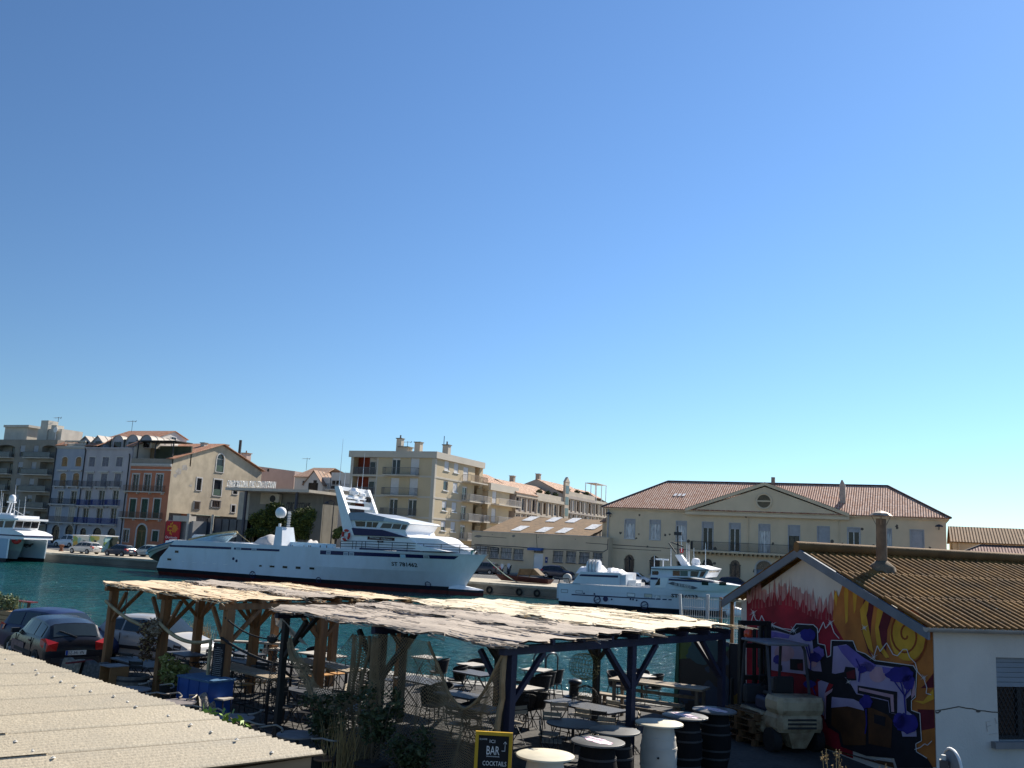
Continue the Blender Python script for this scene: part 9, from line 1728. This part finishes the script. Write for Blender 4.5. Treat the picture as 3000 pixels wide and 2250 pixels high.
paint('mural_maroon_bands',[[(920,420),(985,470),(960,640),(945,850),(985,905),(940,860),(890,700),(900,520)],[(1050,500),(1120,545),(1070,700),(1060,880),(1090,910),(1020,860),(1000,700)],[(1330,1080),(1390,1000),(1392,1100),(1300,1105)],[(1280,1250),(1395,1255),(1400,1380),(1300,1400)]],MAR,5)
paint('mural_yellow_drips',[[(770,440),(785,370),(800,440),(795,640),(780,660)],[(830,440),(845,400),(860,450),(850,560),(838,590)],[(880,560),(930,480),(945,470),(935,560),(925,600),(960,780),(975,860),(940,830),(900,720)],[(1000,560),(1050,500),(1045,560),(1010,680),(1030,800),(1085,890),(1060,895),(1000,820),(985,690)],[(1250,1190),(1320,1195),(1390,1110),(1395,1180),(1320,1215)],[(700,470),(715,420),(725,480),(715,540)]],YEL_,6)
def ell(cx,cy,rx,ry,n=28): return [(cx+rx*math.cos(6.283*k/n),cy+ry*math.sin(6.283*k/n)) for k in range(n)]
paint('mural_sun',[ell(1215,740,125,175)],YEL_,7)
sp=[(1205+ (8+13.2*k*.36)*math.cos(.36*k+.5)*.82,735+(8+13.2*k*.36)*math.sin(.36*k+.5)*1.15) for k in range(40)]
paint('mural_spiral',stroke_px(sp,13),pm('burnt_orange',(.27,.06,.012),.2),8)
SIL=[(170,680),(235,682),(250,664),(330,690),(400,714),(440,658),(560,664),(588,690),(592,795),(640,805),(655,890),(680,878),(684,772),(835,776),(862,845),(920,865),(985,912),(1255,948),(1278,985),(1270,1165),(1242,1190),(1242,1258),(1300,1278),(1312,1470),(1272,1490),(1276,1545),(1350,1590),(1392,1659),(1140,1659),(1120,1590),(930,1575),(750,1510),(735,1420),(660,1375),(640,1330),(655,1145),(700,1080),(585,1040),(560,1090),(480,1000),(170,960)]
cx_=sum(p[0] for p in SIL)/len(SIL); cy_=sum(p[1] for p in SIL)/len(SIL)
def tri_fill(name,pl,ma,layer):
 from mathutils.geometry import tessellate_polygon
 P=[]
 for x,y in pl: a,z=mg(x,y); P.append(GW.p(min(GWID-.27,max(.004,a)),max(zmin,z),-.003*layer-.002))
 m,mi=mural(ma); m.add(P,[tuple(f) for f in tessellate_polygon([P])],mi)
tri_fill('mural_letters_black',SIL,BLKM,9)
paint('mural_keyline',stroke_px(SIL[:27],5),WHM,10)
FACE=[(180,705),(300,705),(420,738),(500,702),(545,705),(560,830),(600,860),(620,990),(560,985),(515,960),(510,1010),(300,985),(180,960)]
tri_fill('mural_letter_face',FACE,LIL,11)
F2=[(700,815),(790,800),(840,850),(900,885),(960,935),(1230,975),(1250,1020),(1240,1150),(1205,1180),(1210,1260),(1265,1300),(1280,1440),(1180,1440),(1150,1290),(1090,1275),(1080,1195),(860,1145),(800,1040),(710,1005),(690,1000)]
tri_fill('mural_letter_face',F2,LIL,11)
F3=[(690,1165),(840,1180),(900,1210),(925,1300),(925,1500),(770,1500),(750,1410),(685,1360)]; tri_fill('mural_letter_face',F3,BRN,11); tri_fill('mural_letter_face',[(690,1165),(840,1180),(900,1210),(915,1260),(800,1230),(685,1240)],LIL,12)
tri_fill('mural_letter_face',[(940,1230),(1080,1290),(1110,1330),(1100,1520),(945,1490)],BRN,11)
tri_fill('mural_letter_face',[(590,1060),(690,1010),(640,1130),(630,1300),(600,1250)],LIL,8)
paint('mural_cutouts',[[(400,900),(490,905),(492,985),(400,975)],[(330,948),(345,945),(345,985),(320,985)],[(705,1008),(775,992),(785,955),(852,962),(862,1050),(800,1052),(790,1030),(705,1035)],[(985,1285),(1065,1305),(1060,1370),(985,1345)],[(870,1085),(1145,1130),(1145,1285),(1095,1275),(1085,1190),(870,1140)]],BLKM,13)
paint('mural_cutouts_red',[[(450,935),(488,930),(488,980),(455,972)],[(790,995),(850,975),(855,1040),(800,1035)]],MAR,14)
paint('mural_highlights',[[(880,1100),(1120,1150),(1125,1270),(1105,1268),(1098,1170),(880,1120)],[(640,1140),(700,1105),(690,1130),(652,1160),(650,1320),(640,1320)],[(1245,1150),(1268,1040),(1272,1150),(1245,1180)]],PNK,14)
paint('mural_pink_glow',[ell(360,860,70,60,14),ell(1010,1010,60,55,14),ell(560,900,35,60,12)],PNK,12)
def blob(cx,cy,rx,ry,n=20): return [(cx+rx*math.cos(6.283*k/n)*mr.uniform(.82,1.1),cy+ry*math.sin(6.283*k/n)*mr.uniform(.75,1.12)) for k in range(n)]
paint('mural_violet_shade',[[(185,705),(240,705),(215,760),(185,760)],[(250,705),(400,735),(390,760),(300,750),(250,760)],[(730,810),(800,805),(900,885),(1000,945),(960,990),(850,960),(760,860)],[(1040,955),(1235,985),(1245,1060),(1190,1050),(1050,1000)],blob(600,860,40,45),blob(930,960,60,35)],VIO,13)
paint('mural_tree_crowns',[blob(525,735,55,45),blob(575,890,45,40),blob(905,975,30,25),blob(1165,1010,100,55),blob(1225,1060,45,55),blob(310,905,25,35),blob(535,1075,45,28),blob(930,1200,45,50),blob(1215,1350,85,75),blob(1160,1330,45,60)],BLM,15)
br=[]
for pts in ([(545,980),(548,900),(530,800)],[(548,900),(575,850)],[(545,930),(510,800)],[(880,1060),(890,960),(860,900)],[(890,1000),(920,960)],[(1205,1260),(1195,1150),(1130,1060)],[(1195,1150),(1170,1050)],[(1200,1170),(1225,1080)],[(1198,1160),(1245,1100)],[(1205,1260),(1205,1360)],[(930,1250),(935,1350),(925,1420)],[(560,1100),(580,1150)]): br+=stroke_px(pts,9)
paint('mural_tree_trunks',br,BLM,16)
lt=[]
for pts in ([(130,650),(148,590),(165,630),(190,640),(205,600),(225,640),(275,665)],[(275,665),(350,690),(430,700)],[(600,720),(635,645),(650,690),(685,650),(710,720),(745,760)],[(985,890),(1010,810),(1030,850),(1075,790),(1120,870),(1150,880),(1190,835),(1215,835),(1235,890),(1275,930),(1290,990),(1335,1040),(1355,1100),(1350,1140),(1385,1150)],[(1270,1530),(1310,1515),(1340,1490),(1360,1500),(1390,1470)],[(800,1560),(900,1590),(1000,1605),(1050,1590),(1110,1600)]): lt+=stroke_px(pts,5)
for cx,cy,r in ((148,580,35),(278,665,38),(430,705,42),(685,650,35),(985,890,35),(1335,1030,32),(920,685,30),(810,1060,25)):
 for k in range(8): an=k*.785+.2; lt.append([(cx-2.5*math.sin(an),cy+2.5*math.cos(an)),(cx+r*math.cos(an)*(1 if k%2 else .55),cy+r*math.sin(an)*(1 if k%2 else .55)),(cx+2.5*math.sin(an),cy-2.5*math.cos(an))])
paint('mural_lightning',lt,WHM,17)
paint('mural_base_shade',[[(640,1490),(760,1545),(930,1590),(1120,1620),(1130,1659),(640,1659)]],BRN,17)
MUR.build('mural',MURM,t)
fk=thing('forklift','old cream and rust forklift with dark mast parked beside the mural','forklift'); CRF=mat('rusty_cream_paint',(.40,.34,.23),.7,.2,3,.2,stain=(.12,.05,.02),stain_scale=2.2,stain_amt=.8); DGR=mat('dark_grey_metal',(.05,.055,.065),.6,.25,3); MAST=mat('black_mast',(.012,.012,.013),.6,.3,3)
def rbox(m,x0,x1,y0,y1,z0,z1,b=.06):
 P=lambda x,y,z:(x,y,z); ring=lambda z,k:[(x0+k,y0+b,z),(x0+b,y0+k,z),(x1-b,y0+k,z),(x1-k,y0+b,z),(x1-k,y1-b,z),(x1-b,y1-k,z),(x0+b,y1-k,z),(x0+k,y1-b,z)]
 rs=[ring(z0,b*.6),ring(z0+b,0),ring(z1-b,0),ring(z1,b*.6)]; vs=[p for r in rs for p in r]; fs=[(7,6,5,4,3,2,1,0),tuple(range(24,32))]
 for i in range(3):
  for k in range(8): fs.append((i*8+k,i*8+(k+1)%8,(i+1)*8+(k+1)%8,(i+1)*8+k))
 m.add(vs,fs); return m
m=MB(); rbox(m,-1.2,-.55,-.55,.55,.78,1.12,.09); rbox(m,-1.16,-.5,-.53,.53,.42,.775,.08); m.build('counterweight',CRF,fk,smooth=30)
m=MB(); m.add([(-1.14,-.3,.42),(-1.14,.3,.42),(-.7,.3,.42),(-.7,-.3,.42),(-1.05,-.16,.1),(-1.05,.16,.1),(-.8,.16,.1),(-.8,-.16,.1)],[(0,1,2,3),(7,6,5,4),(0,4,5,1),(1,5,6,2),(2,6,7,3),(3,7,4,0)]); m.build('rear_axle_guard',CRF,fk)
m=MB();
for k in range(3): m.box(-1.175,-1.16,-.33+.0,.33,.50+.08*k,.54+.08*k)
m.build('vent_slots',IRON,fk)
m=MB(); rbox(m,-.5,.55,-.52,.52,.3,.72,.06); m.build('chassis',CRF,fk,smooth=30); m=MB(); rbox(m,-.52,.05,-.42,.42,.72,1.0,.06); m.build('engine_cover',mat('dark_blue_cover',(.015,.02,.06),.5,.2),fk,smooth=30); m=MB(); rbox(m,-.42,.02,-.25,.25,1.0,1.1,.04); rbox(m,-.5,-.4,-.24,.24,1.08,1.45,.04); m.build('seat',BLKP,fk,smooth=30)
m=MB(); m.box(.05,.55,-.45,.45,.72,.74); m.build('floor_plate',DGR,fk); m=MB(); rbox(m,.45,.6,-.4,.4,.74,1.15,.04); m.build('dashboard',DGR,fk)
m=MB(); m.tube([(.3+.13*math.cos(k*.52)*.5,.16*math.sin(k*.52)+.0,1.28+.1*math.cos(k*.52)) for k in range(12)],.014,5,0,True); m.bar((.3,0,1.28),(.5,0,1.1),.03); m.build('steering_wheel',BLKP,fk)
for sx,xb,xt in ((-1,-.72,-.55),(1,.55,.42)):
 for sy in (-1,1): m=MB(); m.tube([(xb,sy*.47,.95 if sx<0 else .72),(xt,sy*.45,2.0),(xt+.06*(-sx),sy*.43,2.1)],.035,6); m.build('guard_post',DGR,fk,smooth=40)
m=MB(); rbox(m,-.66,.52,-.5,.5,2.1,2.15,.03)
m.build('overhead_guard',mat('pale_grey_guard',(.16,.17,.19),.6,.2),fk,smooth=30)
for sy in (-1,1): m=MB(); m.box(.72,.84,sy*.33-.06,sy*.33+.06,.1,2.5); m.box(.86,.94,sy*.24-.04,sy*.24+.04,.12,2.46); m.build('mast_rail',MAST,fk)
m=MB();
for z in (.4,1.2,1.9,2.4): m.box(.74,.82,-.27,.27,z,z+.1)
m.lathe((.79,0,.15),[(.045,0),(.045,2.2)],10); m.build('mast_crossmember',MAST,fk); m=MB(); m.box(.95,1.02,-.5,.5,.2,.3); m.box(.95,1.02,-.5,.5,.55,.63); [m.box(.95,1.0,y-.03,y+.03,.2,1.2) for y in (-.45,-.15,.15,.45)]; m.build('carriage',MAST,fk)
for sy in (-1,1): m=MB(); m.box(1.02,1.95,sy*.28-.06,sy*.28+.06,.1,.14); m.box(1.02,1.06,sy*.28-.06,sy*.28+.06,.1,.6); m.build('fork',MAST,fk)
for x,r in ((.4,.3),(-.85,.24)):
 for sy in (-1,1): m=MB(); m.lathe((x,sy*.5,r),[(r*.55,-.1),(r,-.09),(r,.09),(r*.55,.1)],16,axis='y'); wo_=m.build('wheel',TYRE,fk,smooth=40); m=MB(); m.lathe((x,sy*.5,r),[(r*.5,-.07),(r*.5,.07)],12,axis='y'); m.build('rim',CRF,wo_)
m=MB(); m.lathe((.55,.3,2.16),[(.08,0),(.09,.05),(.085,.13),(.04,.17)],12); m.build('beacon',mat('orange_red_beacon',(.6,.06,.015),.25,.1,spec=.6),fk,smooth=50)
m=MB(); m.lathe((.15,-.2,1.01),[(.14,0),(.19,.32),(.18,.33)],16); m.build('bucket',mat('grey_bucket',(.1,.11,.12),.5,.1),fk,smooth=40)
fk.location=(-3.0,23.7,0); fk.rotation_euler=(0,0,math.atan2(SU.y,SU.x)); fk.scale=(1.08,)*3
def pallet(label,loc,rz,tilt=0,z=0):
 p_=thing('pallet',label,'pallet',(0,0,0),'pallets beside the forklift'); PW=mat('old_pallet_wood',(.12,.07,.035),.85,.3,4,.2,stretch=(1,6,1))
 for k in range(5): m=MB(); y=-.4+.2*k; m.box(-.6,.6,y-.05,y+.05,.122,.144); m.build('deck_board',PW,p_)
 for x in (-.55,0,.55):
  m=MB(); m.box(x-.05,x+.05,-.45,.45,.1,.12); m.build('stringer',PW,p_); m=MB(); [m.box(x-.05,x+.05,y-.07,y+.07,.022,.099) for y in (-.38,0,.38)]; m.box(x-.05,x+.05,-.45,.45,0,.02); m.build('block',PW,p_)
 p_.location=(loc[0],loc[1],z); p_.rotation_euler=(0,tilt,rz)
pc_=G(2205,2072,.75)
for k,lab in enumerate(('lowest pallet of the dark stack in front of the forklift','second pallet from the bottom of the stack in front of the forklift','middle pallet of the stack in front of the forklift','second pallet from the top of the stack in front of the forklift','topmost pallet of the stack in front of the forklift')): pallet(lab,(pc_.x+.04*math.sin(k*2),pc_.y-.03*k),R(-42+5*math.sin(k*1.7)),0,.148*k)
DKM=mural_mat('dark_jungle_mural',5,[(.01,.012,.014),(.015,.06,.07),(.02,.09,.04),(.01,.03,.06),(.06,.1,.02),(.012,.012,.012)])
wa=G(1985,2035,.05); wa=PY(1988,2000,26.9); wb_=PY(2135,2000,26.4); wc=PY(2205,2000,26.4); d=(wb_-wa); d.z=0
t=thing('painted_wall','dark plywood wall with jungle painting and a green edge at the quay','wall',(wa.x,wa.y,0)); A_=Vector((wa.x,wa.y,0)); B_=Vector((wb_.x,wb_.y,0)); n_=Vector((0,.08,0))
m=MB(); m.prism([A_,B_,B_+Vector((0,0,1.95)),A_+Vector((0,0,2.0))],n_); m.build('panel',DKM,t); m=MB(); C_=Vector((wc.x+.3,wc.y+.4,0)); m.prism([B_+Vector((-.03,.083,0)),C_,C_+Vector((0,0,1.9)),B_+Vector((-.03,.083,1.92))],n_); m.build('panel',mural_mat('night_mural',9,[(.012,.014,.02),(.02,.1,.11),(.2,.13,.02),(.02,.02,.04),(.012,.05,.06),(.03,.03,.035)]),t)
m=MB(); m.prism([A_-Vector((.13,.03,0)),A_-Vector((.0,.03,0)),A_+Vector((0,-.03,1.95)),A_+Vector((-.07,-.03,1.98))],(0,.16,0)); m.build('edge_board',mat('green_teal_board',(.03,.1,.06),.6,.3,1.5),t)
FW_=mat('galvanised_white_mesh',(.55,.55,.52),.5,.1); TEAL=mat('teal_post_paint',(.02,.14,.17),.6,.2,2)
t=thing('mesh_fence','white welded mesh fence with posts above the painted wall','fence',(wb_.x,27.0,0));
FYY=27.1
def fpost(px_,ytop,r,ma,name='post',lean=0):
 p=PY(px_,ytop,FYY); m=MB(); m.bar((p.x-lean,FYY,0),(p.x,FYY,p.z),r); m.build(name,ma,t); return p
pa=fpost(1992,1740,.07,FW_,'post',-.22); pb=fpost(2074,1742,.08,FW_); pc=fpost(2112,1750,.07,TIM); pd=fpost(2145,1750,.09,TIM)
for (x0,x1,zt_,yo) in ((PY(2005,1750,FYY).x,pb.x-.05,PY(2040,1749,FYY).z,0),(pb.x+.05,pd.x-.06,PY(2100,1752,FYY).z,0),(pd.x+.06,PY(2205,1790,FYY).x,PY(2170,1775,FYY).z-.05,.1)):
 m=MB(); n=int((x1-x0)/.06); z0=1.75
 for k in range(n+1): x=x0+(x1-x0)*k/n; m.box(x-.005,x+.005,FYY-.06+yo,FYY-.05+yo,z0,zt_)
 for z in [z0+.05+k*(zt_-z0-.1)/5 for k in range(6)]: m.box(x0,x1,FYY-.075+yo,FYY-.0605+yo,z-.008,z+.008)
 m.build('mesh_panel',FW_,t)
for p,r in ((pb,.085),(pc,.075)): m=MB(); m.box(p.x-r*.53,p.x+r*.53,FYY-r*.53,FYY+r*.53,1.2,2.05); m.build('post_sleeve',TEAL,t)
c=G(2789,2254,1.3); nd=Vector((math.sin(R(85)),-math.cos(R(85)),0)); nd=Vector((.80,-.60,0)); t=thing('traffic_mirror','round white rimmed mirror seen from behind at the lower right','mirror',(c.x,c.y,0)); M_=nd.to_track_quat('Z','Y').to_matrix().to_4x4(); M_.translation=c
vd=(c-Vector((0,0,CZ))); vd.z=0; vd.normalize(); sd=Vector((vd.y,-vd.x,0)); nd=(vd*.45+sd*.9).normalized(); M_=nd.to_track_quat('Z','Y').to_matrix().to_4x4(); M_.translation=c
m=MB(); m.lathe((0,0,0),[(.0,-.06),(.12,-.055),(.24,-.03),(.275,.0)],32); m.xf(M_); m.build('mirror_back',mat('grey_mirror_back',(.2,.2,.2),.6,.15,3),t,smooth=60); m=MB(); m.tube([(.29*math.cos(k*.196),.29*math.sin(k*.196),0) for k in range(32)],.022,6,0,True); m.xf(M_); m.build('rim',WHT,t,smooth=60); m=MB(); m.lathe((0,0,.02),[(.27,0),(.2,.03),(.02,.05)],28); m.xf(M_); m.build('mirror_face',mat('mirror_face',(.7,.7,.72),.05,.02,metal=1),t,smooth=60)
q_=c-nd*.12; m=MB(); m.tube([(q_.x,q_.y,0),(q_.x,q_.y,c.z+.2)],.035,8); m.bar((q_.x,q_.y,c.z+.05),c,.05); m.build('post',FW_,t); m=MB(); m.box(q_.x-.06,q_.x+.06,q_.y-.06,q_.y+.06,c.z-.05,c.z+.13); m.build('bracket',mat('dark_bracket',(.06,.06,.06),.5,.1),t)
rq=random.Random(31)
for k,(x,D,lab,h) in enumerate(((2434,13.2,'tall dry grass stalks at the foot of the mural, left clump',1.75),(2470,13.6,'short dry grass stalks at the foot of the mural, middle clump',1.35),(2588,13.4,'dry grass stalks below the mural, right clump',1.3))):
 c=G(x,[2190,2235,2238][k],h); c.z=0; t=thing('grass_tuft',lab,'grass',c,'dry grass clumps at the lower right'); m=MB()
 for j in range(12): b=c+Vector((rq.uniform(-.06,.06),rq.uniform(-.06,.06),0)); e=b+Vector((rq.uniform(-.1,.1),rq.uniform(-.1,.1),h*rq.uniform(.75,1))); m.tube([b,b.lerp(e,.6)+Vector((.01,0,0)),e],.005,4); leafcloud(m,[(e.x,e.y,e.z-.1,.035,3.2)],16,.018,rq,(0,0))
 m.build('stalks',STRAW,t)
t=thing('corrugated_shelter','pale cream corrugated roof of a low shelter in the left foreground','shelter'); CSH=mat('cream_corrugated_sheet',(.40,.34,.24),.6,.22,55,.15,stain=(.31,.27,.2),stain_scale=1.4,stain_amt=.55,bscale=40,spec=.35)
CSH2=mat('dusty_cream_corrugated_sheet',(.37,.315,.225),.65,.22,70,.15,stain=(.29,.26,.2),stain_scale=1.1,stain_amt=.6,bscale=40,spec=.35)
Z_R=2.5; PER=.095; SWD=PER*9
for M_ in (CSH,CSH2):
 nt=M_.node_tree; b_=nt.nodes['Principled BSDF']; src=b_.inputs['Base Color'].links[0].from_socket; tc=nt.nodes.new('ShaderNodeTexCoord'); sp_=nt.nodes.new('ShaderNodeSeparateXYZ'); nt.links.new(tc.outputs['Object'],sp_.inputs[0]); mu=node(nt,'ShaderNodeMath',op='MULTIPLY',i1=6.2832/PER); nt.links.new(sp_.outputs[0],mu.inputs[0]); sn=node(nt,'ShaderNodeMath',op='SINE'); nt.links.new(mu.outputs[0],sn.inputs[0]); mr_=nt.nodes.new('ShaderNodeMapRange'); mr_.inputs[1].default_value=.1; mr_.inputs[2].default_value=-.9; mr_.inputs[3].default_value=0; mr_.inputs[4].default_value=.95; nt.links.new(sn.outputs[0],mr_.inputs[0]); mx=nt.nodes.new('ShaderNodeMix'); mx.data_type='RGBA'; nt.links.new(mr_.outputs[0],mx.inputs['Factor']); nt.links.new(src,mx.inputs[6]); mx.inputs[7].default_value=(.17,.135,.085,1); nt.links.new(mx.outputs[2],b_.inputs['Base Color'])  # rib valleys darkened in the colour, for dirt and for missing rib shading
def zroof(x,y): return Z_R-.03*y
for r_,(y0,y1) in enumerate(((0.0,-2.05),(-1.9,-5.2))):
 for k in range(18):
  x1=-k*SWD+(.04 if r_ else 0); x0=x1-SWD-PER*.9; jit=random.uniform(-.02,.02)
  if x0<-14: break
  def fn(u,v):
   x=x0+(x1-x0)*u; y=y0+jit+(y1-y0)*v; edge=.006*(1-u) if u<.1 else 0
   return Vector((x,y,zroof(x,y)+.018*math.sin(6.2832*x/PER)+.017*u+(.012 if r_ else 0)+.006*math.sin(x*1.7+y*1.3)))
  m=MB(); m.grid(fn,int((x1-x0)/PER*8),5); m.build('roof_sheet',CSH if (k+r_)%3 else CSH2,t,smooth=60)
SCW=mat('screw_cap',(.62,.58,.5),.4,.2)
rs=random.Random(12)
for yy in (-.42,-1.97,-3.4):
 x=-.15
 while x>-11 and (yy>-3 or x>-8):
  xx=round(x/PER)*PER+PER*.25; yj=yy+rs.uniform(-.05,.05); z=zroof(xx,yj)+.03+(.012 if yy<-1.9 else 0); m=MB(); m.lathe((xx,yj,z),[(.019,0),(.018,.003),(.008,.006),(.007,.012)],8); m.build('screw',SCW,t,smooth=40); x-=PER*rs.choice((3,4,4,5,6))
m=MB(); m.box(-13.5,-.12,-.28,-.2,Z_R-.12,Z_R-.016); m.build('front_batten',TIMG,t); m=MB(); m.box(-.16,-.07,-5,-.1,Z_R-.16,Z_R-.015); m.build('side_beam',mat('pale_brown_beam',(.25,.17,.1),.8,.25,3,stretch=(3,.4,3)),t)
for x in (-.15,-4.5,-9,-13): m=MB(); m.box(x-.05,x+.05,-.45,-.35,0,Z_R-.03); m.build('post',TIMG,t)
for y in (-1.9,-3.6): m=MB(); m.box(-13.5,-.17,y-.04,y+.04,Z_R-.12-.03*y,Z_R-.02-.03*y); m.build('purlin',TIMG,t)
t.location=(-4.45,6.97,0); t.rotation_euler=(0,0,PH)
